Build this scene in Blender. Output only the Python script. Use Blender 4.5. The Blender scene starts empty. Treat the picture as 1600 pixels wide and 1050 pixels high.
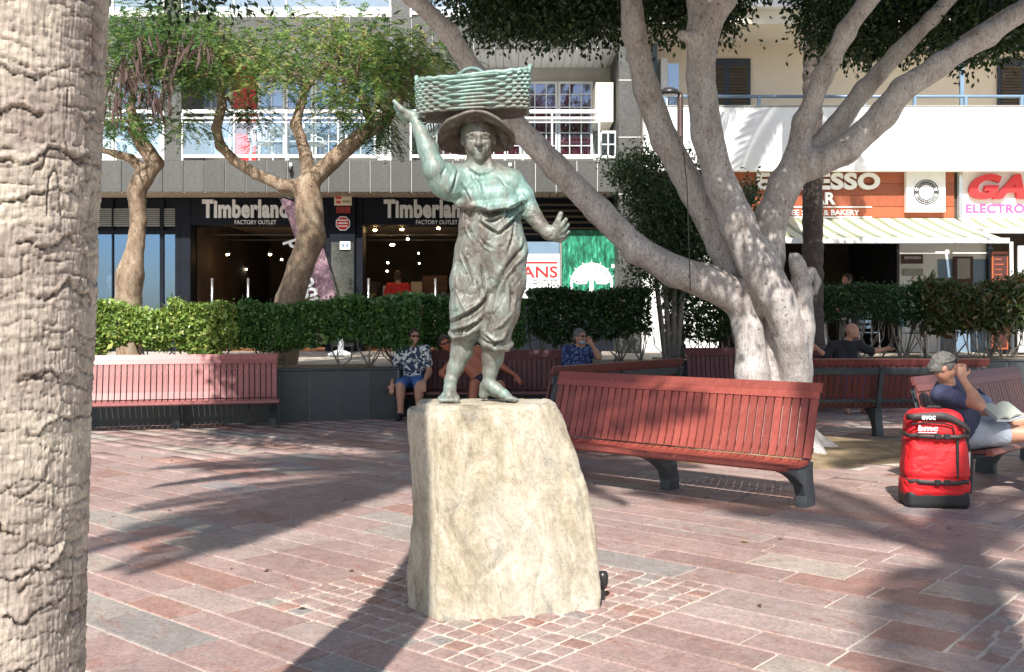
import bpy, math, random
import numpy as np
from mathutils import Vector, Matrix
random.seed(7); RNG = np.random.default_rng(11)
scene = bpy.context.scene
COL = scene.collection
# ------------------------------------------------------------------ camera, world, sun, exposure
F = 1600.0; HZ = 490.0; CZ = 1.5
cam_d = bpy.data.cameras.new('camera'); cam = bpy.data.objects.new('camera', cam_d); COL.objects.link(cam)
cam.location = (0, 0, CZ); cam.rotation_euler = (math.radians(90), 0, 0)
cam_d.sensor_width = 36; cam_d.lens = 36 * F / 1600.0; cam_d.shift_y = -35 / 1600.0
cam_d.clip_start = 0.05; cam_d.clip_end = 500
scene.camera = cam
SUN_T = Vector((0.15, 0.99, -0.98)).normalized()          # the way the light travels
SUN_EL = math.asin(-SUN_T.z); SUN_AZ = math.atan2(-SUN_T.x, -SUN_T.y)
world = bpy.data.worlds.new('World'); scene.world = world; world.use_nodes = True
wn = world.node_tree.nodes; bg = wn['Background']
sky = wn.new('ShaderNodeTexSky'); sky.sky_type = 'NISHITA'; sky.sun_disc = False
sky.sun_elevation = SUN_EL; sky.sun_rotation = SUN_AZ % (2 * math.pi); sky.air_density = 1.0; sky.dust_density = 1.2
world.node_tree.links.new(sky.outputs[0], bg.inputs[0]); bg.inputs[1].default_value = 0.105
sun_d = bpy.data.lights.new('sun', 'SUN'); sun = bpy.data.objects.new('sun', sun_d); COL.objects.link(sun)
sun_d.energy = 5.0; sun_d.angle = math.radians(0.53); sun_d.color = (1.0, 0.955, 0.89)
sun.rotation_euler = SUN_T.to_track_quat('-Z', 'Y').to_euler(); sun.location = (-2, -10, 12)
scene.view_settings.view_transform = 'Standard'; scene.view_settings.look = 'None'
scene.view_settings.exposure = 0.85; scene.view_settings.gamma = 1.0
try: scene.view_settings.use_curve_mapping = False
except Exception: pass
scene.cycles.max_bounces = 6; scene.cycles.transparent_max_bounces = 12

def P(px, py, Y):
    return Vector(((px - 800) * Y / F, Y, CZ - (py - HZ) * Y / F))

# ------------------------------------------------------------------ noise
def vnoise(p, seed=0):
    p = np.asarray(p, dtype=np.float32)
    i = np.floor(p).astype(np.int64); f = p - i; f = f * f * (3 - 2 * f)
    def h(a, b, c):
        n = (a * 374761393 + b * 668265263 + c * 2147483647 + seed * 974711) & 0xffffffff
        n = ((n ^ (n >> 13)) * 1274126177) & 0xffffffff
        return ((n ^ (n >> 16)) & 0xffff).astype(np.float32) / 65535.0
    x, y, z = i[..., 0], i[..., 1], i[..., 2]; fx, fy, fz = f[..., 0], f[..., 1], f[..., 2]
    def L(a, b, t): return a + (b - a) * t
    return L(L(L(h(x, y, z), h(x+1, y, z), fx), L(h(x, y+1, z), h(x+1, y+1, z), fx), fy),
             L(L(h(x, y, z+1), h(x+1, y, z+1), fx), L(h(x, y+1, z+1), h(x+1, y+1, z+1), fx), fy), fz) * 2 - 1
def fbm(p, oct=4, seed=0):
    p = np.asarray(p, dtype=np.float32); s = 0; a = 1.0; t = 0
    for o in range(oct):
        s = s + a * vnoise(p * (2.03 ** o) + 17.3 * o, seed + o); t += a; a *= 0.5
    return s / t

# ------------------------------------------------------------------ materials
MATS = {}
def nt(name):
    m = bpy.data.materials.new(name); m.use_nodes = True
    N = m.node_tree.nodes; Lk = m.node_tree.links; b = N['Principled BSDF']; MATS[name] = m
    return m, N, Lk, b
def mixrgb(N, Lk, fac, a, b, blend='MIX'):
    n = N.new('ShaderNodeMix'); n.data_type = 'RGBA'; n.blend_type = blend
    for sock, v in ((n.inputs['Factor'], fac), (n.inputs['A'], a), (n.inputs['B'], b)):
        if sock.name == 'Factor' and isinstance(v, (int, float)): n.inputs[0].default_value = v
        elif isinstance(v, tuple): sock.default_value = (*v[:3], 1)
        elif hasattr(v, 'links'): Lk.new(v, n.inputs[0] if sock.name == 'Factor' else sock)
    return n.outputs['Result']
def MIX(N, Lk, fac, a, b, blend='MIX'):
    n = N.new('ShaderNodeMix'); n.data_type = 'RGBA'; n.blend_type = blend
    ins = [n.inputs[0], n.inputs[6], n.inputs[7]]
    for s, v in zip(ins, (fac, a, b)):
        if isinstance(v, (int, float)): s.default_value = v
        elif isinstance(v, (tuple, list)): s.default_value = (*v[:3], 1)
        else: Lk.new(v, s)
    return n.outputs[2]
def ramp(N, Lk, src, stops):
    r = N.new('ShaderNodeValToRGB'); Lk.new(src, r.inputs[0]); e = r.color_ramp.elements
    while len(e) > 1: e.remove(e[0])
    e[0].position = stops[0][0]; c = stops[0][1]; e[0].color = (*c, 1) if isinstance(c, tuple) else (c, c, c, 1)
    for p_, c in stops[1:]:
        q = e.new(p_); q.color = (*c, 1) if isinstance(c, tuple) else (c, c, c, 1)
    return r.outputs[0]
def noise(N, Lk, co, scale, detail=4, rough=0.6, sc=None, dist=0.0):
    if sc:
        mp = N.new('ShaderNodeMapping'); mp.inputs['Scale'].default_value = sc; Lk.new(co, mp.inputs[0]); co = mp.outputs[0]
    n = N.new('ShaderNodeTexNoise'); n.inputs['Scale'].default_value = scale; n.inputs['Detail'].default_value = detail
    n.inputs['Roughness'].default_value = rough; n.inputs['Distortion'].default_value = dist; Lk.new(co, n.inputs['Vector'])
    return n.outputs[0]
def coord(N, kind='Object'):
    return N.new('ShaderNodeTexCoord').outputs[kind]
def bump(N, Lk, b, h, strength=0.3, dist=0.01):
    n = N.new('ShaderNodeBump'); n.inputs['Strength'].default_value = strength; n.inputs['Distance'].default_value = dist
    Lk.new(h, n.inputs['Height']); Lk.new(n.outputs[0], b.inputs['Normal']); return n
def simple(name, col, rough=0.6, var=0.12, scale=8.0, bmp=0.15, bd=0.004, metal=0.0, sc=None, rnd=0.0, spec=None):
    m, N, Lk, b = nt(name); co = coord(N)
    f = noise(N, Lk, co, scale, 5, 0.65, sc)
    lo = tuple(c * (1 - var) for c in col); hi = tuple(min(1, c * (1 + var)) for c in col)
    c = ramp(N, Lk, f, [(0.3, lo), (0.7, hi)])
    if rnd:
        oi = N.new('ShaderNodeObjectInfo')
        v = ramp(N, Lk, oi.outputs['Random'], [(0, 1 - rnd), (1, 1 + rnd)])
        # ramps clamp above 1, so darken only
        v = ramp(N, Lk, oi.outputs['Random'], [(0, 1 - rnd), (1, 1.0)])
        c = MIX(N, Lk, 1.0, c, v, 'MULTIPLY')
    Lk.new(c, b.inputs['Base Color'])
    r = N.new('ShaderNodeMapRange'); r.inputs[3].default_value = max(0.02, rough - 0.08); r.inputs[4].default_value = min(1, rough + 0.08)
    Lk.new(f, r.inputs[0]); Lk.new(r.outputs[0], b.inputs['Roughness'])
    b.inputs['Metallic'].default_value = metal
    if spec is not None: b.inputs['Specular IOR Level'].default_value = spec
    if bmp: bump(N, Lk, b, noise(N, Lk, co, scale * 5, 4, 0.6, sc), bmp, bd)
    return m
def tinted(name, rough=0.6, scale=20, stain=None, bmp=0.3, bd=0.004, transl=0.0, spec=0.5, var=0.2, co_kind='Generated'):
    m, N, Lk, b = nt(name); co = N.new('ShaderNodeNewGeometry').outputs['Position']
    at = N.new('ShaderNodeAttribute'); at.attribute_name = 'tint'
    f = noise(N, Lk, co, scale, 6, 0.7)
    v = ramp(N, Lk, f, [(0.25, 1 - var), (0.75, 1.0)])
    c = MIX(N, Lk, 1.0, at.outputs['Color'], v, 'MULTIPLY')
    if stain:
        g = noise(N, Lk, co, 3.2, 6, 0.75, (1, 1, 1), 1.5)
        c = MIX(N, Lk, ramp(N, Lk, g, [(0.5, 0.0), (0.68, 0.65)]), c, stain)
    Lk.new(c, b.inputs['Base Color']); b.inputs['Roughness'].default_value = rough; b.inputs['Specular IOR Level'].default_value = spec
    if bmp: bump(N, Lk, b, noise(N, Lk, co, scale * 3, 5, 0.65), bmp, bd)
    if transl:
        t = N.new('ShaderNodeBsdfTranslucent'); Lk.new(MIX(N, Lk, 1.0, c, (1.0, 1.0, 0.55), 'MULTIPLY'), t.inputs[0])
        ms = N.new('ShaderNodeMixShader'); ms.inputs[0].default_value = transl
        Lk.new(b.outputs[0], ms.inputs[1]); Lk.new(t.outputs[0], ms.inputs[2]); Lk.new(ms.outputs[0], N['Material Output'].inputs[0])
    return m
def emit(name, col, s):
    m, N, Lk, b = nt(name); b.inputs['Base Color'].default_value = (*col, 1)
    b.inputs['Emission Color'].default_value = (*col, 1); b.inputs['Emission Strength'].default_value = s; return m
def glass(name, refl, tint=(1, 1, 1), rough=0.02):
    m, N, Lk, b = nt(name); N.remove(b)
    g = N.new('ShaderNodeBsdfGlossy'); g.inputs['Roughness'].default_value = rough; g.inputs[0].default_value = (*tint, 1)
    t = N.new('ShaderNodeBsdfTransparent'); t.inputs[0].default_value = (*[0.6 + 0.4 * x for x in tint], 1)
    ms = N.new('ShaderNodeMixShader'); ms.inputs[0].default_value = refl
    Lk.new(t.outputs[0], ms.inputs[1]); Lk.new(g.outputs[0], ms.inputs[2]); Lk.new(ms.outputs[0], N['Material Output'].inputs[0])
    return m
M = {}
def paverm():
    m, N, Lk, b = nt('paver_stone'); co = N.new('ShaderNodeNewGeometry').outputs['Position']
    at = N.new('ShaderNodeAttribute'); at.attribute_name = 'tint'; rot = N.new('ShaderNodeMapping'); rot.inputs['Rotation'].default_value = (0, 0, math.radians(52)); Lk.new(co, rot.inputs[0]); co2 = rot.outputs[0]
    f = noise(N, Lk, co, 9, 7, 0.8); g = noise(N, Lk, co, 48, 8, 0.95); st = noise(N, Lk, co2, 2.6, 8, 0.8, (1, 3.5, 1), 1.0); gum = noise(N, Lk, co, 1.1, 5, 0.7); pale = noise(N, Lk, co2, 3.7, 7, 0.8, (1, 2.2, 1), .6)
    c = MIX(N, Lk, ramp(N, Lk, st, [(0.54, 0.0), (0.66, 0.75)]), at.outputs['Color'], (0.34, 0.12, 0.07))
    c = MIX(N, Lk, ramp(N, Lk, pale, [(0.52, 0.0), (0.68, 0.5)]), c, (0.40, 0.35, 0.31))
    c = MIX(N, Lk, 1.0, c, ramp(N, Lk, f, [(0.3, 0.72), (0.62, 1.0)]), 'MULTIPLY'); c = MIX(N, Lk, 1.0, c, ramp(N, Lk, g, [(0.40, 0.48), (0.54, 1.0)]), 'MULTIPLY')
    c = MIX(N, Lk, 1.0, c, ramp(N, Lk, gum, [(0.35, 0.8), (0.6, 1.0)]), 'MULTIPLY')
    Lk.new(c, b.inputs['Base Color']); r = N.new('ShaderNodeMapRange'); r.inputs[3].default_value = .5; r.inputs[4].default_value = .8; Lk.new(f, r.inputs[0]); Lk.new(r.outputs[0], b.inputs['Roughness'])
    bump(N, Lk, b, MIX(N, Lk, 0.5, f, g), 0.7, 0.006); return m
M['paver'] = paverm()
M['mortar'] = simple('mortar', (0.50, 0.44, 0.37), 0.85, 0.15, 3, 0.3, 0.003)
M['terrace'] = simple('terrace_tile', (0.42, 0.36, 0.29), 0.7, 0.15, 2)
M['soil'] = simple('dry_soil', (0.22, 0.16, 0.09), 0.95, 0.45, 5, 0.8, 0.02)
M['slate'] = simple('slate_panel', (0.045, 0.055, 0.06), 0.42, 0.25, 4, 0.2, 0.003, rnd=0.35)
M['concrete'] = simple('grey_concrete', (0.34, 0.34, 0.32), 0.85, 0.15, 6, 0.3)
M['wood'] = None
def wood(name, base, dark, rough):
    m, N, Lk, b = nt(name); co = coord(N)
    f = noise(N, Lk, co, 6, 5, 0.65, (9, 9, 1)); g = N.new('ShaderNodeObjectInfo').outputs['Random']
    c = ramp(N, Lk, f, [(0.3, dark), (0.65, base)])
    c = MIX(N, Lk, 1.0, c, ramp(N, Lk, g, [(0, 0.66), (1, 1.0)]), 'MULTIPLY')
    pos = N.new('ShaderNodeNewGeometry').outputs['Position']
    w = noise(N, Lk, pos, 7, 6, 0.8)
    c = MIX(N, Lk, ramp(N, Lk, w, [(0.62, 0.0), (0.74, 0.55)]), c, tuple(min(1, x * 1.7 + 0.05) for x in base))
    Lk.new(c, b.inputs['Base Color']); r = N.new('ShaderNodeMapRange'); r.inputs[3].default_value = rough - 0.1; r.inputs[4].default_value = rough + 0.15
    Lk.new(f, r.inputs[0]); Lk.new(r.outputs[0], b.inputs['Roughness']); bump(N, Lk, b, f, 0.25, 0.002); return m
M['wood'] = wood('painted_bench_wood', (0.33, 0.072, 0.050), (0.22, 0.045, 0.032), 0.46)
M['wood_sunlit'] = wood('sunlit_bench_wood', (0.40, 0.15, 0.14), (0.27, 0.085, 0.08), 0.36)  # sun glare on the left bench put into the wood colour
M['wood_brown'] = wood('weathered_brown_bench_wood', (0.25, 0.085, 0.07), (0.16, 0.05, 0.042), 0.42)
M['wood_shaded'] = wood('shaded_bench_wood', (0.17, 0.042, 0.038), (0.10, 0.026, 0.024), 0.45)  # darker copy of the bench wood, shade put into the colour
M['iron'] = simple('cast_iron', (0.055, 0.066, 0.072), 0.5, 0.3, 10, 0.25, 0.003)
def rockmat():
    m, N, Lk, b = nt('quarried_rock'); co0 = coord(N); mp0 = N.new('ShaderNodeMapping'); mp0.inputs['Rotation'].default_value = (0, math.radians(16), 0); Lk.new(co0, mp0.inputs[0]); co = mp0.outputs[0]
    f = noise(N, Lk, co, 3.4, 10, 0.78, (1.9, 1.9, 0.7), 0.9); g = noise(N, Lk, co, 1.5, 5, 0.6, (1, 1, 0.7), 0.8); h = noise(N, Lk, co, 48, 8, 0.9, (1.2, 1.2, .9))
    c = ramp(N, Lk, f, [(0.25, (0.13, 0.12, 0.11)), (0.38, (0.32, 0.265, 0.185)), (0.5, (0.50, 0.43, 0.315)), (0.62, (0.64, 0.585, 0.47)), (0.76, (0.42, 0.29, 0.15))])
    c = MIX(N, Lk, ramp(N, Lk, g, [(0.45, 0.0), (0.62, 0.6)]), c, (0.62, 0.58, 0.49))
    k = noise(N, Lk, co, 2.2, 6, 0.75, (1.7, 1.7, 0.8), 2.5)
    c = MIX(N, Lk, ramp(N, Lk, k, [(0.56, 0.0), (0.66, 0.6)]), c, (0.25, 0.245, 0.235))
    q = noise(N, Lk, co, 3.1, 6, 0.8, (2.2, 2.2, 0.6), 1.5)
    c = MIX(N, Lk, ramp(N, Lk, q, [(0.57, 0.0), (0.7, 0.4)]), c, (0.45, 0.29, 0.13))
    c = MIX(N, Lk, 1.0, c, ramp(N, Lk, h, [(0.36, 0.58), (0.52, 1.0)]), 'MULTIPLY')
    Lk.new(c, b.inputs['Base Color']); b.inputs['Roughness'].default_value = 0.85
    bump(N, Lk, b, MIX(N, Lk, 0.25, h, f), 1.0, 0.016); return m
M['rock'] = rockmat()
def bronze():
    m, N, Lk, b = nt('patinated_bronze'); co = coord(N)
    at = N.new('ShaderNodeAttribute'); at.attribute_name = 'patina'
    f = noise(N, Lk, co, 7, 8, 0.72, (1.3, 1.3, 0.8), 0.8); g = noise(N, Lk, co, 38, 6, 0.75, (1.6, 1.6, 0.7))
    add = N.new('ShaderNodeMath'); add.operation = 'ADD'; Lk.new(at.outputs['Fac'], add.inputs[0])
    sc = N.new('ShaderNodeMapRange'); sc.inputs[1].default_value = 0.25; sc.inputs[2].default_value = 0.75; sc.inputs[3].default_value = -0.40; sc.inputs[4].default_value = 0.40
    Lk.new(f, sc.inputs[0]); Lk.new(sc.outputs[0], add.inputs[1])
    c = ramp(N, Lk, add.outputs[0], [(0.05, (0.055, 0.034, 0.025)), (0.24, (0.115, 0.092, 0.075)), (0.42, (0.175, 0.168, 0.142)), (0.58, (0.22, 0.245, 0.215)), (0.75, (0.20, 0.295, 0.26)), (0.88, (0.24, 0.385, 0.34)), (1.0, (0.36, 0.51, 0.46))])
    c = MIX(N, Lk, 1.0, c, ramp(N, Lk, g, [(0.3, 0.55), (0.62, 1.0)]), 'MULTIPLY')
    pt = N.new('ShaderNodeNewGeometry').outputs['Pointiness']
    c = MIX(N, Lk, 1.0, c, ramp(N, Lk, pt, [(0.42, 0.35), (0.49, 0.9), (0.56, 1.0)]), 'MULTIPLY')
    Lk.new(c, b.inputs['Base Color']); b.inputs['Metallic'].default_value = 0.15; b.inputs['Roughness'].default_value = 0.52
    bump(N, Lk, b, g, 0.5, 0.004); return m
M['bronze'] = bronze()
def bark(name, stops, scale, sc, bstr, bdist, spots=None):
    m, N, Lk, b = nt(name); co = coord(N)
    f = noise(N, Lk, co, scale, 8, 0.72, sc, 0.4); g = noise(N, Lk, co, scale * 9, 6, 0.8, sc)
    c = ramp(N, Lk, f, stops)
    c = MIX(N, Lk, 1.0, c, ramp(N, Lk, g, [(0.3, 0.42), (0.55, 1.0)]), 'MULTIPLY')
    fl = noise(N, Lk, co, 34, 6, 0.85, (1.3, 1.3, 0.35)); c = MIX(N, Lk, 1.0, c, ramp(N, Lk, fl, [(0.36, 0.35), (0.46, 1.0)]), 'MULTIPLY')
    if spots:
        v = N.new('ShaderNodeTexVoronoi'); v.inputs['Scale'].default_value = spots; Lk.new(co, v.inputs[0])
        c = MIX(N, Lk, ramp(N, Lk, v.outputs[0], [(0.07, 0.8), (0.13, 0.0)]), c, (0.10, 0.06, 0.05))
    Lk.new(c, b.inputs['Base Color']); b.inputs['Roughness'].default_value = 0.85
    bump(N, Lk, b, MIX(N, Lk, 0.5, f, g), bstr, bdist); return m
def palmbark():
    m, N, Lk, b = nt('palm_bark'); co = coord(N); at = N.new('ShaderNodeAttribute'); at.attribute_name = 'tone'
    f = noise(N, Lk, co, 3.2, 8, 0.75, (1, 1, 2.2), 0.6); g = noise(N, Lk, co, 90, 5, 0.8, (1.4, 1.4, 0.22)); h = noise(N, Lk, co, 16, 8, 0.85, (1, 1, 2.0), .4)
    c = ramp(N, Lk, f, [(0.3, (0.28, 0.215, 0.18)), (0.45, (0.43, 0.355, 0.30)), (0.58, (0.56, 0.48, 0.39)), (0.72, (0.66, 0.58, 0.46))])
    c = MIX(N, Lk, 1.0, c, ramp(N, Lk, g, [(0.32, 0.55), (0.6, 1.0)]), 'MULTIPLY'); c = MIX(N, Lk, 1.0, c, ramp(N, Lk, h, [(0.32, 0.5), (0.55, 1.0)]), 'MULTIPLY')
    c = MIX(N, Lk, at.outputs['Fac'], c, (0.075, 0.048, 0.036))
    Lk.new(c, b.inputs['Base Color']); b.inputs['Roughness'].default_value = 0.9; bump(N, Lk, b, MIX(N, Lk, 0.5, g, h), 0.9, 0.006); return m
M['palm'] = palmbark()
M['palm_dark'] = bark('dark_palm_bark', [(0.3, (0.05, 0.04, 0.035)), (0.7, (0.13, 0.10, 0.085))], 8, (1, 1, 3), 0.8, 0.02)
M['ficus'] = bark('ficus_bark', [(0.28, (0.24, 0.19, 0.16)), (0.5, (0.44, 0.40, 0.375)), (0.72, (0.56, 0.53, 0.50))], 6, (1, 1, 0.45), 0.8, 0.014, 8)
M['bark2'] = bark('mottled_bark', [(0.3, (0.10, 0.065, 0.045)), (0.48, (0.26, 0.18, 0.12)), (0.62, (0.36, 0.28, 0.20)), (0.75, (0.55, 0.50, 0.42))], 5, (1.5, 1.5, 0.7), 0.7, 0.012)
M['stem'] = bark('hedge_stem_bark', [(0.3, (0.12, 0.10, 0.08)), (0.7, (0.32, 0.28, 0.24))], 14, (1, 1, .5), 0.5, 0.004)
M['leaf'] = tinted('leaf', 0.42, 9, None, 0, transl=0.28, var=0.25, spec=0.5)
M['leaf_dark'] = tinted('glossy_dark_leaf', 0.38, 9, None, 0, transl=0.12, var=0.25, spec=0.4)
M['leafw'] = tinted('feathery_leaf', 0.6, 6, None, 0, transl=0.35, var=0.25, spec=0.3)
def granite(name, a, b_, sp, rough=0.4, rnd=0.25):
    m, N, Lk, b = nt(name); co = coord(N); f = noise(N, Lk, co, 24, 7, 0.9); g = noise(N, Lk, co, 2.0, 6, 0.65, None, 0.5)
    c = ramp(N, Lk, f, [(0.35, a), (0.6, b_), (0.72, sp)])
    c = MIX(N, Lk, 1.0, c, ramp(N, Lk, g, [(0.3, 0.62), (0.7, 1.0)]), 'MULTIPLY')
    c = MIX(N, Lk, 1.0, c, ramp(N, Lk, N.new('ShaderNodeObjectInfo').outputs['Random'], [(0, 1 - rnd), (1, 1.0)]), 'MULTIPLY')
    Lk.new(c, b.inputs['Base Color']); b.inputs['Roughness'].default_value = rough; return m
M['granite'] = granite('grey_granite', (0.045, 0.046, 0.044), (0.125, 0.125, 0.117), (0.36, 0.34, 0.30), 0.6)
M['granite_d'] = granite('dark_granite', (0.03, 0.035, 0.033), (0.09, 0.095, 0.085), (0.4, 0.38, 0.28), 0.12)
M['joint'] = simple('pale_joint', (0.66, 0.65, 0.62), 0.8, 0.1, 5, 0)
M['white'] = simple('white_paint', (0.80, 0.80, 0.79), 0.55, 0.05, 1.5, 0.05)
M['wallgrey'] = simple('weathered_wall', (0.50, 0.49, 0.45), 0.85, 0.2, 1.3, 0.3)
M['beige'] = simple('beige_render', (0.74, 0.655, 0.53), 0.85, 0.07, 0.8, 0.2)
M['cream'] = simple('cream_render', (0.72, 0.66, 0.54), 0.85, 0.06, 1.0, 0.1)
M['soffit'] = simple('soffit_strip', (0.40, 0.33, 0.25), 0.7, 0.1, 3, 0.1)
M['black'] = simple('black_panel', (0.008, 0.010, 0.016), 0.6, 0.3, 2, 0, spec=0.12)
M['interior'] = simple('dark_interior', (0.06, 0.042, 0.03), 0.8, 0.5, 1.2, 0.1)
M['interior_wood'] = simple('interior_wood', (0.16, 0.07, 0.03), 0.6, 0.4, 2, 0.1, sc=(1, 1, 6))
M['letter'] = simple('grey_lettering', (0.66, 0.66, 0.66), 0.45, 0.08, 4, 0)
M['wletter'] = simple('white_lettering', (0.82, 0.82, 0.82), 0.4, 0.02, 4, 0)
M['red'] = simple('red_panel', (0.55, 0.02, 0.02), 0.4, 0.15, 2, 0.05)
M['redcurtain'] = simple('red_curtain', (0.26, 0.03, 0.028), 0.8, 0.5, 10, 0.4, 0.02, sc=(1, 1, 0.04))
M['redvinyl'] = simple('red_letter', (0.68, 0.03, 0.03), 0.35, 0.05, 3, 0)
M['pinkletter'] = simple('pink_letter', (0.42, 0.10, 0.30), 0.4, 0.05, 3, 0)
M['dkletter'] = simple('dark_print', (0.05, 0.05, 0.05), 0.6, 0.1, 5, 0)
M['orange_wood'] = wood('orange_sign_board', (0.47, 0.125, 0.05), (0.38, 0.09, 0.036), 0.45)
M['brown_sign'] = simple('brown_sign', (0.07, 0.02, 0.015), 0.5, 0.1, 3, 0)
M['navy'] = simple('navy_shutter', (0.018, 0.026, 0.045), 0.45, 0.2, 5, 0.1)
M['louvre'] = simple('brown_louvre', (0.10, 0.075, 0.05), 0.6, 0.2, 5, 0.1)
M['bluerail'] = simple('blue_rail', (0.16, 0.24, 0.33), 0.35, 0.1, 5, 0)
M['steel'] = simple('brushed_steel', (0.6, 0.6, 0.6), 0.25, 0.1, 20, 0.05, metal=0.9)
M['glass'] = glass('window_glass', 0.13, (0.62, 0.78, 1.0))
M['glass_blue'] = glass('shop_window_glass', 0.42, (0.22, 0.38, 0.66))
M['glass_rail'] = glass('balcony_glass', 0.25, (0.85, 0.95, 1.0))
M['blackglass'] = simple('dark_lens', (0.01, 0.01, 0.012), 0.08, 0.1, 5, 0)
M['lamp'] = emit('lit_bulb', (1.0, 0.62, 0.25), 42)
M['lampw'] = emit('lit_spot', (1.0, 0.86, 0.62), 26)
M['blackmetal'] = simple('black_metal', (0.02, 0.02, 0.022), 0.4, 0.2, 10, 0.05)
M['lampwood'] = simple('brown_lamp_post', (0.06, 0.035, 0.028), 0.4, 0.2, 10, 0.05)
M['bagred'] = simple('red_nylon', (0.52, 0.008, 0.012), 0.62, 0.2, 7, 0.5, 0.012)
M['bagblack'] = simple('black_webbing', (0.010, 0.010, 0.011), 0.6, 0.2, 30, 0.3, 0.002)
M['bagstrap'] = simple('charcoal_webbing', (0.035, 0.026, 0.026), 0.6, 0.2, 30, 0.3, 0.002)
M['plastic'] = simple('white_plastic', (0.78, 0.78, 0.78), 0.3, 0.03, 4, 0)
def skin(name, c, r=0.5):
    m, N, Lk, b = nt(name); co = coord(N); f = noise(N, Lk, co, 14, 5, 0.6)
    Lk.new(ramp(N, Lk, f, [(0.3, tuple(x * 0.85 for x in c)), (0.7, c)]), b.inputs['Base Color']); b.inputs['Roughness'].default_value = r
    b.inputs['Subsurface Weight'].default_value = 0.08; b.inputs['Subsurface Radius'].default_value = (0.02, 0.008, 0.004); return m
M['skin'] = skin('tanned_skin', (0.46, 0.235, 0.155))
M['skin_red'] = skin('sunburnt_skin', (0.42, 0.13, 0.065))
M['hair_grey'] = simple('grey_hair', (0.135, 0.128, 0.12), 0.8, 0.6, 38, 1.0, 0.01)
M['hair_dark'] = simple('dark_hair', (0.05, 0.035, 0.025), 0.7, 0.5, 60, 1.0, 0.01)
M['navy_cloth'] = simple('navy_cotton', (0.035, 0.04, 0.085), 0.85, 0.25, 9, 0.6, 0.015)
M['light_cloth'] = simple('pale_denim', (0.34, 0.38, 0.44), 0.85, 0.12, 9, 0.6, 0.015)
M['jeans'] = simple('blue_denim', (0.05, 0.12, 0.30), 0.85, 0.25, 12, 0.5, 0.01)
M['black_cloth'] = simple('black_cotton', (0.013, 0.013, 0.018), 0.85, 0.2, 9, 0.5, 0.01)
M['red_cloth'] = simple('red_cotton', (0.50, 0.025, 0.02), 0.85, 0.15, 9, 0.5, 0.01)
M['grey_cloth'] = simple('blue_grey_nylon', (0.17, 0.20, 0.29), 0.7, 0.3, 7, 0.7, 0.015)
M['paper'] = simple('book_paper', (0.42, 0.44, 0.38), 0.8, 0.06, 30, 0.1)
M['cover'] = simple('book_cover', (0.45, 0.50, 0.55), 0.6, 0.2, 20, 0)
def pattern(name, a, b_, scale, thr):
    m, N, Lk, b = nt(name); co = coord(N); f = noise(N, Lk, co, scale, 2, 0.5, None, 1.2)
    Lk.new(ramp(N, Lk, f, [(thr - 0.01, a), (thr + 0.01, b_)]), b.inputs['Base Color']); b.inputs['Roughness'].default_value = 0.85; return m
M['hawaii'] = pattern('leaf_print_cotton', (0.025, 0.045, 0.09), (0.62, 0.62, 0.58), 15, 0.53)
M['bluefloral'] = pattern('floral_navy_cotton', (0.012, 0.022, 0.085), (0.12, 0.18, 0.36), 22, 0.57)
def awning():
    m, N, Lk, b = nt('striped_awning'); co = coord(N); s = N.new('ShaderNodeSeparateXYZ'); Lk.new(co, s.inputs[0])
    w = N.new('ShaderNodeMath'); w.operation = 'MULTIPLY'; w.inputs[1].default_value = 3.1; Lk.new(s.outputs[0], w.inputs[0])
    fr = N.new('ShaderNodeMath'); fr.operation = 'FRACT'; Lk.new(w.outputs[0], fr.inputs[0])
    Lk.new(ramp(N, Lk, fr.outputs[0], [(0.0, (0.24, 0.26, 0.165)), (0.33, (0.24, 0.26, 0.165)), (0.36, (0.62, 0.58, 0.42)), (0.97, (0.62, 0.58, 0.42)), (1.0, (0.24, 0.26, 0.165))]), b.inputs['Base Color'])
    b.inputs['Roughness'].default_value = 0.8; return m
M['awning'] = awning()
def poster():
    m, N, Lk, b = nt('forest_poster'); co = coord(N); f = noise(N, Lk, co, 4.5, 8, 0.75, (3.0, 1, 0.8), 0.3)
    Lk.new(ramp(N, Lk, f, [(0.35, (0.0, 0.03, 0.02)), (0.5, (0.01, 0.16, 0.09)), (0.62, (0.06, 0.42, 0.24)), (0.75, (0.3, 0.7, 0.5))]), b.inputs['Base Color'])
    b.inputs['Roughness'].default_value = 0.4; return m
M['poster'] = poster()
def flagm():
    m, N, Lk, b = nt('plum_flag_fabric'); co = coord(N); f = noise(N, Lk, co, 4, 6, 0.7)
    Lk.new(ramp(N, Lk, f, [(0.35, (0.17, 0.10, 0.13)), (0.55, (0.36, 0.22, 0.27)), (0.7, (0.52, 0.36, 0.40))]), b.inputs['Base Color'])
    b.inputs['Roughness'].default_value = 0.7; return m
M['flag'] = flagm()

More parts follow.
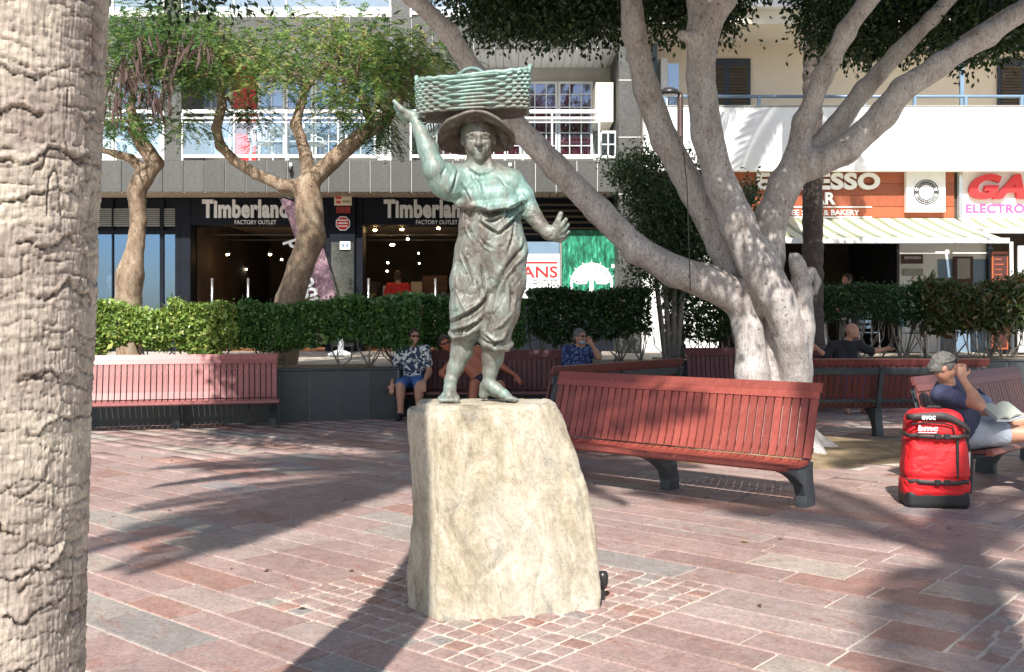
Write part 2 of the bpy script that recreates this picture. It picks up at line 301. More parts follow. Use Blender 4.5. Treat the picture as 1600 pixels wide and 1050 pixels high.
# ------------------------------------------------------------------ mesh helpers
class MB:
    def __init__(s): s.v = []; s.f = []
    def add(s, vs, fs):
        o = len(s.v); s.v.extend([tuple(v) for v in vs]); s.f.extend([tuple(i + o for i in f) for f in fs]); return s
    def box(s, x0, x1, y0, y1, z0, z1, bev=0.0):
        if x0 > x1: x0, x1 = x1, x0
        if y0 > y1: y0, y1 = y1, y0
        if z0 > z1: z0, z1 = z1, z0
        if bev <= 0:
            return s.add([(x0,y0,z0),(x1,y0,z0),(x1,y1,z0),(x0,y1,z0),(x0,y0,z1),(x1,y0,z1),(x1,y1,z1),(x0,y1,z1)],
                  [(3,2,1,0),(4,5,6,7),(0,1,5,4),(1,2,6,5),(2,3,7,6),(3,0,4,7)])
        b = min(bev, (x1-x0)/2.1, (y1-y0)/2.1, (z1-z0)/2.1); vs = []; fs = []; idx = {}
        for i, X in ((0, x0), (1, x1)):
            for j, Y in ((0, y0), (1, y1)):
                for k, Z in ((0, z0), (1, z1)):
                    sx = 1 if i == 0 else -1; sy = 1 if j == 0 else -1; sz = 1 if k == 0 else -1
                    idx[(i,j,k)] = len(vs); vs += [(X, Y+sy*b, Z+sz*b), (X+sx*b, Y, Z+sz*b), (X+sx*b, Y+sy*b, Z)]
        I = lambda i,j,k,a: idx[(i,j,k)] + a
        fs += [(I(0,0,0,0),I(0,0,1,0),I(0,1,1,0),I(0,1,0,0)),(I(1,0,0,0),I(1,1,0,0),I(1,1,1,0),I(1,0,1,0)),
               (I(0,0,0,1),I(1,0,0,1),I(1,0,1,1),I(0,0,1,1)),(I(0,1,0,1),I(0,1,1,1),I(1,1,1,1),I(1,1,0,1)),
               (I(0,0,0,2),I(0,1,0,2),I(1,1,0,2),I(1,0,0,2)),(I(0,0,1,2),I(1,0,1,2),I(1,1,1,2),I(0,1,1,2))]
        for a in (0,1):
            for c in (0,1):
                fs.append((I(0,a,c,1),I(0,a,c,2),I(1,a,c,2),I(1,a,c,1)))
                fs.append((I(a,0,c,0),I(a,0,c,2),I(a,1,c,2),I(a,1,c,0)))
                fs.append((I(a,c,0,0),I(a,c,0,1),I(a,c,1,1),I(a,c,1,0)))
        for key in idx: fs.append((idx[key], idx[key]+1, idx[key]+2))
        return s.add(vs, fs)
    def tube(s, pts, rad, n=8, cap=True):
        pts = [Vector(p) for p in pts]; rad = rad if hasattr(rad, '__len__') else [rad] * len(pts); o = len(s.v); up = None
        for i, p in enumerate(pts):
            t = (pts[min(i+1, len(pts)-1)] - pts[max(i-1, 0)]).normalized()
            if up is None: up = t.orthogonal().normalized()
            up = (up - t * up.dot(t)); up = up.normalized() if up.length > 1e-6 else t.orthogonal().normalized()
            w = t.cross(up)
            for k in range(n):
                a = 2*math.pi*k/n; s.v.append(tuple(p + (up*math.cos(a) + w*math.sin(a)) * rad[i]))
        for i in range(len(pts)-1):
            for k in range(n):
                s.f.append((o+i*n+k, o+i*n+(k+1)%n, o+(i+1)*n+(k+1)%n, o+(i+1)*n+k))
        if cap:
            s.f.append(tuple(o+k for k in reversed(range(n)))); e = o+(len(pts)-1)*n; s.f.append(tuple(e+k for k in range(n)))
        return s
    def lathe(s, prof, n=16, c=(0,0,0)):
        o = len(s.v)
        for r, z in prof:
            for k in range(n):
                a = 2*math.pi*k/n; s.v.append((c[0]+r*math.cos(a), c[1]+r*math.sin(a), c[2]+z))
        for i in range(len(prof)-1):
            for k in range(n): s.f.append((o+i*n+k, o+i*n+(k+1)%n, o+(i+1)*n+(k+1)%n, o+(i+1)*n+k))
        return s
    def prism(s, poly, y0, y1):            # poly in (x, z), extruded along y
        n = len(poly); a = [(x, y0, z) for x, z in poly] + [(x, y1, z) for x, z in poly]
        return s.add(a, [tuple(range(n)), tuple(range(2*n-1, n-1, -1))] + [(i, i+n, (i+1)%n+n, (i+1)%n) for i in range(n)])
    def prismx(s, poly, x0, x1):           # poly in (y, z), extruded along x
        n = len(poly); a = [(x0, y, z) for y, z in poly] + [(x1, y, z) for y, z in poly]
        return s.add(a, [tuple(range(n-1, -1, -1)), tuple(range(n, 2*n))] + [((i+1)%n, (i+1)%n+n, i+n, i) for i in range(n)])
    def quad(s, a, b, c, d): return s.add([a, b, c, d], [(0,1,2,3)])
def mesh_np(name, V, Fq, smooth=False, mat=None, attrs=None):
    me = bpy.data.meshes.new(name); V = np.asarray(V, dtype=np.float32); Fq = np.asarray(Fq, dtype=np.int32)
    k = Fq.shape[1]; me.vertices.add(len(V)); me.vertices.foreach_set('co', V.ravel())
    me.loops.add(Fq.size); me.loops.foreach_set('vertex_index', Fq.ravel())
    me.polygons.add(len(Fq)); me.polygons.foreach_set('loop_start', np.arange(0, Fq.size, k, dtype=np.int32))
    if smooth: me.polygons.foreach_set('use_smooth', np.ones(len(Fq), dtype=bool))
    me.update(calc_edges=True)
    if attrs:
        for an, (typ, arr) in attrs.items():
            at = me.attributes.new(an, typ, 'POINT')
            at.data.foreach_set('color' if typ == 'FLOAT_COLOR' else 'value', np.asarray(arr, dtype=np.float32).ravel())
    if mat: me.materials.append(mat)
    return me
def link(name, me, parent=None, loc=None, rot=None):
    o = bpy.data.objects.new(name, me); COL.objects.link(o)
    if parent is not None: o.parent = parent
    if loc is not None: o.location = loc
    if rot is not None: o.rotation_euler = rot
    return o
def tag(o, label=None, cat=None, group=None, kind=None):
    if label: o['label'] = label
    if cat: o['category'] = cat
    if group: o['group'] = group
    if kind: o['kind'] = kind
    return o
def abs_loc(o):
    v = Vector((0, 0, 0))
    while o is not None: v = v + o.location; o = o.parent
    return v
def build(mb, name, mat, parent=None, ws=False, smooth=False):
    vs = mb.v
    if ws and parent is not None:
        L_ = abs_loc(parent); vs = [(v[0]-L_.x, v[1]-L_.y, v[2]-L_.z) for v in vs]
    me = bpy.data.meshes.new(name); me.from_pydata(vs, [], mb.f); me.materials.append(mat)
    if smooth: me.polygons.foreach_set('use_smooth', np.ones(len(me.polygons), dtype=bool))
    me.update()
    return link(name, me, parent)
def thing(name, label, cat, loc=(0,0,0), rz=0.0, group=None):
    o = link(name, None, None, loc, (0, 0, rz)); return tag(o, label, cat, group)
def copy_thing(root, loc, rz, label=None, group=None):
    def cp(o, par):
        c = o.copy(); COL.objects.link(c); c.parent = par
        for ch in [q for q in KIDS.get(o.name, [])]: cp(ch, c)
        return c
    r = cp(root, None); r.location = loc; r.rotation_euler = (0, 0, rz)
    if label: r['label'] = label
    if group: r['group'] = group
    return r
KIDS = {}
def index_kids(root):
    for ch in root.children:
        KIDS.setdefault(root.name, []).append(ch); index_kids(ch)
def text_mb(s, x0, x1, z0, z1, y, depth, bold=0.0, shear=0.0, slab=False):
    c = bpy.data.curves.new('t', 'FONT'); c.body = s; c.offset = bold; c.extrude = 0.05; c.shear = shear; c.resolution_u = 4; c.space_character = 1.0 + bold*1.6
    o = bpy.data.objects.new('t', c); COL.objects.link(o); dg = bpy.context.evaluated_depsgraph_get(); ev = o.evaluated_get(dg); me = ev.to_mesh()
    v = np.array([tuple(q.co) for q in me.vertices]); f = [tuple(p.vertices) for p in me.polygons]; ev.to_mesh_clear()
    bpy.data.objects.remove(o); bpy.data.curves.remove(c)
    lo = v.min(0); hi = v.max(0); mb = MB()
    X = x0 + (v[:,0]-lo[0])/(hi[0]-lo[0])*(x1-x0); Z = z0 + (v[:,1]-lo[1])/(hi[1]-lo[1])*(z1-z0)
    Y = y - (v[:,2]-lo[2])/max(1e-6, hi[2]-lo[2])*depth
    mb.add(list(zip(X.tolist(), Y.tolist(), Z.tolist())), f); return mb

# ------------------------------------------------------------------ sculpting volume: smooth-blended limbs turned into one skin
class SDF:
    def __init__(s, lo, hi, h):
        s.lo = np.array(lo, dtype=np.float32); s.h = h
        s.n = np.ceil((np.array(hi) - s.lo) / h).astype(int) + 1
        s.d = np.full(tuple(s.n), 0.3, dtype=np.float32)
        s.ax = [s.lo[i] + h*np.arange(s.n[i], dtype=np.float32) for i in range(3)]
    def win(s, a, b, m):
        i0 = np.clip(np.floor((np.minimum(a, b)-m-s.lo)/s.h).astype(int), 0, s.n-1)
        i1 = np.clip(np.ceil((np.maximum(a, b)+m-s.lo)/s.h).astype(int)+1, 1, s.n)
        sl = tuple(slice(int(p), int(q)) for p, q in zip(i0, i1))
        return sl, s.ax[0][sl[0]][:,None,None], s.ax[1][sl[1]][None,:,None], s.ax[2][sl[2]][None,None,:]
    def put(s, sl, q, k, carve):
        D = s.d[sl]
        if carve:
            a, b = -D, q; h = np.maximum(k-np.abs(a-b), 0)/k; s.d[sl] = -(np.minimum(a, b) - h*h*k*0.25)
        else:
            h = np.maximum(k-np.abs(D-q), 0)/k; s.d[sl] = np.minimum(D, q) - h*h*k*0.25
    def cap(s, a, b, ra, rb=None, k=0.02, carve=False):
        rb = ra if rb is None else rb; a = np.array(a, dtype=np.float32); b = np.array(b, dtype=np.float32)
        sl, X, Y, Z = s.win(a, b, max(ra, rb)+k+2*s.h); d = b-a; L2 = float(d@d)+1e-9
        t = np.clip(((X-a[0])*d[0]+(Y-a[1])*d[1]+(Z-a[2])*d[2])/L2, 0, 1)
        q = np.sqrt((X-a[0]-t*d[0])**2+(Y-a[1]-t*d[1])**2+(Z-a[2]-t*d[2])**2) - (ra+(rb-ra)*t); s.put(sl, q, k, carve)
    def chain(s, pts, rs, k=0.02, carve=False):
        for i in range(len(pts)-1): s.cap(pts[i], pts[i+1], rs[i], rs[i+1], k, carve)
    def ell(s, c, r, k=0.02, rot=None, carve=False):
        c = np.array(c, dtype=np.float32); R = max(r); sl, X, Y, Z = s.win(c-R, c+R, k+2*s.h)
        x, y, z = X-c[0], Y-c[1], Z-c[2]
        if rot is not None:
            m = np.array(rot.to_3x3().inverted()); x, y, z = (m[0,0]*x+m[0,1]*y+m[0,2]*z, m[1,0]*x+m[1,1]*y+m[1,2]*z, m[2,0]*x+m[2,1]*y+m[2,2]*z)
        u = np.sqrt((x/r[0])**2+(y/r[1])**2+(z/r[2])**2)+1e-9; g = np.sqrt((x/r[0]**2)**2+(y/r[1]**2)**2+(z/r[2]**2)**2)+1e-9
        q = u*(u-1)/g; s.put(sl, q, k, carve)
    def rough(s, scale, amp, seed=0, stretch=(1,1,1)):
        m = np.abs(s.d) < amp*3+s.h*2; idx = np.argwhere(m); p = (s.lo+idx*s.h)*np.array(stretch)*scale
        s.d[m] += amp*fbm(p, 4, seed)
    def mesh(s):
        d = s.d; n = np.array(d.shape)-1; ins = d < 0
        cs = np.zeros(tuple(n)+(3,), dtype=np.float32); cnt = np.zeros(tuple(n), dtype=np.float32)
        corners = [(i,j,k) for i in (0,1) for j in (0,1) for k in (0,1)]
        ss = np.zeros(tuple(n), dtype=np.int8)
        for c in corners: ss += ins[c[0]:c[0]+n[0], c[1]:c[1]+n[1], c[2]:c[2]+n[2]]
        act = np.argwhere((ss > 0) & (ss < 8)); ai, aj, ak = act.T
        pos = np.zeros((len(act), 3), dtype=np.float32); ct = np.zeros(len(act), dtype=np.float32)
        for axis in range(3):
            for u in (0,1):
                for w in (0,1):
                    o = [0,0,0]; oth = [q for q in range(3) if q != axis]; o[oth[0]] = u; o[oth[1]] = w; e = list(o); e[axis] = 1
                    a = d[ai+o[0], aj+o[1], ak+o[2]]; b = d[ai+e[0], aj+e[1], ak+e[2]]; m = (a < 0) != (b < 0)
                    t = np.where(m, a/np.where(m, a-b, 1), 0)
                    for q in range(3): pos[:,q] += np.where(m, o[q]+(t if q == axis else 0), 0)
                    ct += m
        pos /= ct[:,None]; V = s.lo + (act+pos)*s.h
        ids = np.full(tuple(n), -1, dtype=np.int64); ids[ai,aj,ak] = np.arange(len(act)); Fs = []
        for axis in range(3):
            o1, o2 = [(1,2),(2,0),(0,1)][axis]
            sh = [slice(None)]*3; sh2 = [slice(None)]*3; sh[axis] = slice(0, -1); sh2[axis] = slice(1, None)
            A = ins[tuple(sh)]; B = ins[tuple(sh2)]; E = np.argwhere(A != B)
            E = E[(E[:,o1] > 0) & (E[:,o2] > 0) & (E[:,o1] < n[o1]) & (E[:,o2] < n[o2])]
            if len(E) == 0: continue
            e1 = np.zeros(3, dtype=int); e1[o1] = 1; e2 = np.zeros(3, dtype=int); e2[o2] = 1
            g = lambda q: ids[q[:,0], q[:,1], q[:,2]]
            quad = np.stack([g(E), g(E-e1), g(E-e1-e2), g(E-e2)], 1); fl = A[E[:,0], E[:,1], E[:,2]]
            quad[~fl] = quad[~fl][:, ::-1]; Fs.append(quad[(quad >= 0).all(1)])
        return V, np.concatenate(Fs)
def vnormals(V, Fq):
    n = np.cross(V[Fq[:,2]]-V[Fq[:,0]], V[Fq[:,3]]-V[Fq[:,1]]); N_ = np.zeros_like(V)
    for i in range(4): np.add.at(N_, Fq[:,i], n)
    return N_/(np.linalg.norm(N_, axis=1, keepdims=True)+1e-12)
def sdf_part(S, name, mat, parent=None, attrs=None, post=None, smooth_it=1, local=False):
    V, Q = S.mesh()
    for _ in range(smooth_it):
        acc = np.zeros_like(V); c = np.zeros(len(V))
        for i in range(4):
            a = Q[:,i]; b = Q[:,(i+1)%4]; np.add.at(acc, a, V[b]); np.add.at(c, a, 1); np.add.at(acc, b, V[a]); np.add.at(c, b, 1)
        V = (0.5*V + 0.5*acc/np.maximum(c, 1)[:,None]).astype(np.float32)
    if post: V = post(V, Q)
    W = V - np.array(abs_loc(parent)) if (parent is not None and not local) else V
    at = attrs(V) if attrs else None
    return link(name, mesh_np(name, W, Q, True, mat, at), parent)
# ================================================================== GROUND
AX = Vector((0.762, -0.647, 0)); BX = Vector((0.647, 0.762, 0))
pave = build(MB().quad((-40,-30,0),(40,-30,0),(40,30,0),(-40,30,0)), 'plaza_pavement', M['mortar']); tag(pave, kind='structure')
PATCH = [(-4.45, -2.72, 3.18, 5.00), (-1.48, 0.10, 4.68, 6.40)]
def paver_verts(a0, a1, b0, b1, jit=0.0, top=0.008):
    g = 0.0075; a0 += g; a1 -= g; b0 += g; b1 -= g; i = 0.004
    zt = [top + random.uniform(-0.0012, 0.0012) for _ in range(4)]
    j = lambda: random.uniform(-jit, jit)
    c = [(a0+j(),b0+j()),(a1+j(),b0+j()),(a1+j(),b1+j()),(a0+j(),b1+j())]; cx = (a0+a1)/2; cy = (b0+b1)/2
    out = []
    for (a, b) in c: out.append((a, b, -0.002))
    for (a, b), z in zip(c, zt):
        out.append((a + (i if a < cx else -i), b + (i if b < cy else -i), z))
    return [(a*AX.x+b*BX.x, a*AX.y+b*BX.y, z) for a, b, z in out]
PF = [(4,5,6,7),(0,1,5,4),(1,2,6,5),(2,3,7,6),(3,0,4,7)]
PAVC = [(0.40,0.285,0.255),(0.37,0.25,0.222),(0.37,0.215,0.175),(0.42,0.32,0.285),(0.37,0.325,0.285),(0.33,0.295,0.275),(0.42,0.345,0.29),(0.39,0.27,0.24),(0.31,0.265,0.265)]
PAVW = [7,7,3,4.5,.9,0.4,.9,7,0.4]
def pcol():
    c = random.choices(PAVC, PAVW)[0]; v = random.uniform(0.97, 1.14); return tuple(x*v for x in c)
bnd = [3.18, 4.68, 5.00, 6.40]
def fill(b0, b1):
    out = [b0]; 
    while out[-1] < b1-0.4: out.append(out[-1]+random.choice([0.20,0.25,0.25,0.30,0.32]))
    k = (b1-b0)/(out[-1]+0.25-b0) if b1-out[-1] > 0.12 else (b1-b0)/(out[-1]-b0)
    if b1-out[-1] > 0.12: out.append(out[-1]+0.25)
    return [b0+(x-b0)*k for x in out]
rows = fill(-5, bnd[0])[:-1]
for q in range(3): rows += fill(bnd[q], bnd[q+1])[:-1]
rows += fill(bnd[3], 24.0)
def inview(x, y): return y > 3.9 and abs(x) < 0.5*y*1.06+0.35
slabs = []; cobs = []
def soil_zone(x, y): return ((x-2.95)/1.75)**2 + ((y-11.3)/1.25)**2 < 1.0
def blocked(x, y):
    if y > 16.9: return True
    if x < -1.62 and y > 14.55+0.262*(x+1.64): return True
    if -1.7 < x < 2.3 and y > 15.78: return True
    return False
for r in range(len(rows)-1):
    b0, b1 = rows[r], rows[r+1]; mid = (b0+b1)/2; segs = [(-17.0, 13.0)]
    for (p0, p1, q0, q1) in PATCH:
        if q0-1e-4 <= mid <= q1:
            ns = []
            for s0, s1 in segs:
                if s1 <= p0 or s0 >= p1: ns.append((s0, s1)); continue
                if s0 < p0: ns.append((s0, p0))
                if p1 < s1: ns.append((p1, s1))
            segs = ns
    for s0, s1 in segs:
        a = s0 + 0; 
        if s0 == -17.0: a = s0 - random.uniform(0, .6)
        while a < s1-0.02:
            L_ = random.choice([0.42,0.5,0.6,0.7,0.8,0.9]) ; e = a+L_
            if e > s1-0.22: e = s1 if s1-a < 0.85 else a+(s1-a)/2
            cx = (a+e)/2*AX.x+mid*BX.x; cy = (a+e)/2*AX.y+mid*BX.y
            if inview(cx, cy) and not blocked(cx, cy) and not soil_zone(cx, cy): slabs.append((a, e, b0, b1, cx, cy))
            a = e
for (p0, p1, q0, q1) in PATCH:
    nb = round((q1-q0)/0.125); na = round((p1-p0)/0.125)
    for i in range(nb):
        off = random.uniform(-0.02, 0.02)
        for k in range(na):
            a0 = p0+(p1-p0)*k/na+(off if k else 0); a1 = p0+(p1-p0)*(k+1)/na+(off if k < na-1 else 0); b0 = q0+(q1-q0)*i/nb; b1 = q0+(q1-q0)*(i+1)/nb
            cx = (a0+a1)/2*AX.x+(b0+b1)/2*BX.x; cy = (a0+a1)/2*AX.y+(b0+b1)/2*BX.y
            if -0.45 < cx < 0.40 and 5.12 < cy < 5.75: continue
            if inview(cx, cy): cobs.append((a0, a1, b0, b1, cx, cy))
def lay(items, name, lim, jit, top=0.008, grow=0.0):
    items.sort(key=lambda t: -((t[1]-t[0])*(t[3]-t[2]))/(t[5]**3)); rest_v = []; rest_f = []; rest_t = []
    for n, (a0, a1, b0, b1, cx, cy) in enumerate(items):
        vs = paver_verts(a0+grow, a1-grow, b0+grow, b1-grow, jit, top); c = pcol()
        if n < lim:
            vs = [(x-cx, y-cy, z) for x, y, z in vs]
            me = bpy.data.meshes.new(name); me.from_pydata(vs, [], PF); me.materials.append(M['paver'])
            at = me.attributes.new('tint', 'FLOAT_COLOR', 'POINT'); at.data.foreach_set('color', np.tile(np.array([*c, 1], dtype=np.float32), 8))
            link(name, me, pave, (cx, cy, 0))
        else:
            o = len(rest_v); rest_v += vs; rest_f += [tuple(i+o for i in f) for f in PF]; rest_t += [(*c, 1)]*8
    if rest_v:
        o = link(name, mesh_np(name, rest_v, rest_f, False, M['paver'], {'tint': ('FLOAT_COLOR', rest_t)}), pave); tag(o, kind='stuff')
lay(slabs, 'paver', 300, 0.002)
lay(cobs, 'cobble', 290, 0.006, grow=0.003)
# fallen leaves on the paving
lv = []; lf = []; lt = []
for _ in range(70):
    y = random.uniform(4.6, 15); x = random.uniform(-0.45, 0.5)*y
    if blocked(x, y): continue
    a = random.uniform(0, 6.28); s = random.uniform(0.02, 0.035); o = len(lv); ca, sa = math.cos(a)*s, math.sin(a)*s
    lv += [(x-ca, y-sa, 0.012), (x+sa*.4, y-ca*.4, 0.018), (x+ca, y+sa, 0.013), (x-sa*.4, y+ca*.4, 0.02)]; lf.append((o,o+1,o+2,o+3))
    lt += [(*random.choice([(0.16,0.10,0.04),(0.30,0.22,0.08),(0.10,0.07,0.04),(0.45,0.40,0.30)]), 1)]*4
tag(link('fallen_leaves', mesh_np('fallen_leaves', lv, lf, False, M['leaf'], {'tint': ('FLOAT_COLOR', lt)})), 'small dry leaves scattered over the paving', 'leaves', kind='stuff')
# bed of dry soil round the big tree
n = 40; vs = [(2.95, 11.3, 0.05)]; 
for ring, z in ((0.5, 0.045), (0.95, 0.02), (1.1, 0.004)):
    for k in range(n):
        a = 2*math.pi*k/n; w = 1+0.09*math.sin(3*a+1)+0.05*math.sin(7*a); vs.append((2.95+1.75*ring*w*math.cos(a), 11.3+1.25*ring*w*math.sin(a), z+random.uniform(-.004, .01)*(ring < 1)))
fs = [(0, 1+k, 1+(k+1)%n) for k in range(n)] + [(1+r*n+k, 1+(r+1)*n+k, 1+(r+1)*n+(k+1)%n, 1+r*n+(k+1)%n) for r in range(2) for k in range(n)]
tag(build(MB().add(vs, fs), 'tree_pit_soil', M['soil'], smooth=True), kind='structure')
# raised terrace behind the planters
terr = MB()
outl = [(-14,11.4),(-1.72,14.62),(-1.66,15.86),(2.34,16.1),(2.36,16.9),(14,17.45),(14,31),(-14,31)]
nO = len(outl); terr.add([(x,y,-0.05) for x,y in outl]+[(x,y,0.70) for x,y in outl], [tuple(range(nO,2*nO))]+[(i,(i+1)%nO,(i+1)%nO+nO,i+nO) for i in range(nO)])
tag(build(terr, 'terrace_floor', M['terrace']), kind='structure')
bed = MB(); 
def strip(p, q, w0, w1, z0, z1):
    d = (Vector(q)-Vector(p)).normalized(); nn = Vector((-d.y, d.x)); a = Vector(p)+nn*w0; b = Vector(q)+nn*w0; c = Vector(q)+nn*w1; e = Vector(p)+nn*w1
    bed.add([(v.x,v.y,z) for z in (z0,z1) for v in (a,b,c,e)], [(4,5,6,7),(0,1,5,4),(1,2,6,5),(2,3,7,6),(3,0,4,7)])
strip((-13.5,11.62),(-1.9,14.66),0.02,1.0,0.69,0.735); strip((-1.6,15.95),(2.28,16.2),0.0,0.95,0.69,0.735); strip((2.5,17.0),(13.8,17.53),0.0,0.95,0.69,0.735)
tag(build(bed, 'planting_bed', M['soil']), kind='structure')
# planter walls clad in slate panels
def planter(p, q, label, h=0.74, endface=None):
    t = thing('planter_wall', label, 'planter wall', ((p[0]+q[0])/2, (p[1]+q[1])/2, 0), math.atan2(q[1]-p[1], q[0]-p[0]), 'slate clad planter walls')
    L_ = math.hypot(q[0]-p[0], q[1]-p[1]); build(MB().box(-L_/2, L_/2, 0.02, 0.12, -0.02, h-0.035), 'wall_core', M['joint'], t)
    build(MB().box(-L_/2, L_/2+0.01, -0.025, 0.15, h-0.035, h, 0.006), 'coping', M['slate'], t)
    n = max(1, round(L_/0.42)); w = L_/n; me = None
    for k in range(n):
        if me is None:
            o = build(MB().box(-w/2+0.004, w/2-0.004, 0, 0.03, 0.0, h-0.038, 0.003), 'panel', M['slate'], t); me = o.data
        else: o = link('panel', me, t)
        o.location = (-L_/2+w*(k+0.5), random.uniform(-0.002, 0.002), 0)
    return t
planter((-12.6,11.68),(-5.6,13.51),'slate clad planter wall running off left behind the palm trunk')
planter((-5.6,13.51),(-1.62,14.55),'slate clad planter wall behind the pinkish bench at left')
planter((-1.60,14.60),(-1.60,15.78),'short return of slate wall beside the man in the patterned shirt')
planter((-1.55,15.80),(2.30,16.02),'slate planter wall behind the dark bench at the statue feet')
planter((2.34,16.82),(13.0,17.35),'long slate planter wall below the dark and croton hedges at right')

# ================================================================== BENCHES
BACK = [(0.045,0.385),(0.078,0.47),(0.112,0.58),(0.146,0.70),(0.180,0.82),(0.205,0.90)]
def ribbon(prof, th):
    up = []
    for i, (y, z) in enumerate(prof):
        a = prof[max(0, i-1)]; b = prof[min(len(prof)-1, i+1)]; dy, dz = b[0]-a[0], b[1]-a[1]; l = math.hypot(dy, dz); up.append((y+dz/l*th, z-dy/l*th))
    return prof + up[::-1]
def make_bench(woodm, label, cat='bench', group=None, loc=(0,0,0), rz=0):
    t = thing('park_bench', label, cat, loc, rz, group); pitch = 0.0733; n = 35; W = 0.0600
    def rib_mesh(prof, th, w):
        poly = ribbon(prof, th); k = len(poly); m = len(prof); mb = MB(); e = 0.003
        vs = [(-w/2, y, z) for y, z in poly]+[(w/2, y, z) for y, z in poly]; fs = []
        for i in range(m-1):
            fs.append((i, i+1, k-2-i, k-1-i)); fs.append((k+k-1-i, k+k-2-i, k+i+1, k+i))
        fs += [((i+1)%k, i, i+k, (i+1)%k+k) for i in range(k)]
        return mb.add(vs, fs)
    bm_ = None; sm_ = None
    seat = [(-0.37,0.374),(-0.26,0.364),(-0.15,0.357),(-0.04,0.358),(0.025,0.375)]
    for i in range(n):
        x = (i-(n-1)/2)*pitch
        if bm_ is None:
            o = build(rib_mesh(BACK, 0.022, W), 'back_slat', woodm, t); bm_ = o.data
        else: o = link('back_slat', bm_, t)
        o.location = (x, random.uniform(-0.001, 0.001), 0)
        if sm_ is None:
            o = build(rib_mesh(seat, 0.022, W), 'seat_slat', woodm, t); sm_ = o.data
        else: o = link('seat_slat', sm_, t)
        o.location = (x, 0, 0)
    build(MB().prismx([(0.198,0.892),(0.228,0.958),(0.252,0.952),(0.226,0.880)], -1.29, 1.29), 'top_rail', woodm, t)
    build(MB().prismx([(0.176,0.836),(0.204,0.902),(0.210,0.898),(0.186,0.832)], -1.287, 1.287), 'upper_band', woodm, t)
    fr = MB(); fr.prismx([(-0.430,0.338),(-0.442,0.352),(-0.438,0.375),(-0.415,0.388),(-0.375,0.386),(-0.372,0.340)], -1.29, 1.29); build(fr, 'front_rail', woodm, t)
    leg = None
    for x in (-1.22, 0.0, 1.22):
        if leg is None:
            mb = MB(); prof = [(0.0,0.0),(0.17,0.0),(0.165,0.10),(0.135,0.20),(0.125,0.30),(0.135,0.352),(-0.02,0.338),(-0.20,0.335),(-0.28,0.340),(-0.37,0.345),(-0.36,0.325),(-0.25,0.292),(-0.15,0.245),(-0.05,0.18),(-0.005,0.10)]
            mb.prismx(prof, -0.045, 0.045); leg = build(mb, 'leg', M['iron'], t); bv = leg.modifiers.new('b', 'BEVEL'); bv.width = 0.008; bv.segments = 2; o = leg
            dg = bpy.context.evaluated_depsgraph_get(); me = bpy.data.meshes.new_from_object(leg.evaluated_get(dg)); leg.modifiers.clear(); leg.data = me
            br = [(y+0.0265, z) for y, z in BACK]; br[-1] = (0.224, 0.862); brm = None
        else: o = link('leg', leg.data, t)
        o.location = (x, 0, 0)
        if brm is None:
            b2 = build(MB().prismx(ribbon([(0.062,0.352)]+br[1:], 0.05), -0.025, 0.025), 'back_bracket', M['iron'], t); brm = b2.data
        else: b2 = link('back_bracket', brm, t)
        b2.location = (x, 0, 0)
    build(MB().prismx([(0.190,0.775),(0.215,0.852),(0.235,0.84),(0.210,0.765)], -1.27, 1.27), 'rear_rail', M['iron'], t)
    build(MB().prismx([(0.092,0.425),(0.108,0.465),(0.128,0.455),(0.112,0.415)], -1.27, 1.27), 'lower_rail', M['iron'], t)
    return t
G = 'slatted park benches'
make_bench(M['wood'], 'terracotta red slatted bench nearest the camera, right of the rock', group=G, loc=(1.29,8.66,0), rz=math.atan2(-.647,.762))
bF = make_bench(M['wood_sunlit'], 'pinkish sunlit slatted bench in front of slate planter at left', group=G, loc=(-4.375,13.36,0), rz=math.radians(15))
make_bench(M['wood_brown'], 'slatted bench the reading man with the red bag sits on', group=G, loc=(4.50,9.54,0), rz=math.atan2(.714,.70))
bB = make_bench(M['wood_shaded'], 'shaded maroon bench behind the statue legs, where the shirtless man lounges', group=G, loc=(-0.33,15.0,0), rz=0.0)
index_kids(bB)
copy_thing(bB, (1.08,11.69,0), math.atan2(-.762,-.647), 'bench seen from behind, between the red bench and tree trunk')
copy_thing(bB, (4.45,12.55,0), math.pi, 'bench seen from behind, just right of the big tree trunk')
copy_thing(bB, (4.05,16.05,0), 0.0, 'shaded maroon bench half hidden behind the big tree trunk')

# ================================================================== ROCK
S = SDF((-0.85,4.7,-0.06),(0.75,6.05,1.2), 0.0105)
X, Y, Z = np.meshgrid(*S.ax, indexing='ij'); t = np.clip(Z/1.035, 0, 1.1)
def piece(pts, t): return np.interp(t, [p[0] for p in pts], [p[1] for p in pts]).astype(np.float32)
# right and left outline (x at plane 5.25) as functions of height, read as the stone's own taper
xr = piece([(0,.455),(.15,.46),(.35,.445),(.55,.40),(.75,.335),(.9,.285),(1.0,.235),(1.1,.2)], t)
xl = piece([(0,-.535),(.12,-.55),(.3,-.53),(.6,-.525),(.85,-.555),(1.0,-.58),(1.1,-.6)], t)
yf = piece([(0,4.96),(.3,5.0),(.6,5.02),(1.0,5.06),(1.1,5.07)], t)
yb = piece([(0,5.9),(1.0,5.66),(1.1,5.62)], t)
def smax(a, b, k): h = np.maximum(k-np.abs(a-b), 0)/k; return np.maximum(a, b)+h*h*k*.25
d = (X - xr) + (Y-5.25)*0.10
d = smax(d, (xl - X) + (Y-5.25)*0.05, 0.03)
fx = (X+0.36)                      # front edge corner near x=-.36: two facets meet
front = smax((yf - Y) + np.maximum(fx, 0)*0.26, (yf - Y) - fx*1.45, 0.02)
d = smax(d, front*0.9, 0.035); d = smax(d, (Y - yb)*0.95, 0.06)
side_d = d.copy(); top = Z - (1.030 + 0.015*np.clip((X+0.1)/0.4, -1, 1)); d = smax(d, top, 0.035)
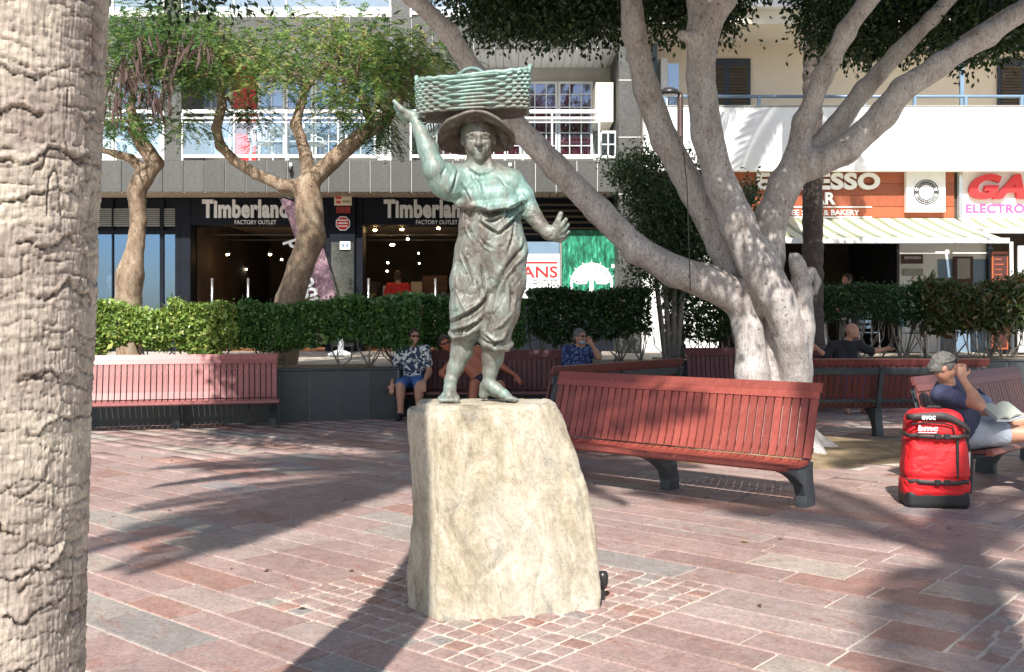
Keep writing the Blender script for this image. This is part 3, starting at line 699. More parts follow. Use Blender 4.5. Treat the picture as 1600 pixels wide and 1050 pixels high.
S.d = d.astype(np.float32)*0.8
S.rough(1.8, 0.024, 5, (1.1,1,0.7)); S.rough(5.5, 0.011, 9, (1.2,1,0.8)); S.rough(14, 0.006, 21, (1.2,1,0.8)); S.rough(36, 0.004, 22)
m_ = np.abs(S.d) < 0.05; idx = np.argwhere(m_); pp = S.lo+idx*S.h
rid = np.abs(fbm(pp*np.array([4.0,4.0,1.1]), 3, 40)); S.d[m_] += 0.008*np.exp(-(rid/0.03)**2)
plat = (side_d < -0.07) & (Z > 0.9); lvl = 1.037+0.004*fbm(np.stack([X*12, Y*12, X*0], -1), 2, 8); S.d = np.where(plat, np.clip(S.d, Z-lvl-0.0*Z, None)*0+np.minimum(np.maximum(S.d, Z-lvl-0.006), Z-lvl), S.d).astype(np.float32)
edge = (pp[:,2] > 0.985) & (pp[:,2] < 1.08)
S.d[:, :, :5] = np.maximum(S.d[:, :, :5], (-0.03-S.ax[2][:5])[None,None,:])
rock = sdf_part(S, 'rock_pedestal', M['rock']); tag(rock, 'tall rough tan boulder under the bronze statue', 'rock')
# small black lamp low against the rock
t = thing('ground_spotlight', 'small black spotlight at the right foot of the boulder', 'spotlight', (0.475,5.36,0))
build(MB().lathe([(0.0,0.06),(0.02,0.065),(0.028,0.09),(0.030,0.13),(0.022,0.15),(0.0,0.155)], 14), 'lamp_housing', M['blackmetal'], t, smooth=True)
build(MB().box(-0.01,0.01,-0.01,0.01,0.0,0.07), 'bracket', M['blackmetal'], t)

# ================================================================== STATUE
K = 297.4; SY = 5.38
def s(px, py, dy=0.0):
    Yv = SY+dy; return ((px-800)*Yv/F, Yv, CZ-(py-HZ)*Yv/F)
def r(p): return p/K
S = SDF((-0.72,5.08,1.0),(0.36,5.64,2.68), 0.0052)
E = lambda c, rr, k=0.03, **kw: S.ell(c, rr, k, **kw)
# pelvis, waist, chest
E(s(768,383,.01),(r(53),.135,r(46)),.05); E(s(768,350,0),(r(46),.125,r(34)),.05); E(s(766,312,0),(r(47),.125,r(44)),.05)
S.chain([s(717,280,.0),s(745,273,.02),s(770,275,.02),s(797,287,.0)],[r(22),r(20),r(20),r(21)],.04)
E(s(748,304,-.085),(r(20),r(17),r(18)),.035); E(s(782,306,-.085),(r(20),r(17),r(18)),.035)
S.chain([s(716,318,-.04),s(735,322,-.115),s(765,323,-.150),s(800,318,-.125),s(821,306,-.05),s(826,304,.04)],[r(6)]*6,.02)
E(s(728,352,.0),(r(10),.09,r(20)),.03); 
# neck and head
S.cap(s(748,275,0.0),s(747,240,-.01),r(22),r(17),.03); S.cap(s(763,240,-.03),s(769,272,-.05),r(4),r(5),.015)
E(s(747,212,-.01),(r(25),.098,r(30)),.02); E(s(748,233,-.035),(r(19),.07,r(15)),.025)
S.cap(s(739,229,-.075),s(737,222,-.075),r(7),r(7),.02); S.cap(s(758,229,-.075),s(760,222,-.075),r(7),r(7),.02)
for ex in (736.5, 758.5): E(s(ex,214.5,-.112),(r(6.2),.02,r(4.6)),.008,carve=True)
for ex in (736.5, 758.5): S.cap(s(ex-2,214.7,-.094),s(ex+2,214.7,-.094),r(3.2),r(3.2),.003)
for ex in (736.5, 758.5): S.chain([s(ex-7,211,-.092),s(ex,208.4,-.108),s(ex+7,210.5,-.094)],[r(2.0)]*3,.008)
S.cap(s(748,212,-.103),s(748.5,224,-.132),r(2.8),r(4.6),.01); S.cap(s(744,225.5,-.112),s(753,225.5,-.112),r(2.8),r(2.8),.006)
S.cap(s(741,233.4,-.100),s(756.5,232.8,-.100),r(2.4),r(2.4),.006); S.chain([s(741,236.6,-.092),s(748.5,238,-.100),s(756,236.2,-.092)],[r(2.4)]*3,.006)
S.chain([s(738.5,233.5,-.104),s(748,235.6,-.122),s(759,233,-.104)],[r(0.9)]*3,.003,carve=True); S.cap(s(749,244,-.082),s(749,245,-.082),r(7),r(7),.02)
S.cap(s(736,225,-.095),s(739,236,-.10),r(0.9),r(0.8),.005,carve=True); S.cap(s(760,225,-.095),s(758.5,236,-.10),r(0.9),r(0.8),.005,carve=True)
E(s(723,220,.0),(r(3.5),.02,r(8)),.006); E(s(772,220,.0),(r(3.5),.02,r(8)),.006); E(s(747,205,.04),(r(28),.10,r(28)),.03)
# raised arm
S.chain([s(712,282,0),s(694,284,-.06),s(680,268,-.10)],[r(25),r(22),r(17)],.03); E(s(704,298,-.03),(r(20),.08,r(16)),.03)
S.chain([s(678,262,-.10),s(668,235,-.09),s(656,205,-.07),s(650,190,-.06)],[r(17),r(14.5),r(10.5),r(8.5)],.02)
S.chain([s(684,252,-.10),s(690,268,-.1),s(700,262,-.08)],[r(7),r(8),r(8)],.02)
E(s(642,180,-.055),(r(12),.022,r(9)),.015); S.chain([s(640,178,-.06),s(627,170,-.07),s(616,158,-.07)],[r(5.2),r(4.4),r(3.0)],.008)
S.chain([s(637,181,-.04),s(625,176,-.04),s(618,167,-.035)],[r(5),r(4.2),r(3.0)],.006); S.chain([s(638,184,-.02),s(628,183,-.01),s(621,177,0)],[r(4.8),r(4),r(3.0)],.006)
S.chain([s(641,187,-.0),s(634,189,.015),s(628,186,.03)],[r(4.2),r(3.6),r(2.8)],.006); S.chain([s(648,182,-.06),s(656,178,-.07),s(662,181,-.08)],[r(5.5),r(5),r(4)],.01)
# lowered arm
S.chain([s(798,287,0),s(813,306,0),s(824,325,-.01)],[r(22),r(19),r(16)],.03); S.chain([s(824,325,-.01),s(836,340,-.05)],[r(16.5),r(13.5)],.015)
S.chain([s(834,338,-.05),s(843,350,-.09),s(852,360,-.12)],[r(11.5),r(11.5),r(10)],.015); E(s(860,364,-.13),(r(15),.035,r(12)),.015)
S.chain([s(866,356,-.14),s(872,345,-.15),s(876,334,-.15)],[r(5.4),r(4.8),r(4.2)],.007); S.chain([s(870,361,-.15),s(878,352,-.165),s(884,343,-.17)],[r(4.6),r(4.0),r(3.4)],.006)
S.chain([s(872,365,-.14),s(881,359,-.15),s(887,351,-.15)],[r(4.6),r(4.0),r(3.4)],.006); S.chain([s(871,370,-.13),s(880,368,-.13),s(888,362,-.13)],[r(4.6),r(3.8),r(3.2)],.006)
S.chain([s(867,374,-.11),s(876,376,-.11),s(884,371,-.10)],[r(4.4),r(3.6),r(3.0)],.006)
# legs inside rolled trousers
S.chain([s(742,398,.01),s(733,440,-.01),s(731,480,-.02),s(726,512,.0)],[r(33),r(28),r(26.5),r(23)],.035); S.chain([s(790,395,0),s(790,440,-.03),s(783,485,-.05),s(774,525,-.04)],[r(35),r(30),r(27),r(23.5)],.035)
E(s(733,500,-.05),(r(20),.05,r(22)),.03); E(s(745,455,-.06),(r(20),.05,r(26)),.03)
S.chain([s(704,521,.0),s(710,526,-.05),s(724,524,-.085),s(742,514,-.07),s(754,503,-.03)],[r(4.5)]*5,.012)
S.chain([s(750,530,.0),s(757,538,-.06),s(775,544,-.115),s(792,545,-.08),s(799,538,-.02)],[r(4.5)]*5,.012)
E(s(727,520,.03),(r(22),.085,r(16)),.03); E(s(775,530,.0),(r(22),.085,r(16)),.03)
# her right leg (left in view)
S.chain([s(724,525,.02),s(722,548,.035),s(712,575,.035),s(704,594,.03)],[r(20),r(17),r(12.5),r(9.5)],.02)
S.chain([s(704,597,.02),s(703,607,-.03),s(702,617,-.065),s(702,622,-.085)],[r(10),r(9.5),r(8),r(5)],.015); S.chain([s(703,610,-.03),s(691,622,-.075)],[r(7),r(5)],.01); S.chain([s(703,610,-.03),s(712,622,-.075)],[r(7),r(5.5)],.01); S.cap(s(704,614.5,.055),s(704,603,.045),r(8.5),r(8),.015)
for i, (tx, q) in enumerate(((686.5,3.0),(692.3,3.3),(698.6,3.5),(705.2,3.8),(713,5.2))): S.chain([s(tx+.3,621.5,-.075),s(tx,623.0,-.098),s(tx,625.8,-.112)],[r(q),r(q+.2),r(q)],.003)
# her left leg (right in view)
S.chain([s(772,538,-.01),s(770,560,.01),s(766,580,.01),s(764,596,.01)],[r(20),r(16.5),r(11.5),r(10)],.02)
S.chain([s(763,600,.01),s(775,607.5,-.01),s(788,616,-.04),s(796,621,-.05)],[r(10.5),r(9.5),r(7.5),r(6)],.015); S.chain([s(768,612,.02),s(786,620,.0)],[r(7),r(5)],.015); S.cap(s(758,604,.03),s(756,616.5,.035),r(9),r(8),.015)
for (tx, ty, dy, q) in ((804,625,-.09,4.6),(808,625,-.068,3.3),(807,624.6,-.045,3.1),(804.5,624.2,-.02,2.9),(800,623.6,.005,2.7)): S.chain([s(tx-11,ty-2.5,dy+.01),s(tx-5,ty-2.0,dy+.003),s(tx,ty,dy)],[r(q),r(q+.3),r(q)],.003)
S.rough(5, 0.0035, 3); S.rough(16, 0.0022, 8)
S.d[:, :, :6] = np.maximum(S.d[:, :, :6], (1.034-S.ax[2][:6])[None,None,:])
FOLDS = [  # (points px, width px, height m)  + ridge, - groove
 ([(752,343),(765,352),(778,360)],2.6,.013),([(778,361),(797,343),(818,318)],2.8,.014),([(783,364),(802,347),(822,323)],2.2,-.014),([(750,348),(764,357),(777,365)],2.2,-.012),
 ([(757,342),(772,341),(783,335)],2.2,.011),([(759,346),(773,345),(785,339)],1.8,-.011),([(786,340),(790,330),(795,322)],2.0,.010),([(790,341),(794,332),(799,323)],1.6,-.010),
 ([(728,355),(733,366),(739,378)],2.4,.009),([(731,354),(736,365),(742,376)],1.7,-.009),([(753,374),(760,382),(769,388)],1.7,-.010),([(750,377),(758,386),(767,392)],2.2,.008),
 ([(718,397),(724,408),(731,424),(737,442)],2.4,.010),([(721,396),(728,408),(735,424),(741,440)],1.8,-.010),([(800,352),(797,370),(790,392)],2.2,.009),([(804,353),(801,371),(794,393)],1.7,-.010),
 ([(812,352),(815,372),(813,396)],2.2,.008),([(822,378),(812,395),(796,412),(782,430),(770,455),(764,485),(758,512)],3.2,-.022),([(826,384),(817,399),(802,416),(789,434),(778,458),(771,485)],3.4,.012),
 ([(704,498),(720,490),(738,480),(752,468),(762,450)],3.0,.014),([(706,504),(722,496),(741,486),(755,474),(765,457)],2.2,-.014),([(707,514),(726,509),(744,500),(760,486)],2.8,.012),([(709,519),(728,514),(746,505)],2.0,-.012),
 ([(715,455),(722,475),(732,490)],2.2,.007),([(712,430),(715,455),(713,480)],2.4,.007),([(742,430),(750,452),(752,470)],2.0,-.008),([(756,415),(760,440),(759,462)],2.2,.008),([(752,415),(756,440),(755,462)],1.6,-.008),
 ([(768,515),(782,508),(798,492)],2.6,.009),([(758,520),(772,532),(785,529),(794,512)],2.6,.011),([(760,526),(773,537),(788,534),(797,520)],1.8,-.012),([(800,440),(806,462),(803,486)],2.2,.007),([(795,440),(800,463),(797,488)],1.7,-.007),
 ([(702,516),(709,522),(722,521),(740,511),(753,500)],1.7,-.010),([(751,527),(759,535),(776,540),(793,541)],1.7,-.010),
 ([(722,288),(728,300),(734,312)],2.2,-.008),([(726,286),(732,299),(738,312)],2.4,.007),([(738,275),(748,290),(752,305)],2.2,.006),([(742,273),(752,288),(757,303)],1.6,-.006),([(776,280),(785,292),(797,300)],2.0,.006),([(780,278),(790,290),(801,298)],1.6,-.006),
 ([(715,268),(712,282),(706,300)],2.0,-.010),([(711,266),(707,281),(700,299)],2.4,.008),([(696,262),(690,272),(688,284)],1.8,-.008),([(805,300),(812,312),(815,325)],2.0,-.007),([(812,298),(820,312),(823,326)],2.2,.007),
 ([(826,330),(834,330),(841,328)],1.8,-.008),([(824,338),(833,337),(841,334)],2.2,.008),([(744,319),(765,327),(795,323),(820,311)],2.0,.006),([(742,327),(765,333),(796,328),(823,316)],3.0,-.016),
 ([(735,262),(748,270),(764,268),(772,262)],1.8,.007),([(733,266),(748,275),(766,273)],1.6,-.007),([(820,400),(822,430),(815,460)],2.0,.006),([(712,395),(709,425),(708,450)],2.0,.006)]
def folds(V, Q):
    N_ = vnormals(V, Q); px = 800+V[:,0]*F/V[:,1]; py = HZ-(V[:,2]-CZ)*F/V[:,1]; disp = np.zeros(len(V)); fr = np.clip(-N_[:,1]*1.6, 0, 1)
    for pts, w, hgt in FOLDS:
        best = np.full(len(V), 1e9); tt = np.zeros(len(V)); L_ = len(pts)-1
        for i in range(L_):
            a = np.array(pts[i], float); b = np.array(pts[i+1], float); d = b-a; t = np.clip(((px-a[0])*d[0]+(py-a[1])*d[1])/(d@d), 0, 1)
            q = np.hypot(px-a[0]-t*d[0], py-a[1]-t*d[1]); m = q < best; best = np.where(m, q, best); tt = np.where(m, (i+t)/L_, tt)
        disp += 1.35*hgt*np.exp(-(best/w)**2)*(0.35+0.65*np.sin(np.pi*np.clip(tt, .04, .96)))
    cl = (py > 318) & (py < 530)
    nz = fbm(np.stack([px*0.07, py*0.022, V[:,1]*6], 1), 3, 77); disp += np.where(cl, 0.005*nz, 0)
    nz2 = np.abs(fbm(np.stack([px*0.05+py*.02, py*0.03-px*.01, V[:,1]*5], 1), 3, 78)); disp -= np.where(cl, 0.005*np.exp(-(nz2/0.05)**2), 0)
    return (V + N_*(disp*fr)[:,None]).astype(np.float32)
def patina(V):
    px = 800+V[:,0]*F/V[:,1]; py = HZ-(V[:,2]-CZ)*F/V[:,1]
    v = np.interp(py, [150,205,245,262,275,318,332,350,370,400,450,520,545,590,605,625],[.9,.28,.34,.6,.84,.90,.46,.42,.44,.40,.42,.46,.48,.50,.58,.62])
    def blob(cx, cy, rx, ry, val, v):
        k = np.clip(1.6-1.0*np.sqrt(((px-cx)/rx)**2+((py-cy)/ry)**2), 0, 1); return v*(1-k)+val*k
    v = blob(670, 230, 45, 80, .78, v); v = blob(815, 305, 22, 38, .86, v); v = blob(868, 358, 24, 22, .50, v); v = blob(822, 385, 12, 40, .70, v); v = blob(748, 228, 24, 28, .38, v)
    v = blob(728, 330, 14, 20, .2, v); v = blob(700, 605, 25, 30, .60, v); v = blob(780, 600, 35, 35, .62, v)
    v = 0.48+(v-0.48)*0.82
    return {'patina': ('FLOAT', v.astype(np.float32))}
statue = thing('bronze_statue', 'green bronze statue of a barefoot woman carrying a basket on her hat', 'statue', (-0.13,5.38,1.035))
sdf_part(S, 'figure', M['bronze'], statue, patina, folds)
# hat
hc = np.array(s(745,203)); nr, na = 30, 90; vs = []; R_ = 0.202
tilt = Matrix.Rotation(math.radians(-23), 3, 'X')
def hatpt(rr, a, under):
    x = math.cos(a)*rr*(1+0.03*math.sin(3*a)); y = math.sin(a)*rr*(1+0.02*math.cos(2*a)); u = rr/R_
    z = 0.055*(1-min(1, rr/0.10)**2) if rr < 0.10 else 0.0
    z += -0.055*max(0, u-0.5)*abs(math.cos(a))**2*2 + 0.012*math.sin(5*a+1)*max(0, u-.6) - 0.02*max(0, u-.82)*4*(0.5+0.5*math.sin(2*a))
    z -= 0.016 if under else 0
    if under and rr < 0.09: z = min(z, 0.03)
    v = tilt @ Vector((x, -y, z)); v.y = v.y; return (hc[0]+v.x, hc[1]+v.y, hc[2]+v.z)
ringsr = [R_*i/nr for i in range(nr+1)]
for under in (False, True):
    for i in range(nr+1):
        for k in range(na): vs.append(hatpt(ringsr[i], 2*math.pi*k/na, under))
fs = []
for u in (0, 1):
    o = u*(nr+1)*na
    for i in range(nr):
        for k in range(na):
            q = (o+i*na+k, o+(i+1)*na+k, o+(i+1)*na+(k+1)%na, o+i*na+(k+1)%na); fs.append(q if u else q[::-1])
for k in range(na): a0 = nr*na+k; a1 = nr*na+(k+1)%na; b0 = (nr+1)*na+a0; b1 = (nr+1)*na+a1; fs.append((a0, a1, b1, b0))
Vh = np.array(vs, dtype=np.float32); nz = fbm(Vh*18, 4, 5)[:,None]; Vh[:,2:3] += nz*0.006
Vl = Vh - np.array(abs_loc(statue))
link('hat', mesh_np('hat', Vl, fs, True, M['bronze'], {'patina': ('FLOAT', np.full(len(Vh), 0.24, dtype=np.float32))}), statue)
# basket: woven wall as real relief
nu, nv = 520, 80; a_, b_ = 0.278, 0.160; H_ = 0.185
cb = np.array([(740-800)*SY/F, SY, 0]); zb = CZ-(179-HZ)*SY/F-0.006
U = np.arange(nu)/nu; Vv = np.arange(nv+1)/nv
def sup(u, g=0.0):
    th = 2*np.pi*u; c, s_ = np.cos(th), np.sin(th); e = 0.42
    return np.sign(c)*np.abs(c)**e*(a_+g), np.sign(s_)*np.abs(s_)**e*(b_+g)
uu, vvv = np.meshgrid(U, Vv, indexing='ij'); x, y = sup(uu); flare = 0.985+0.03*vvv
rows_ = 10; rr_ = np.floor(vvv*rows_); stakes = 22
wave = np.sin(2*np.pi*(uu*stakes)+np.pi*rr_); prof = np.sqrt(np.clip(1-((vvv*rows_-rr_)*2-1)**2, 0, 1))
disp = 0.024*prof*(0.5+0.5*wave)**1.0+0.002*prof; nn_ = np.hypot(x, y); 
disp = disp*(vvv < 0.97) + 0.004*fbm(np.stack([x*25, y*25, vvv*9], -1), 3, 6)
X_ = x*flare*(1+disp/nn_*1.0)+cb[0]; Y_ = y*flare*(1+disp/nn_)+cb[1]
slope = 0.055*(x/a_)*0.5
Z_ = zb + H_*vvv + slope*(0.55+0.6*vvv) + 0.008*np.sin(2*np.pi*uu*2+1)*(vvv)
Vb = np.stack([X_, Y_, Z_], -1).reshape(-1, 3); fb = []
I_ = np.arange(nu)[:,None]*(nv+1)+np.arange(nv)[None,:]; J_ = ((np.arange(nu)+1)%nu)[:,None]*(nv+1)+np.arange(nv)[None,:]
fb = np.stack([I_, J_, J_+1, I_+1], -1).reshape(-1, 4)
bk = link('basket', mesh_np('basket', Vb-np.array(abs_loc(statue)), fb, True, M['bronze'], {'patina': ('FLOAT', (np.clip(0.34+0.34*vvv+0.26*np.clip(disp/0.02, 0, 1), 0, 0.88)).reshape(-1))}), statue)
bm = MB(); ring = []
for k in range(60):
    x, y = sup(k/60.0); ring.append((float(x)*0.96, float(y)*0.96))
def bz(x, v): return zb+H_*v+0.055*(x/a_)*0.5*(0.55+0.6*v)
bm.add([(cb[0], cb[1], bz(0,0)+.0)]+[(cb[0]+x, cb[1]+y, bz(x,0)) for x, y in ring], [(0, 1+(k+1)%60, 1+k) for k in range(60)])
bm.add([(cb[0], cb[1], bz(0,.25)+.0)]+[(cb[0]+x*.98, cb[1]+y*.98, bz(x,.25)) for x, y in ring], [(0, 1+k, 1+(k+1)%60) for k in range(60)])
def bpart(mb, name, v=0.7, par=bk):
    o = build(mb, name, M['bronze'], statue, ws=True, smooth=True); n = len(o.data.vertices); at = o.data.attributes.new('patina', 'FLOAT', 'POINT'); at.data.foreach_set('value', np.full(n, v, dtype=np.float32)); o.parent = par; return o
bpart(bm, 'basket_base', 0.3)
rm = MB(); pts = []
for k in range(91):
    x, y = sup((k%90)/90.0, 0.006); x = float(x)*1.01; y = float(y)*1.01; pts.append((cb[0]+x, cb[1]+y, bz(x,1.0)+0.008*math.sin(4*math.pi*(k%90)/90+1)+0.003*math.sin(k*1.3)))
rm.tube(pts, 0.0105, 8, False); bpart(rm, 'rim', 0.85)
def hoop(x0, x1, y, hgt, rad, name='handle'):
    mb = MB(); pts = []
    for k in range(15):
        a = math.pi*k/14; x = (x0+x1)/2-(x1-x0)/2*math.cos(a); pts.append((cb[0]+x, cb[1]+y, bz(x,1.0)-0.012+hgt*math.sin(a)))
    mb.tube(pts, rad, 8); bpart(mb, name, 0.9)
hoop(-0.12, 0.075, 0.155, 0.115, 0.0115)
for sx in (-1, 1):
    mb = MB(); pts = []
    for k in range(13):
        a = math.pi*k/12; y = -0.075*math.cos(a); pts.append((cb[0]+sx*(0.284+0.012*math.sin(a)), cb[1]+y-0.02, bz(sx*a_,0.93)+0.052*math.sin(a)))
    mb.tube(pts, [0.008+0.005*math.sin(math.pi*k/12) for k in range(13)], 8); bpart(mb, 'handle', 0.9)
# ================================================================== TREES, PALMS, HEDGES
def leaf_mesh(name, C, D, size, col, width=0.45, fold=0.0):
    """C centres, D unit directions, one rhombus per leaf."""
    C = np.asarray(C, dtype=np.float32); D = np.asarray(D, dtype=np.float32); n = len(C)
    R = RNG.normal(size=(n, 3)); W = np.cross(D, R); W /= np.linalg.norm(W, axis=1, keepdims=True)+1e-9
    size = np.asarray(size).reshape(-1, 1)*np.ones((n, 1)); V = np.empty((n, 4, 3), dtype=np.float32)
    V[:,0] = C-D*size*0.5; V[:,2] = C+D*size*0.5; V[:,1] = C+W*size*0.5*width; V[:,3] = C-W*size*0.5*width
    Q = np.arange(n*4).reshape(n, 4); col = np.asarray(col, dtype=np.float32)
    if col.ndim == 1: col = np.tile(col, (n, 1))
    T = np.ones((n, 4, 4), dtype=np.float32); T[:,:,:3] = col[:,None,:]
    return mesh_np(name, V.reshape(-1, 3), Q, False, None, {'tint': ('FLOAT_COLOR', T.reshape(-1, 4))})
def pick(cols, w, n, var=0.2):
    c = np.array(cols)[RNG.choice(len(cols), n, p=np.array(w)/sum(w))]; return c*RNG.uniform(1-var, 1+var, (n, 1))
def unit(v): return v/(np.linalg.norm(v, axis=1, keepdims=True)+1e-9)
# ---- foreground palm
def palm_crown(root, top, nfr, L_, seed, mat_leaf, emin=-34, lift=False):
    rs = np.random.default_rng(seed); meshes = []
    for var in range(4):
        C = []; D = []; ns = 26; pts = []
        for i in range(ns+1):
            t = i/ns; pts.append(np.array([L_*t*(1-0.10*t), 0, 0.55*L_*0.33*math.sin(t*2.4)-0.42*L_*0.42*t*t*(1+0.15*var)]))
        nl = 62
        for i in range(nl):
            t = 0.10+0.90*i/nl; k = min(ns-1, int(t*ns)); f = t*ns-k; p = pts[k]*(1-f)+pts[k+1]*f; tg = pts[k+1]-pts[k]; tg /= np.linalg.norm(tg)
            ll = 0.42*math.sin(math.pi*min(1, 0.12+t*0.86))**0.6+0.08
            for sd in (-1, 1):
                d = tg*0.62+np.array([0, sd*0.8, -0.10-0.3*rs.random()]); d /= np.linalg.norm(d); C.append((p, d, ll, sd))
        vs = []; fs = []; 
        for p, d, ll, sd in C:
            w = 0.016; o = len(vs); up = np.array([0.25, 0, 1.0]); q = np.cross(d, up); q /= np.linalg.norm(q); m = p+d*ll*0.55+np.array([0,0,-0.02]); e = p+d*ll+np.array([0,0,-0.10*ll])
            vs += [p-q*w*.5, p+q*w*.5, m+q*w, m-q*w, e]; fs += [(o,o+1,o+2,o+3),(o+3,o+2,o+4,o+4)]
        mb = MB(); mb.add([tuple(v) for v in vs], [f if f[2] != f[3] else f[:3] for f in fs]); mb.tube([tuple(p) for p in pts], [0.028*(1-0.85*i/ns)+0.004 for i in range(ns+1)], 5)
        me = bpy.data.meshes.new('frond'); me.from_pydata(mb.v, [], mb.f); me.materials.append(mat_leaf)
        at = me.attributes.new('tint', 'FLOAT_COLOR', 'POINT'); at.data.foreach_set('color', np.tile(np.array([0.055,0.10,0.03,1], dtype=np.float32), len(me.vertices))); me.update(); meshes.append(me)
    for i in range(nfr):
        az = i*2.39996+rs.uniform(-.2, .2); el = math.radians(rs.uniform(emin, 62))*(1 if i % 3 else .8)
        if lift and math.sin(az) < -0.2: el = math.radians(rs.uniform(22, 65)) if math.cos(az) > -0.35 else math.radians(rs.uniform(-62, 20))
        o = link('frond', meshes[i % 4], root); o.location = Vector(top)-abs_loc(root); o.rotation_euler = (rs.uniform(-.15, .15), -el, az); o.scale = [rs.uniform(.85, 1.1)]*3
palm = thing('palm_tree', 'thick scarred palm trunk close to the camera along the left edge', 'palm tree', (-1.10,2.15,0))
nth, nz_ = 560, 520; th = np.linspace(0, 2*np.pi, nth, endpoint=False); zz = np.concatenate([np.linspace(0.0, 0.55, 20, endpoint=False), np.linspace(0.55, 2.6, nz_-60, endpoint=False), np.linspace(2.6, 7.4, 41)])
TH, ZZ = np.meshgrid(th, zz, indexing='ij'); c3 = np.stack([np.cos(TH), np.sin(TH), ZZ*5.0], -1)
n1 = fbm(c3*np.array([1.3,1.3,.9]), 3, 3); n2 = fbm(c3*np.array([2.6,2.6,6.0]), 4, 13); n3 = fbm(c3*np.array([7,7,22]), 4, 23); n4 = fbm(c3*np.array([26,26,34]), 3, 29)
rad = np.interp(ZZ, [0,.4,.9,1.5,2.2,4,8.2], [.27,.215,.2,.199,.205,.19,.17])
ph = ZZ/0.088+n1*1.5+0.25*n2; fr_ = ph-np.floor(ph); ring = np.exp(-((fr_-0.5)/0.10)**2); rid_ = np.floor(ph)
amp = vnoise(np.stack([rid_*3.7, np.cos(TH)*1.3+5, np.sin(TH)*1.3], -1), 4)
wob = n1*1.5+0.35*n2
led = np.clip(amp+0.25, 0, 1)*ring*0.008*np.clip(0.6+n2*1.5,0,1.4) - np.exp(-((fr_-0.40)/0.045)**2)*0.012*np.clip(amp+0.5, 0, 1)*np.clip(.7+n2*2,0,1.5)
ph2 = ZZ/0.031+n1*2.5+n2*0.8; f2 = ph2-np.floor(ph2); led2 = -0.004*np.exp(-((f2-.5)/.12)**2)*np.clip(n2+0.5, 0, 1)
crk = -0.012*np.exp(-(np.abs(fbm(c3*np.array([9,9,3.2]), 3, 51))/0.035)**2)*np.clip(0.6-ring, 0, 1)
strap = 0.008*np.exp(-(np.abs(fbm(c3*np.array([1.3,1.3,2.2])+7, 2, 61))/0.028)**2)*np.clip(TH*0+vnoise(c3*2.1, 9)*1.6+0.35, 0, 1)
def cracks(sp, seed, wd, thr, wv=1.2):
    p_ = ZZ/sp+wv*fbm(c3*np.array([1.5,1.5,.7])+seed, 3, seed)+0.30*fbm(c3*np.array([6,6,6]), 3, seed+5); k_ = np.floor(p_); f_ = p_-k_
    on = vnoise(np.stack([k_*5.1+seed, np.cos(TH)*2.2+9, np.sin(TH)*2.2], -1), seed+1); return np.exp(-((f_-.5)/wd)**2)*np.clip((on-thr)*3.5, 0, 1), f_, on
ck1, f1_, on1 = cracks(0.088, 3, .024, -.15, .8); ck2, f2_, on2 = cracks(0.036, 17, .05, -.15, 1.5); ck3, f3_, on3 = cracks(0.018, 31, .09, -.05, 2.5)
lip = np.exp(-((f1_-.60)/.06)**2)*np.clip((on1+.1)*2.5, 0, 1)
vcr = np.exp(-(np.abs(fbm(c3*np.array([5.5,5.5,1.4]), 2, 51))/0.028)**2)*np.clip(vnoise(c3*np.array([2,2,3.0]), 77)*3-.3, 0, 1)
fib = fbm(c3*np.array([48,48,3.0]), 2, 41)
plate = fbm(np.stack([np.floor(ZZ/0.095+1.2*fbm(c3*np.array([1.5,1.5,.7])+3, 3, 3))*3.3, np.cos(TH)*1.6, np.sin(TH)*1.6], -1), 2, 63)
rr = rad + 0.8*(0.005*plate + 0.006*lip - 0.013*ck1 - 0.007*ck2 - 0.004*ck3 - 0.010*vcr + strap*.4 + 0.003*n2 + 0.0036*n3 + 0.0034*n4 + 0.0022*fib)
tone = np.clip(ck1*.95+ck2*.6+ck3*.3+vcr*.8, 0, .9)
lean = (ZZ-1.2)*0.034-0.054*np.maximum(0, ZZ-2.8)**2
Vp = np.stack([np.cos(TH)*rr+lean, np.sin(TH)*rr, ZZ], -1).reshape(-1, 3); nzz = len(zz)
Ia = np.arange(nth)[:,None]*nzz+np.arange(nzz-1)[None,:]; Ib = ((np.arange(nth)+1)%nth)[:,None]*nzz+np.arange(nzz-1)[None,:]
link('trunk', mesh_np('trunk', Vp, np.stack([Ia, Ib, Ib+1, Ia+1], -1).reshape(-1, 4), True, M['palm'], {'tone': ('FLOAT', tone.reshape(-1).astype(np.float32))}), palm)
palm_crown(palm, (-1.98,2.15,7.4), 50, 2.9, 5, M['leafw'], -36, True)
def far_palm(loc, h, r0, seed, label, mat, L_=2.6, nf=30, leanx=0.0):
    t = thing('palm_tree', label, 'palm tree', loc); mb = MB(); pts = []; rs_ = []
    n = int(h/0.11)
    for i in range(n+1):
        z = h*i/n; pts.append((leanx*(i/n)**2, 0.05*math.sin(i*0.05), z)); rs_.append(r0*(1+0.10*(i % 2))*(1-0.15*i/n)+random.uniform(-.008,.008))
    build(mb.tube(pts, rs_, 16), 'trunk', mat, t, smooth=False); palm_crown(t, (loc[0]+leanx, loc[1], loc[2]+h), nf, L_, seed, M['leafw']); return t
far_palm((0.75,-1.6,0), 12.8, 0.115, 9, 'slim palm standing behind the camera, its shadow falling at right', M['palm_dark'], 2.6, 34, 2.3)
far_palm((3.2,-4.6,0), 10.8, 0.115, 29, 'unseen leaning palm added behind the camera to cast frond shadows', M['palm_dark'], 2.5, 9, -2.2)  # added out of view, sparse and leaning to shape the ground shadows
far_palm((4.99,16.95,0.72), 8.6, 0.165, 19, 'dark straight palm trunk behind the hedge, right of the big tree', M['palm_dark'], 2.3, 26)

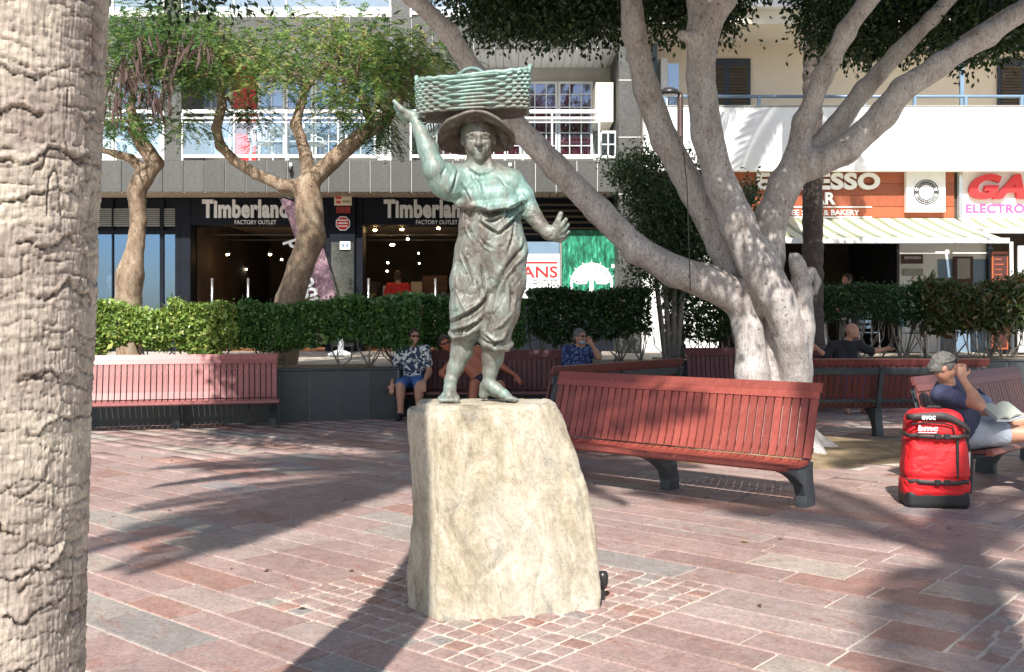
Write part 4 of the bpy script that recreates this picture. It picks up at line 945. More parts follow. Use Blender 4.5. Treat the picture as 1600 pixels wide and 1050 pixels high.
# ---- big ficus
TY = 11.2
S = SDF((-1.6,9.6,-0.12),(7.6,12.6,5.6), 0.030)
def q(px, py, Y=TY, dy=0): v = P(px, py, Y+dy); return (v.x, v.y, v.z)
def w(px): return px*TY/F*0.875
S.chain([q(1188,715),q(1182,650),q(1176,580),q(1168,510),q(1154,458)],[w(40),w(31),w(29),w(28),w(27)],.05)
S.chain([q(1244,715,dy=.1),q(1242,650,dy=.1),q(1243,580,dy=.08),q(1248,510,dy=.05),q(1252,455),q(1248,412)],[w(42),w(33),w(30),w(26),w(21),w(14)],.05)
S.chain([q(1242,590,dy=-.02),q(1236,530,dy=-.16),q(1212,462,dy=-.24),q(1184,412,dy=-.24),q(1152,350,dy=-.2),q(1128,290,dy=-.15),q(1104,210,dy=-.1),q(1094,120),q(1098,50,dy=.05)],[w(28),w(27),w(32),w(33),w(31),w(29),w(27),w(25),w(26)],.035)
S.chain([q(1098,50,dy=.05),q(1092,0,dy=.1),q(1088,-60,dy=.15)],[w(25),w(19),w(17)],.07); S.chain([q(1098,50,dy=.05),q(1130,0,dy=-.05),q(1160,-70,dy=-.2)],[w(25),w(19),w(16)],.07)
S.cap(q(1152,350,dy=-.2),q(1152,340,dy=-.25),w(28),w(28),.05)
S.chain([q(1152,465),q(1105,440,dy=-.05),q(1055,425,dy=-.1),q(995,390,dy=-.15),q(935,330,dy=-.2),q(870,262,dy=-.3),q(800,190,dy=-.4),q(745,120,dy=-.45),q(700,50,dy=-.5),q(645,-5,dy=-.5),q(590,-50,dy=-.5)],[w(33),w(30),w(27),w(25),w(24),w(22.5),w(21),w(19),w(17),w(15),w(13)],.06)
S.chain([q(1165,470,dy=.15),q(1130,385,dy=.25),q(1085,300,dy=.3),q(1040,220,dy=.3),q(1010,140,dy=.3),q(990,50,dy=.25),q(983,-40,dy=.2)],[w(28),w(28),w(26),w(24),w(23),w(21),w(18)],.06)
S.cap(q(1003,80,dy=.3),q(975,95,dy=.3),w(14),w(2),.05)
S.chain([q(1195,470,dy=.05),q(1200,400,dy=.1),q(1205,340,dy=.1),q(1228,285,dy=.1),q(1248,250,dy=.1)],[w(32),w(30),w(29),w(31),w(30)],.07)
S.chain([q(1243,255,dy=.1),q(1256,190,dy=.1),q(1285,120,dy=.05),q(1322,50,dy=0),q(1362,-10,dy=0),q(1400,-70)],[w(25),w(20),w(18),w(17),w(16),w(14)],.06)
S.chain([q(1255,250,dy=.2),q(1305,200,dy=.3),q(1350,140,dy=.35),q(1400,85,dy=.4),q(1455,30,dy=.4),q(1510,-30,dy=.4)],[w(22),w(18),w(17),w(16),w(14),w(12)],.06)
S.chain([q(1262,262,dy=.05),q(1320,235,dy=-.05),q(1380,180,dy=-.1),q(1410,140,dy=-.12),q(1470,100,dy=-.15),q(1540,55,dy=-.2),q(1610,10,dy=-.2),q(1700,-30,dy=-.2)],[w(28),w(24),w(23),w(21),w(20),w(19),w(17),w(15)],.06)
S.chain([q(1195,720,dy=.12),q(1210,640,dy=.14),q(1212,560,dy=.13),q(1205,500,dy=.10)],[w(30),w(28),w(26),w(24)],.03)
# pruned stub, roots, knots
S.cap(q(1247,420,dy=-.05),q(1243,402,dy=-.08),w(17),w(14),.03); S.chain([q(1252,450,dy=.1),q(1268,425,dy=.2),q(1277,440,dy=.25),q(1272,460,dy=.25)],[w(16),w(11),w(9),w(6)],.03)
S.ell(q(1243,397,dy=-.12),(w(9),.05,w(8)),.015,carve=True)
for a, b, ra in (((1150,700,.0),(1090,722,-.1),30),((1180,712,-.3),(1150,735,-.7),24),((1255,712,-.2),(1265,735,-.6),24),((1280,708,.1),(1318,718,-.1),18),((1230,705,.5),(1250,690,1.0),26)):
    A = P(a[0],a[1],TY); B = P(b[0],b[1],TY); S.cap((A.x,TY+a[2],0.08),(B.x,TY+b[2],-0.04),w(ra),0.05,.12)
S.cap(q(1372,190,dy=-.1),q(1386,163,dy=-.2),w(10),w(6),.04); S.cap(q(1090,60,dy=-.05),q(1066,55,dy=-.1),w(15),w(9),.05)
# dark cleft between the two stems
S.chain([q(1178,468,dy=-.30),q(1192,492,dy=-.27),q(1206,525,dy=-.25),q(1213,560,dy=-.28)],[w(3),w(7),w(9),w(5)],.03,carve=True)
S.rough(1.6, 0.030, 3); S.rough(5, 0.012, 8)
ficus = thing('ficus_tree', 'large pale barked ficus with crossing limbs behind the red bench', 'tree', (2.87,TY,0))
sdf_part(S, 'trunk', M['ficus'], ficus)
tw = MB()
def twig(p, d, L_, r0, depth=0):
    pts = [Vector(p)]; dd = Vector(d).normalized()
    for i in range(4):
        dd = (dd+Vector((random.uniform(-.3,.3), random.uniform(-.3,.3), random.uniform(-.15,.3)))).normalized(); pts.append(pts[-1]+dd*L_/4)
    tw.tube(pts, [r0*(1-.18*i) for i in range(5)], 5, False)
    if depth < 2:
        for _ in range(3): twig(pts[random.choice([2,3,4])], dd+Vector((random.uniform(-1,1), random.uniform(-1,1), random.uniform(-.3,.8))), L_*0.7, r0*0.55, depth+1)
for (px, py, dy) in ((1088,-60,.15),(1160,-70,-.2),(590,-50,-.5),(983,-40,.2),(1400,-70,0),(1510,-30,.4),(1700,-30,-.2),(1430,60,.4),(1470,100,-.15),(990,30,.2),(700,50,-.5),(1540,55,-.2),(760,130,-.4),(1362,-10,0)):
    for k in range(2 if py < -20 else 1): twig(q(px,min(py,-15),dy=dy+.6), (random.uniform(-1,1), random.uniform(-1.2,.8), random.uniform(.3,1)), 1.5, 0.035)
twig(q(1500,60), (.5,-.2,.4), 1.2, .02)
build(tw, 'branch', M['ficus'], ficus, ws=True, smooth=True)
low = [(560,-60),(640,-40),(700,15),(735,55),(780,62),(850,66),(905,62),(950,72),(985,62),(1000,45),(1060,66),(1110,78),(1140,58),(1162,20),(1185,-12),(1240,-10),(1262,70),(1285,80),(1310,98),(1340,90),(1365,100),(1400,112),(1440,90),(1480,98),(1510,108),(1545,95),(1575,88),(1640,70),(1750,60)]
cl = []; tries = 0
while len(cl) < 2300 and tries < 60000:
    tries += 1; Y = RNG.uniform(11.7, 14.2); px = RNG.uniform(560, 1760); lim = np.interp(px, [a for a, b in low], [b for a, b in low])+RNG.normal()*7
    py = lim - abs(RNG.normal())*150-14
    z = CZ-(py-HZ)*Y/F
    if z > 8.0: continue
    # open gaps where the facade shows through
    if 1165 < px < 1262 and py > -25: continue
    g = fbm(np.array([[px*0.012, py*0.012, Y*0.8]]), 2, 91)[0]
    if g < -0.28: continue
    cl.append(((px-800)*Y/F, Y, z))
for _ in range(4600):     # the part of the crown that spreads over the square, above the frame
    Y = RNG.uniform(5.8, 10.0); x = RNG.uniform(-4.7, 7.8); z = RNG.uniform(0, 1)*3.6+4.9+0.12*abs(x-2)
    if CZ+490*Y/F > z-0.35: continue
    g = fbm(np.array([[x*0.55, Y*0.55, z*0.3]]), 2, 37)[0]
    if g < -0.24: continue
    cl.append((x, Y, z))
for px, py in ((255,-6),(272,-2),(300,0),(340,-8),(362,-2),(382,-10),(320,-14)): cl.append(tuple(P(px, py-4, 9.6)))
cl = np.array(cl); per = 58; n = len(cl)*per; over = np.repeat((cl[:,1] < 10.3) & (cl[:,2] > 4.85), per)
C = np.repeat(cl, per, 0)+RNG.normal(size=(n, 3))*np.array([0.17,0.17,0.12]); D = unit(unit(C-np.repeat(cl, per, 0))*0.7+RNG.normal(size=(n, 3))*0.5+np.array([0,0,-0.55]))
me = leaf_mesh('foliage', C-np.array(abs_loc(ficus)), D, RNG.uniform(.055,.095,n)*np.where(over, 1.45, 1.0), pick([(0.014,0.034,0.010),(0.022,0.052,0.014),(0.035,0.075,0.02),(0.06,0.10,0.028)],[4,4,2,.5],n), 0.5); me.materials.append(M['leaf_dark'])
tag(link('foliage', me, ficus), kind='stuff')
cb_ = MB(); pts = [P(1068,236,10.6)+Vector((0,0,0)), P(1074,300,10.7), P(1077,400,10.75), P(1079,455,10.8)]; cb_.tube(pts, 0.006, 5)
tag(build(cb_, 'hanging_cable', M['blackmetal']), 'thin black cable hanging down in front of the big tree limbs', 'cable')

# ---- two small feathery trees behind the hedge
def feather(name, centers, per, rad, cols, wts, root, droop=0.35, size=0.045, flat=0.45):
    n = len(centers)*per; C = np.repeat(np.array(centers), per, 0); off = RNG.normal(size=(n, 3))*np.array([rad, rad, rad*flat]); C = C+off
    A = unit(off*np.array([1,1,0.3])+RNG.normal(size=(n, 3))*0.10); A[:,2] -= droop*RNG.uniform(0.2, 1.2, n); A = unit(A); L_ = RNG.uniform(.20,.34,n)[:,None]
    S_ = np.cross(A, np.array([0,0,1.0])); S_ = unit(S_); npin = 9; CC = []; DD = []; 
    for i in range(npin):
        t = (i+0.5)/npin; b = C+A*L_*t; b[:,2] -= (0.05*t*t)
        for sd in (-1, 1): d = unit(S_*sd*0.9+A*0.45+np.array([0,0,-0.25])); CC.append(b+d*size*0.5*(1-0.4*t)); DD.append(d)
    CC = np.concatenate(CC); DD = np.concatenate(DD); col = np.tile(pick(cols, wts, n, 0.22), (npin*2, 1))
    me = leaf_mesh(name, CC-np.array(abs_loc(root)), DD, np.full(len(CC), size*1.25), col, 0.32); me.materials.append(M['leafw']); return tag(link(name, me, root), kind='stuff')
T2Y = 16.0
t2 = thing('flame_tree', 'small feathery tree with forked pale trunk in front of the left shop doors', 'tree', (P(455,465,T2Y).x, T2Y, 0.72))
S = SDF((-5.1,15.0,0.6),(-0.9,17.2,6.6), 0.026)
def q2(px, py, dy=0): v = P(px, py, T2Y+dy); return (v.x, v.y, v.z)
w2 = lambda p: p*T2Y/F
S.chain([q2(440,560),q2(452,470),q2(470,415),q2(487,370),q2(484,330),q2(480,290)],[w2(26),w2(22),w2(20),w2(21),w2(21),w2(20)],.05)
S.chain([q2(476,292),q2(440,290),q2(400,272),q2(365,250),q2(345,228),q2(338,200),q2(347,165),q2(345,120),q2(352,85)],[w2(13),w2(10),w2(9),w2(8.5),w2(8),w2(7),w2(7),w2(6),w2(4)],.04)
S.chain([q2(484,285),q2(478,245,.1),q2(468,210,.15),q2(462,195,.15),q2(470,165,.2),q2(480,130,.2)],[w2(14),w2(10),w2(8),w2(9),w2(7),w2(5)],.04)
S.chain([q2(487,282),q2(520,250,-.1),q2(560,215,-.15),q2(598,190,-.2),q2(622,160,-.2),q2(640,120,-.2)],[w2(15),w2(13),w2(12),w2(11),w2(8),w2(5)],.04)
S.chain([q2(584,200,-.18),q2(570,165,-.3),q2(556,130,-.4)],[w2(8),w2(6),w2(4)],.03); S.chain([q2(478,140,.2),q2(500,110,.2),q2(530,85,.2)],[w2(5),w2(4),w2(3)],.02)
S.rough(4, 0.018, 3); S.rough(11, 0.008, 7)
sdf_part(S, 'trunk', M['bark2'], t2)
def crown_centers(blobs, n, Y0, dy):
    out = []
    for _ in range(n):
        b = random.choices(blobs, [q_[4] for q_ in blobs])[0]
        while True:
            u = RNG.normal(size=3); u /= np.linalg.norm(u); rr_ = RNG.random()**(1/3); u *= rr_
            break
        Y = Y0+u[1]*dy; v = P(b[0]+u[0]*b[2], b[1]-u[2]*b[3], Y); out.append((v.x, v.y, v.z))
    return out
def sprigs(root, limbs, centers, name='branch', mat=None, r0=0.012, k=6):
    mb = MB(); L_ = [Vector(l) for l in limbs]
    for c in centers[::k]:
        c = Vector(c); a = min(L_, key=lambda l: (l-c).length); m = (a+c)/2+Vector((random.uniform(-.12,.12), random.uniform(-.12,.12), random.uniform(0,.15)))
        mb.tube([a, m, c], [r0*1.6, r0, r0*.4], 5, False)
    build(mb, name, mat or M['bark2'], root, ws=True, smooth=True)
cc2 = crown_centers([(470,95,195,58,5),(600,110,88,62,3),(350,85,85,60,2),(520,50,160,40,2),(570,155,60,28,1.2),(400,135,60,20,.4),(640,85,60,45,1)], 250, T2Y, 1.5)
feather('foliage', cc2, 12, 0.24, [(0.10,0.20,0.05),(0.17,0.28,0.07),(0.27,0.34,0.10),(0.05,0.11,0.04),(0.40,0.36,0.14)], [4,4,4,2.5,1.5], t2)
fr2 = crown_centers([(575,188,34,14,1),(600,215,14,22,.5),(520,182,30,10,.5),(395,172,32,14,.5)], 26, T2Y-.3, .4)
feather('foliage', fr2, 10, 0.14, [(0.03,0.07,0.02),(0.05,0.10,0.03)], [1,1], t2, 0.7)
sprigs(t2, [q2(352,100),q2(345,150),q2(480,135,.2),q2(530,85,.2),q2(622,160,-.2),q2(640,120,-.2),q2(556,135,-.4),q2(598,190,-.2)], cc2+fr2, k=3)
T1Y = 15.6
t1 = thing('flame_tree', 'small leaning tree with brown pods just right of the palm trunk', 'tree', (P(203,470,T1Y).x, T1Y, 0.72))
S = SDF((-7.4,14.6,0.6),(-4.9,16.6,5.2), 0.026)
def q1(px, py, dy=0): v = P(px, py, T1Y+dy); return (v.x, v.y, v.z)
w1 = lambda p: p*T1Y/F
S.chain([q1(202,560),q1(200,470),q1(203,430),q1(212,385),q1(217,345),q1(213,300),q1(222,280),q1(243,255)],[w1(19),w1(20),w1(21),w1(13),w1(12),w1(14),w1(15),w1(12)],.04)
S.ell(q1(197,440,-.05),(w1(16),.14,w1(22)),.05)
S.chain([q1(243,255),q1(226,230),q1(212,205),q1(205,170),q1(210,120)],[w1(13),w1(11),w1(10),w1(7),w1(5)],.03); S.chain([q1(226,268),q1(205,248),q1(180,240),q1(150,232),q1(120,215)],[w1(9),w1(7),w1(5.5),w1(5),w1(4)],.03)
S.rough(4, 0.018, 5); S.rough(11, 0.008, 9)
sdf_part(S, 'trunk', M['bark2'], t1)
cc1 = crown_centers([(230,70,85,50,3),(150,110,90,60,2),(290,95,50,55,2),(185,190,35,24,.8),(285,190,25,18,.4),(260,40,90,30,1.5)], 165, T1Y, 1.3)
feather('foliage', cc1, 12, 0.22, [(0.08,0.17,0.05),(0.13,0.23,0.06),(0.20,0.27,0.08),(0.05,0.11,0.04)], [4,4,2,3], t1)
sprigs(t1, [q1(210,130),q1(205,170),q1(212,205),q1(120,215),q1(150,232)], cc1, k=3)
pod = MB(); pn = 7
pod.add([(0.016*math.sin(math.pi*min(1,i/(pn-1)+.05))*sd+0.01*math.sin(i*.9), 0.004*dz, -0.27*i/(pn-1)) for i in range(pn) for sd, dz in ((-1,0),(0,1),(1,0),(0,-1))],
        [(i*4+k, i*4+(k+1)%4, (i+1)*4+(k+1)%4, (i+1)*4+k) for i in range(pn-1) for k in range(4)])
M['pod'] = simple('brown_seed_pod', (0.075,0.042,0.036), 0.7, 0.4, 30, 0.3)
pm = None
for cx, cy, rx, ry, nn in ((290,70,34,22,46),(205,110,34,28,56),(225,60,20,18,16),(235,150,22,22,22),(262,135,18,35,14),(180,150,12,20,12)):
    for _ in range(nn):
        v = P(cx+random.gauss(0,.55)*rx, cy+random.gauss(0,.5)*ry, T1Y-0.9+random.gauss(0,.35)) - abs_loc(t1)
        if pm is None: o = build(pod, 'seed_pod', M['pod'], t1); pm = o.data
        else: o = link('seed_pod', pm, t1)
        o.location = v; o.rotation_euler = (random.gauss(0,.2), random.gauss(0,.25), random.uniform(0,6.28)); o.scale = (1.3, 1.3, random.uniform(.9,1.5))
# ---- dark small tree behind the ficus limbs
t3 = thing('dark_shrub_tree', 'dark leafy shrub tree behind the ficus limbs near the lamp', 'shrub', (P(1030,455,15.9).x, 16.9, 0.72))
mb = MB()
for k in range(4):
    a = P(1040+k*6,470,16.9); b = P(1015+k*20,350+10*(k%3),16.6+.1*k); c = P(990+k*28,280+15*(k%2),16.6+.1*k); mb.tube([(a.x,a.y,0.72), tuple(b), tuple(c)], [.05,.03,.01], 6, False)
build(mb, 'trunk', M['stem'], t3, ws=True, smooth=True)
cc3 = crown_centers([(1035,330,55,65,4),(985,275,32,28,1.2),(1050,385,50,45,3),(1085,300,36,60,2),(1040,425,60,40,3),(1100,410,30,45,1.5),(1015,250,22,16,.5),(965,260,18,14,.4),(1160,330,22,30,.6),(1175,300,16,16,.3),(1080,360,40,40,1)], 420, 16.9, .8)
n = len(cc3)*62; base = np.repeat(np.array(cc3), 62, 0); C = base+RNG.normal(size=(n,3))*0.13; D = unit(RNG.normal(size=(n,3))+np.array([0,0,-.5]))
me = leaf_mesh('foliage', C-np.array(abs_loc(t3)), D, RNG.uniform(.05,.085,n), pick([(0.02,0.045,0.015),(0.035,0.075,0.02),(0.06,0.11,0.03)],[4,3,1],n), 0.45); me.materials.append(M['leaf']); tag(link('foliage', me, t3), kind='stuff')

# ---- hedges
def hedge(a, b, z0, z1, zb, width, cols, wts, nper, label, size=(.05,.08), bumpy=0.06, stems=3.2, leafw=0.45, loose=1.0):
    a = Vector((*a, 0)); b = Vector((*b, 0)); d = (b-a); L_ = d.length; u = d.normalized(); nn = Vector((-u.y, u.x, 0)); mid = (a+b)/2
    t = thing('hedge', label, 'hedge', (mid.x, mid.y, zb), 0)
    N_ = int(nper*2.6*L_); s_ = RNG.uniform(0, L_, N_); 
    face = RNG.random(N_); W = width/2; y = np.empty(N_); z = np.empty(N_); topz = z1+bumpy*fbm(np.stack([s_*1.9, s_*0+3, s_*0], 1), 3, int(L_*10))*2.6+np.maximum(0, RNG.normal(size=N_)-1.3)*.07; botz = z0+0.11*fbm(np.stack([s_*2.3, s_*0+9, s_*0], 1), 3, int(L_*11))*2
    h = topz-botz; fr = face < 0.48; tp = (face >= 0.48) & (face < 0.8); ins = face >= 0.8
    y[fr] = -W+np.abs(RNG.normal(size=fr.sum()))*0.055; z[fr] = botz[fr]+h[fr]*RNG.random(fr.sum())
    y[tp] = RNG.uniform(-W, W, tp.sum()); z[tp] = topz[tp]-np.abs(RNG.normal(size=tp.sum()))*0.05
    y[ins] = RNG.uniform(-W, W, ins.sum()); z[ins] = botz[ins]+h[ins]*RNG.random(ins.sum())
    relz = (z-botz)/h; y += np.where(fr, 0.08*np.abs(relz*2-1)**3, 0)+0.05*fbm(np.stack([s_*3.1, z*4, y*0], 1), 3, 71)
    C = np.stack([a.x+u.x*s_+nn.x*y, a.y+u.y*s_+nn.y*y, z], 1)+RNG.normal(size=(N_,3))*0.02*loose
    out = np.stack([nn.x*np.sign(y), nn.y*np.sign(y), np.where(tp, 1.0, 0.25)], 1); D = unit(out*0.5+RNG.normal(size=(N_,3))*0.75)
    me = leaf_mesh('foliage', C-np.array((mid.x, mid.y, zb)), D, RNG.uniform(size[0], size[1], N_)*np.where(ins, 2.0, 1.0), pick(cols, wts, N_), leafw); me.materials.append(M['leaf']); tag(link('foliage', me, t), kind='stuff')
    k = int(L_*stems); sm = 0
    for i in range(k):
        mb = MB(); c = a+u*(L_*(i+random.uniform(.2,.8))/k)+nn*random.uniform(-W*.5, W*.4); base = Vector((c.x, c.y, zb))
        for j in range(random.choice([3,4,5])):
            dx = random.uniform(-.32,.32); dy = random.uniform(-.12,.12); top = Vector((c.x+u.x*dx, c.y+u.y*dx+dy, z0+random.uniform(.05,.3))); m = base.lerp(top, .5)+Vector((dx*.3, dy, random.uniform(-.05,.02)))
            mb.tube([base, m, top], [random.uniform(.010,.019), .010, .005], 5, False)
            e = top+Vector((random.uniform(-.15,.15), 0, .12)); mb.tube([m, m.lerp(e,.6)+Vector((random.uniform(-.06,.06),0,0)), e], [.008,.006,.003], 4, False)
        build(mb, 'stem', M['stem'], t, ws=True, smooth=True)
    return t
lime = [(0.22,0.34,0.07),(0.32,0.42,0.10),(0.13,0.22,0.045),(0.45,0.48,0.14)]  # sunlight on the left hedge put into the leaf tints
grn = [(0.07,0.17,0.04),(0.11,0.24,0.055),(0.045,0.11,0.03),(0.18,0.31,0.08)]
dk = [(0.03,0.07,0.02),(0.05,0.105,0.03),(0.02,0.05,0.015),(0.09,0.15,0.04)]
def onw1(px, off):
    k = (px-800)/F; Y = (14.98+off)/(1-0.262*k); return (k*Y, Y)
hedge(onw1(40,.45), onw1(262,.45), 1.02, 1.60, .72, .62, lime, [4,3,3,.8], 1900, 'sunlit lime green clipped hedge above the pinkish bench', bumpy=.07, stems=2.2)
hedge(onw1(264,.47), onw1(372,.47), .98, 1.63, .72, .66, lime, [3,4,3,1], 1900, 'sunlit yellowish hedge mound in front of the left doorway', bumpy=.07, stems=2.2)
hedge(onw1(374,.45), onw1(652,.45), 1.0, 1.66, .72, .62, grn, [4,4,2,1], 1900, 'mid green hedge with bare twisted stems above the slate wall', bumpy=.05, stems=2.0)
hedge((-2.1,16.3),(0.2,16.45), 1.02, 1.74, .72, .62, grn, [4,3,3,.6], 1800, 'green hedge behind the seated men and the statue legs', bumpy=.05)
hedge((0.25,16.45),(2.2,16.6), 1.12, 1.86, .72, .6, dk, [4,3,3,.6], 1800, 'dark hedge behind the woman in the floral top', bumpy=.03, stems=4.5)
hedge((2.6,17.45),(4.4,17.55), 1.12, 1.92, .72, .6, dk, [4,3,3,.6], 1600, 'dark hedge half hidden behind the big tree trunk', bumpy=.03, stems=4.5)
hedge((4.45,17.55),(6.95,17.65), 1.32, 1.96, .72, .6, [(0.035,0.085,0.03),(0.055,0.12,0.04),(0.02,0.055,0.02)], [4,3,3], 2000, 'small leaved green hedge below the striped awning', size=(.035,.06), bumpy=.03, stems=5)
hedge((6.98,17.65),(10.4,17.8), 1.28, 1.99, .72, .7, [(0.05,0.075,0.025),(0.08,0.085,0.03),(0.13,0.07,0.03),(0.055,0.10,0.03),(0.2,0.16,0.05)], [4,3,1.4,4,1], 1500, 'bronze leaved croton hedge at the far right', size=(.09,.15), bumpy=.13, stems=5, leafw=.3, loose=3)
# ================================================================== BUILDINGS
TZ = 0.70
def PX(px, Y): return (px-800)*Y/F
def PZ(py, Y): return CZ-(py-HZ)*Y/F
YF, YS, YB = 20.7, 21.6, 22.3
def bxp(mb, x0, y0, x1, y1, Y, th, dy=0.0, bev=0.0):
    """box whose front face, at depth Y, spans the given picture rectangle"""
    return mb.box(PX(x0,Y), PX(x1,Y), Y-dy, Y-dy+th, PZ(y1,Y), PZ(y0,Y), bev)
B1 = thing('apartment_building', 'grey stone apartment building with white balconies above black shopfronts', 'building', (-4.6,24.0,TZ))
def b1(mb, name, mat, par=None, **k): return build(mb, name, mat, par or B1, ws=True, **k)
XL, XR = -12.5, PX(966,YF)
# upper storeys (rear wall), slabs and soffits
SL = [(3.96,4.60),(6.86,7.50),(9.76,10.4)]
m = MB(); m.box(XL, XR, YB, YB+0.25, 4.60, 6.86); b1(m, 'balcony_wall', M['wallgrey'])
m = MB(); m.box(XL, XR, YB, YB+0.25, 7.50, 9.76); b1(m, 'balcony_wall', M['wallgrey'])
m = MB(); m.box(XL, XR, YB+.3, YB+8, 10.4, 14); b1(m, 'upper_wall', M['cream'])
panel_me = {}
for (z0, z1) in SL:
    m = MB(); m.box(XL, XR, YF+0.035, YB+0.25, z0+0.02, z1-0.012); b1(m, 'floor_slab', M['joint'])
    n = int((XR-XL)/0.415); w_ = (XR-XL)/n
    for i in range(n):
        key = round(z1-z0, 2)
        if key not in panel_me: o = b1(MB().box(-w_/2+0.008, w_/2-0.008, 0, 0.03, 0, z1-z0, 0.003), 'stone_panel', M['granite']); panel_me[key] = o.data; o.data.transform(Matrix.Translation(abs_loc(B1)))
        else: o = link('stone_panel', panel_me[key], B1)
        o.location = Vector((XL+w_*(i+.5), YF, z0)) - abs_loc(B1)
    # slatted soffit
    k = int((XR-XL)/0.16)
    m = MB()
    for i in range(k): m.box(XL+i*0.16+0.008, XL+(i+1)*0.16-0.008, YF+0.03, YS+(0.7 if z0 > 5 else 0.02), z0-0.012, z0+0.018)
    tag(b1(m, 'soffit_slat', M['soffit'] if z0 < 5 else M['white']), kind='stuff')
# balcony dividing piers and the big right hand pier
for (xa, xb) in ((258,283),(612,640)):
    m = MB(); bxp(m, xa, 0, xb, 250, YF, 1.55, -0.01); m = MB(); m.box(PX(xa,YF), PX(xb,YF), YF+.012, YB, 4.602, 6.84, .004); b1(m, 'pier', M['granite'])
    m = MB(); m.box(PX(xa,YF), PX(xb,YF), YF+.012, YB, 7.502, 9.74, .004); b1(m, 'pier', M['granite'])
m = MB(); m.box(PX(966,YF)+.004, PX(1001,YF), YF-0.06, YB+.3, TZ, 14, .01); pr = b1(m, 'corner_pier', M['granite'])
for zz_ in np.arange(1.6, 12, 1.15):
    b1(MB().box(PX(966,YF), PX(1001,YF)+.003, YF-0.064, YF-0.055, zz_, zz_+0.014), 'joint', M['joint'], pr)
# windows and doors on the balcony level
def window(x0, y0, x1, y1, Y, nx, ny, curtain=None, frame=M['white'], name='window', gl=M['glass'], fw=0.05, bar=0.022, dy=0.05):
    X0, X1, Z0, Z1 = PX(x0,Y), PX(x1,Y), PZ(y1,Y), PZ(y0,Y); m = MB()
    m.box(X0, X0+fw, Y-dy, Y+.02, Z0, Z1); m.box(X1-fw, X1, Y-dy, Y+.02, Z0, Z1); m.box(X0+fw, X1-fw, Y-dy, Y+.02, Z0, Z0+fw); m.box(X0+fw, X1-fw, Y-dy, Y+.02, Z1-fw, Z1)
    f = b1(m, name, frame); m = MB()
    for i in range(1, nx): x = X0+(X1-X0)*i/nx; m.box(x-bar/2, x+bar/2, Y-dy+.012, Y-dy+.03, Z0+fw, Z1-fw)
    for j in range(1, ny): z = Z0+(Z1-Z0)*j/ny; m.box(X0+fw, X1-fw, Y-dy+.010, Y-dy+.028, z-bar/2, z+bar/2)
    if m.v: b1(m, 'glazing_bar', frame, f)
    b1(MB().box(X0+fw, X1-fw, Y-dy+.034, Y-dy+.038, Z0+fw, Z1-fw), 'pane', gl, f)
    if curtain: 
        c = MB(); n_ = int((X1-X0)/0.035); pts = [(X0+fw+(X1-X0-2*fw)*i/n_, Y-dy+.062+0.014*math.sin(i*1.7)) for i in range(n_+1)]
        c.add([(x, y, z) for x, y in pts for z in (Z0+fw, Z1-fw)], [(2*i, 2*i+2, 2*i+3, 2*i+1) for i in range(n_)]); b1(c, 'curtain', curtain, f)
    return f
yb = YB-0.06
b1(MB().box(PX(366,yb), PX(401,yb), yb-.05, yb, 4.61, PZ(100,yb)), 'red_door', M['red'])
for x0, x1, c in ((404,446,M['cream']),(447,490,None),(492,536,None),(540,588,M['cream']),(180,254,M['cream']),(300,362,M['cream'])): window(x0, 118, x1, 247, yb, 2, 5, c)
window(818, 128, 871, 248, yb, 3, 6, M['redcurtain']); window(872, 128, 926, 248, yb, 3, 6, M['redcurtain']); window(640, 128, 725, 248, yb, 4, 6, M['redcurtain']); window(728, 128, 815, 248, yb, 4, 6, M['redcurtain'])
b1(MB().box(PX(934,YF), PX(962,YF), YF+.5, YB, PZ(183,YF), PZ(120,YF)), 'side_wall_block', M['cream'])
window(936, 205, 964, 247, YF+.6, 2, 2, None)
# railings: rails, posts and glass between the piers
def railing(x0, x1, zb_, Y=YF+.05):
    X0, X1 = PX(x0,Y), PX(x1,Y); f = b1(MB().box(X0, X1, Y-.03, Y+.05, zb_+0.96, zb_+1.03, .006), 'railing', M['white'])
    for z0, z1 in ((0.845,0.885),(0.765,0.785),(0.06,0.12)): b1(MB().box(X0, X1, Y-.02, Y+.02, zb_+z0, zb_+z1), 'rail', M['white'], f)
    n_ = max(1, round((X1-X0)/1.05))
    for i in range(n_+1):
        x = X0+(X1-X0)*i/n_; b1(MB().box(x-.018, x+.018, Y-.035, Y+.035, zb_, zb_+.96), 'post', M['white'], f)
        if i < n_: b1(MB().box(x+.02, x+(X1-X0)/n_-.02, Y+.0, Y+.008, zb_+.12, zb_+.765), 'rail_glass', M['glass_rail'], f)
for a, b_ in ((-60,256),(285,610),(642,936)): railing(a, b_, 4.6); railing(a, b_, 7.5)
# ground floor shopfronts
Y0 = YS
SIGN0 = PZ(352,Y0); SIGN1 = 3.965
m = MB(); m.box(XL, PX(966,Y0)-.03, Y0+.30, Y0+.42, SIGN0, SIGN1-.02); b1(m, 'sign_fascia', M['black'])
def bay_sign(x0, x1): b1(MB().box(PX(x0,Y0), PX(x1,Y0), Y0, Y0+.29, SIGN0+.01, SIGN1-.03, .006), 'sign_board', M['black'])
bay_sign(286, 509); bay_sign(566, 722)
for x0, lab in ((317,0),(600,1)):
    sb = b1(text_mb('Timberland', PX(x0,Y0), PX(x0+134,Y0), PZ(341,Y0), PZ(312,Y0), Y0-.012, .05, 0.045), 'sign_lettering', M['letter'])
    for (sx, sw, z0) in ((0,.15,341),(0,.30,314)):
        pass
    b1(text_mb('FACTORY OUTLET', PX(x0+50,Y0), PX(x0+115,Y0), PZ(350.5,Y0), PZ(344,Y0), Y0-.006, .012, 0.01), 'small_lettering', M['letter'])
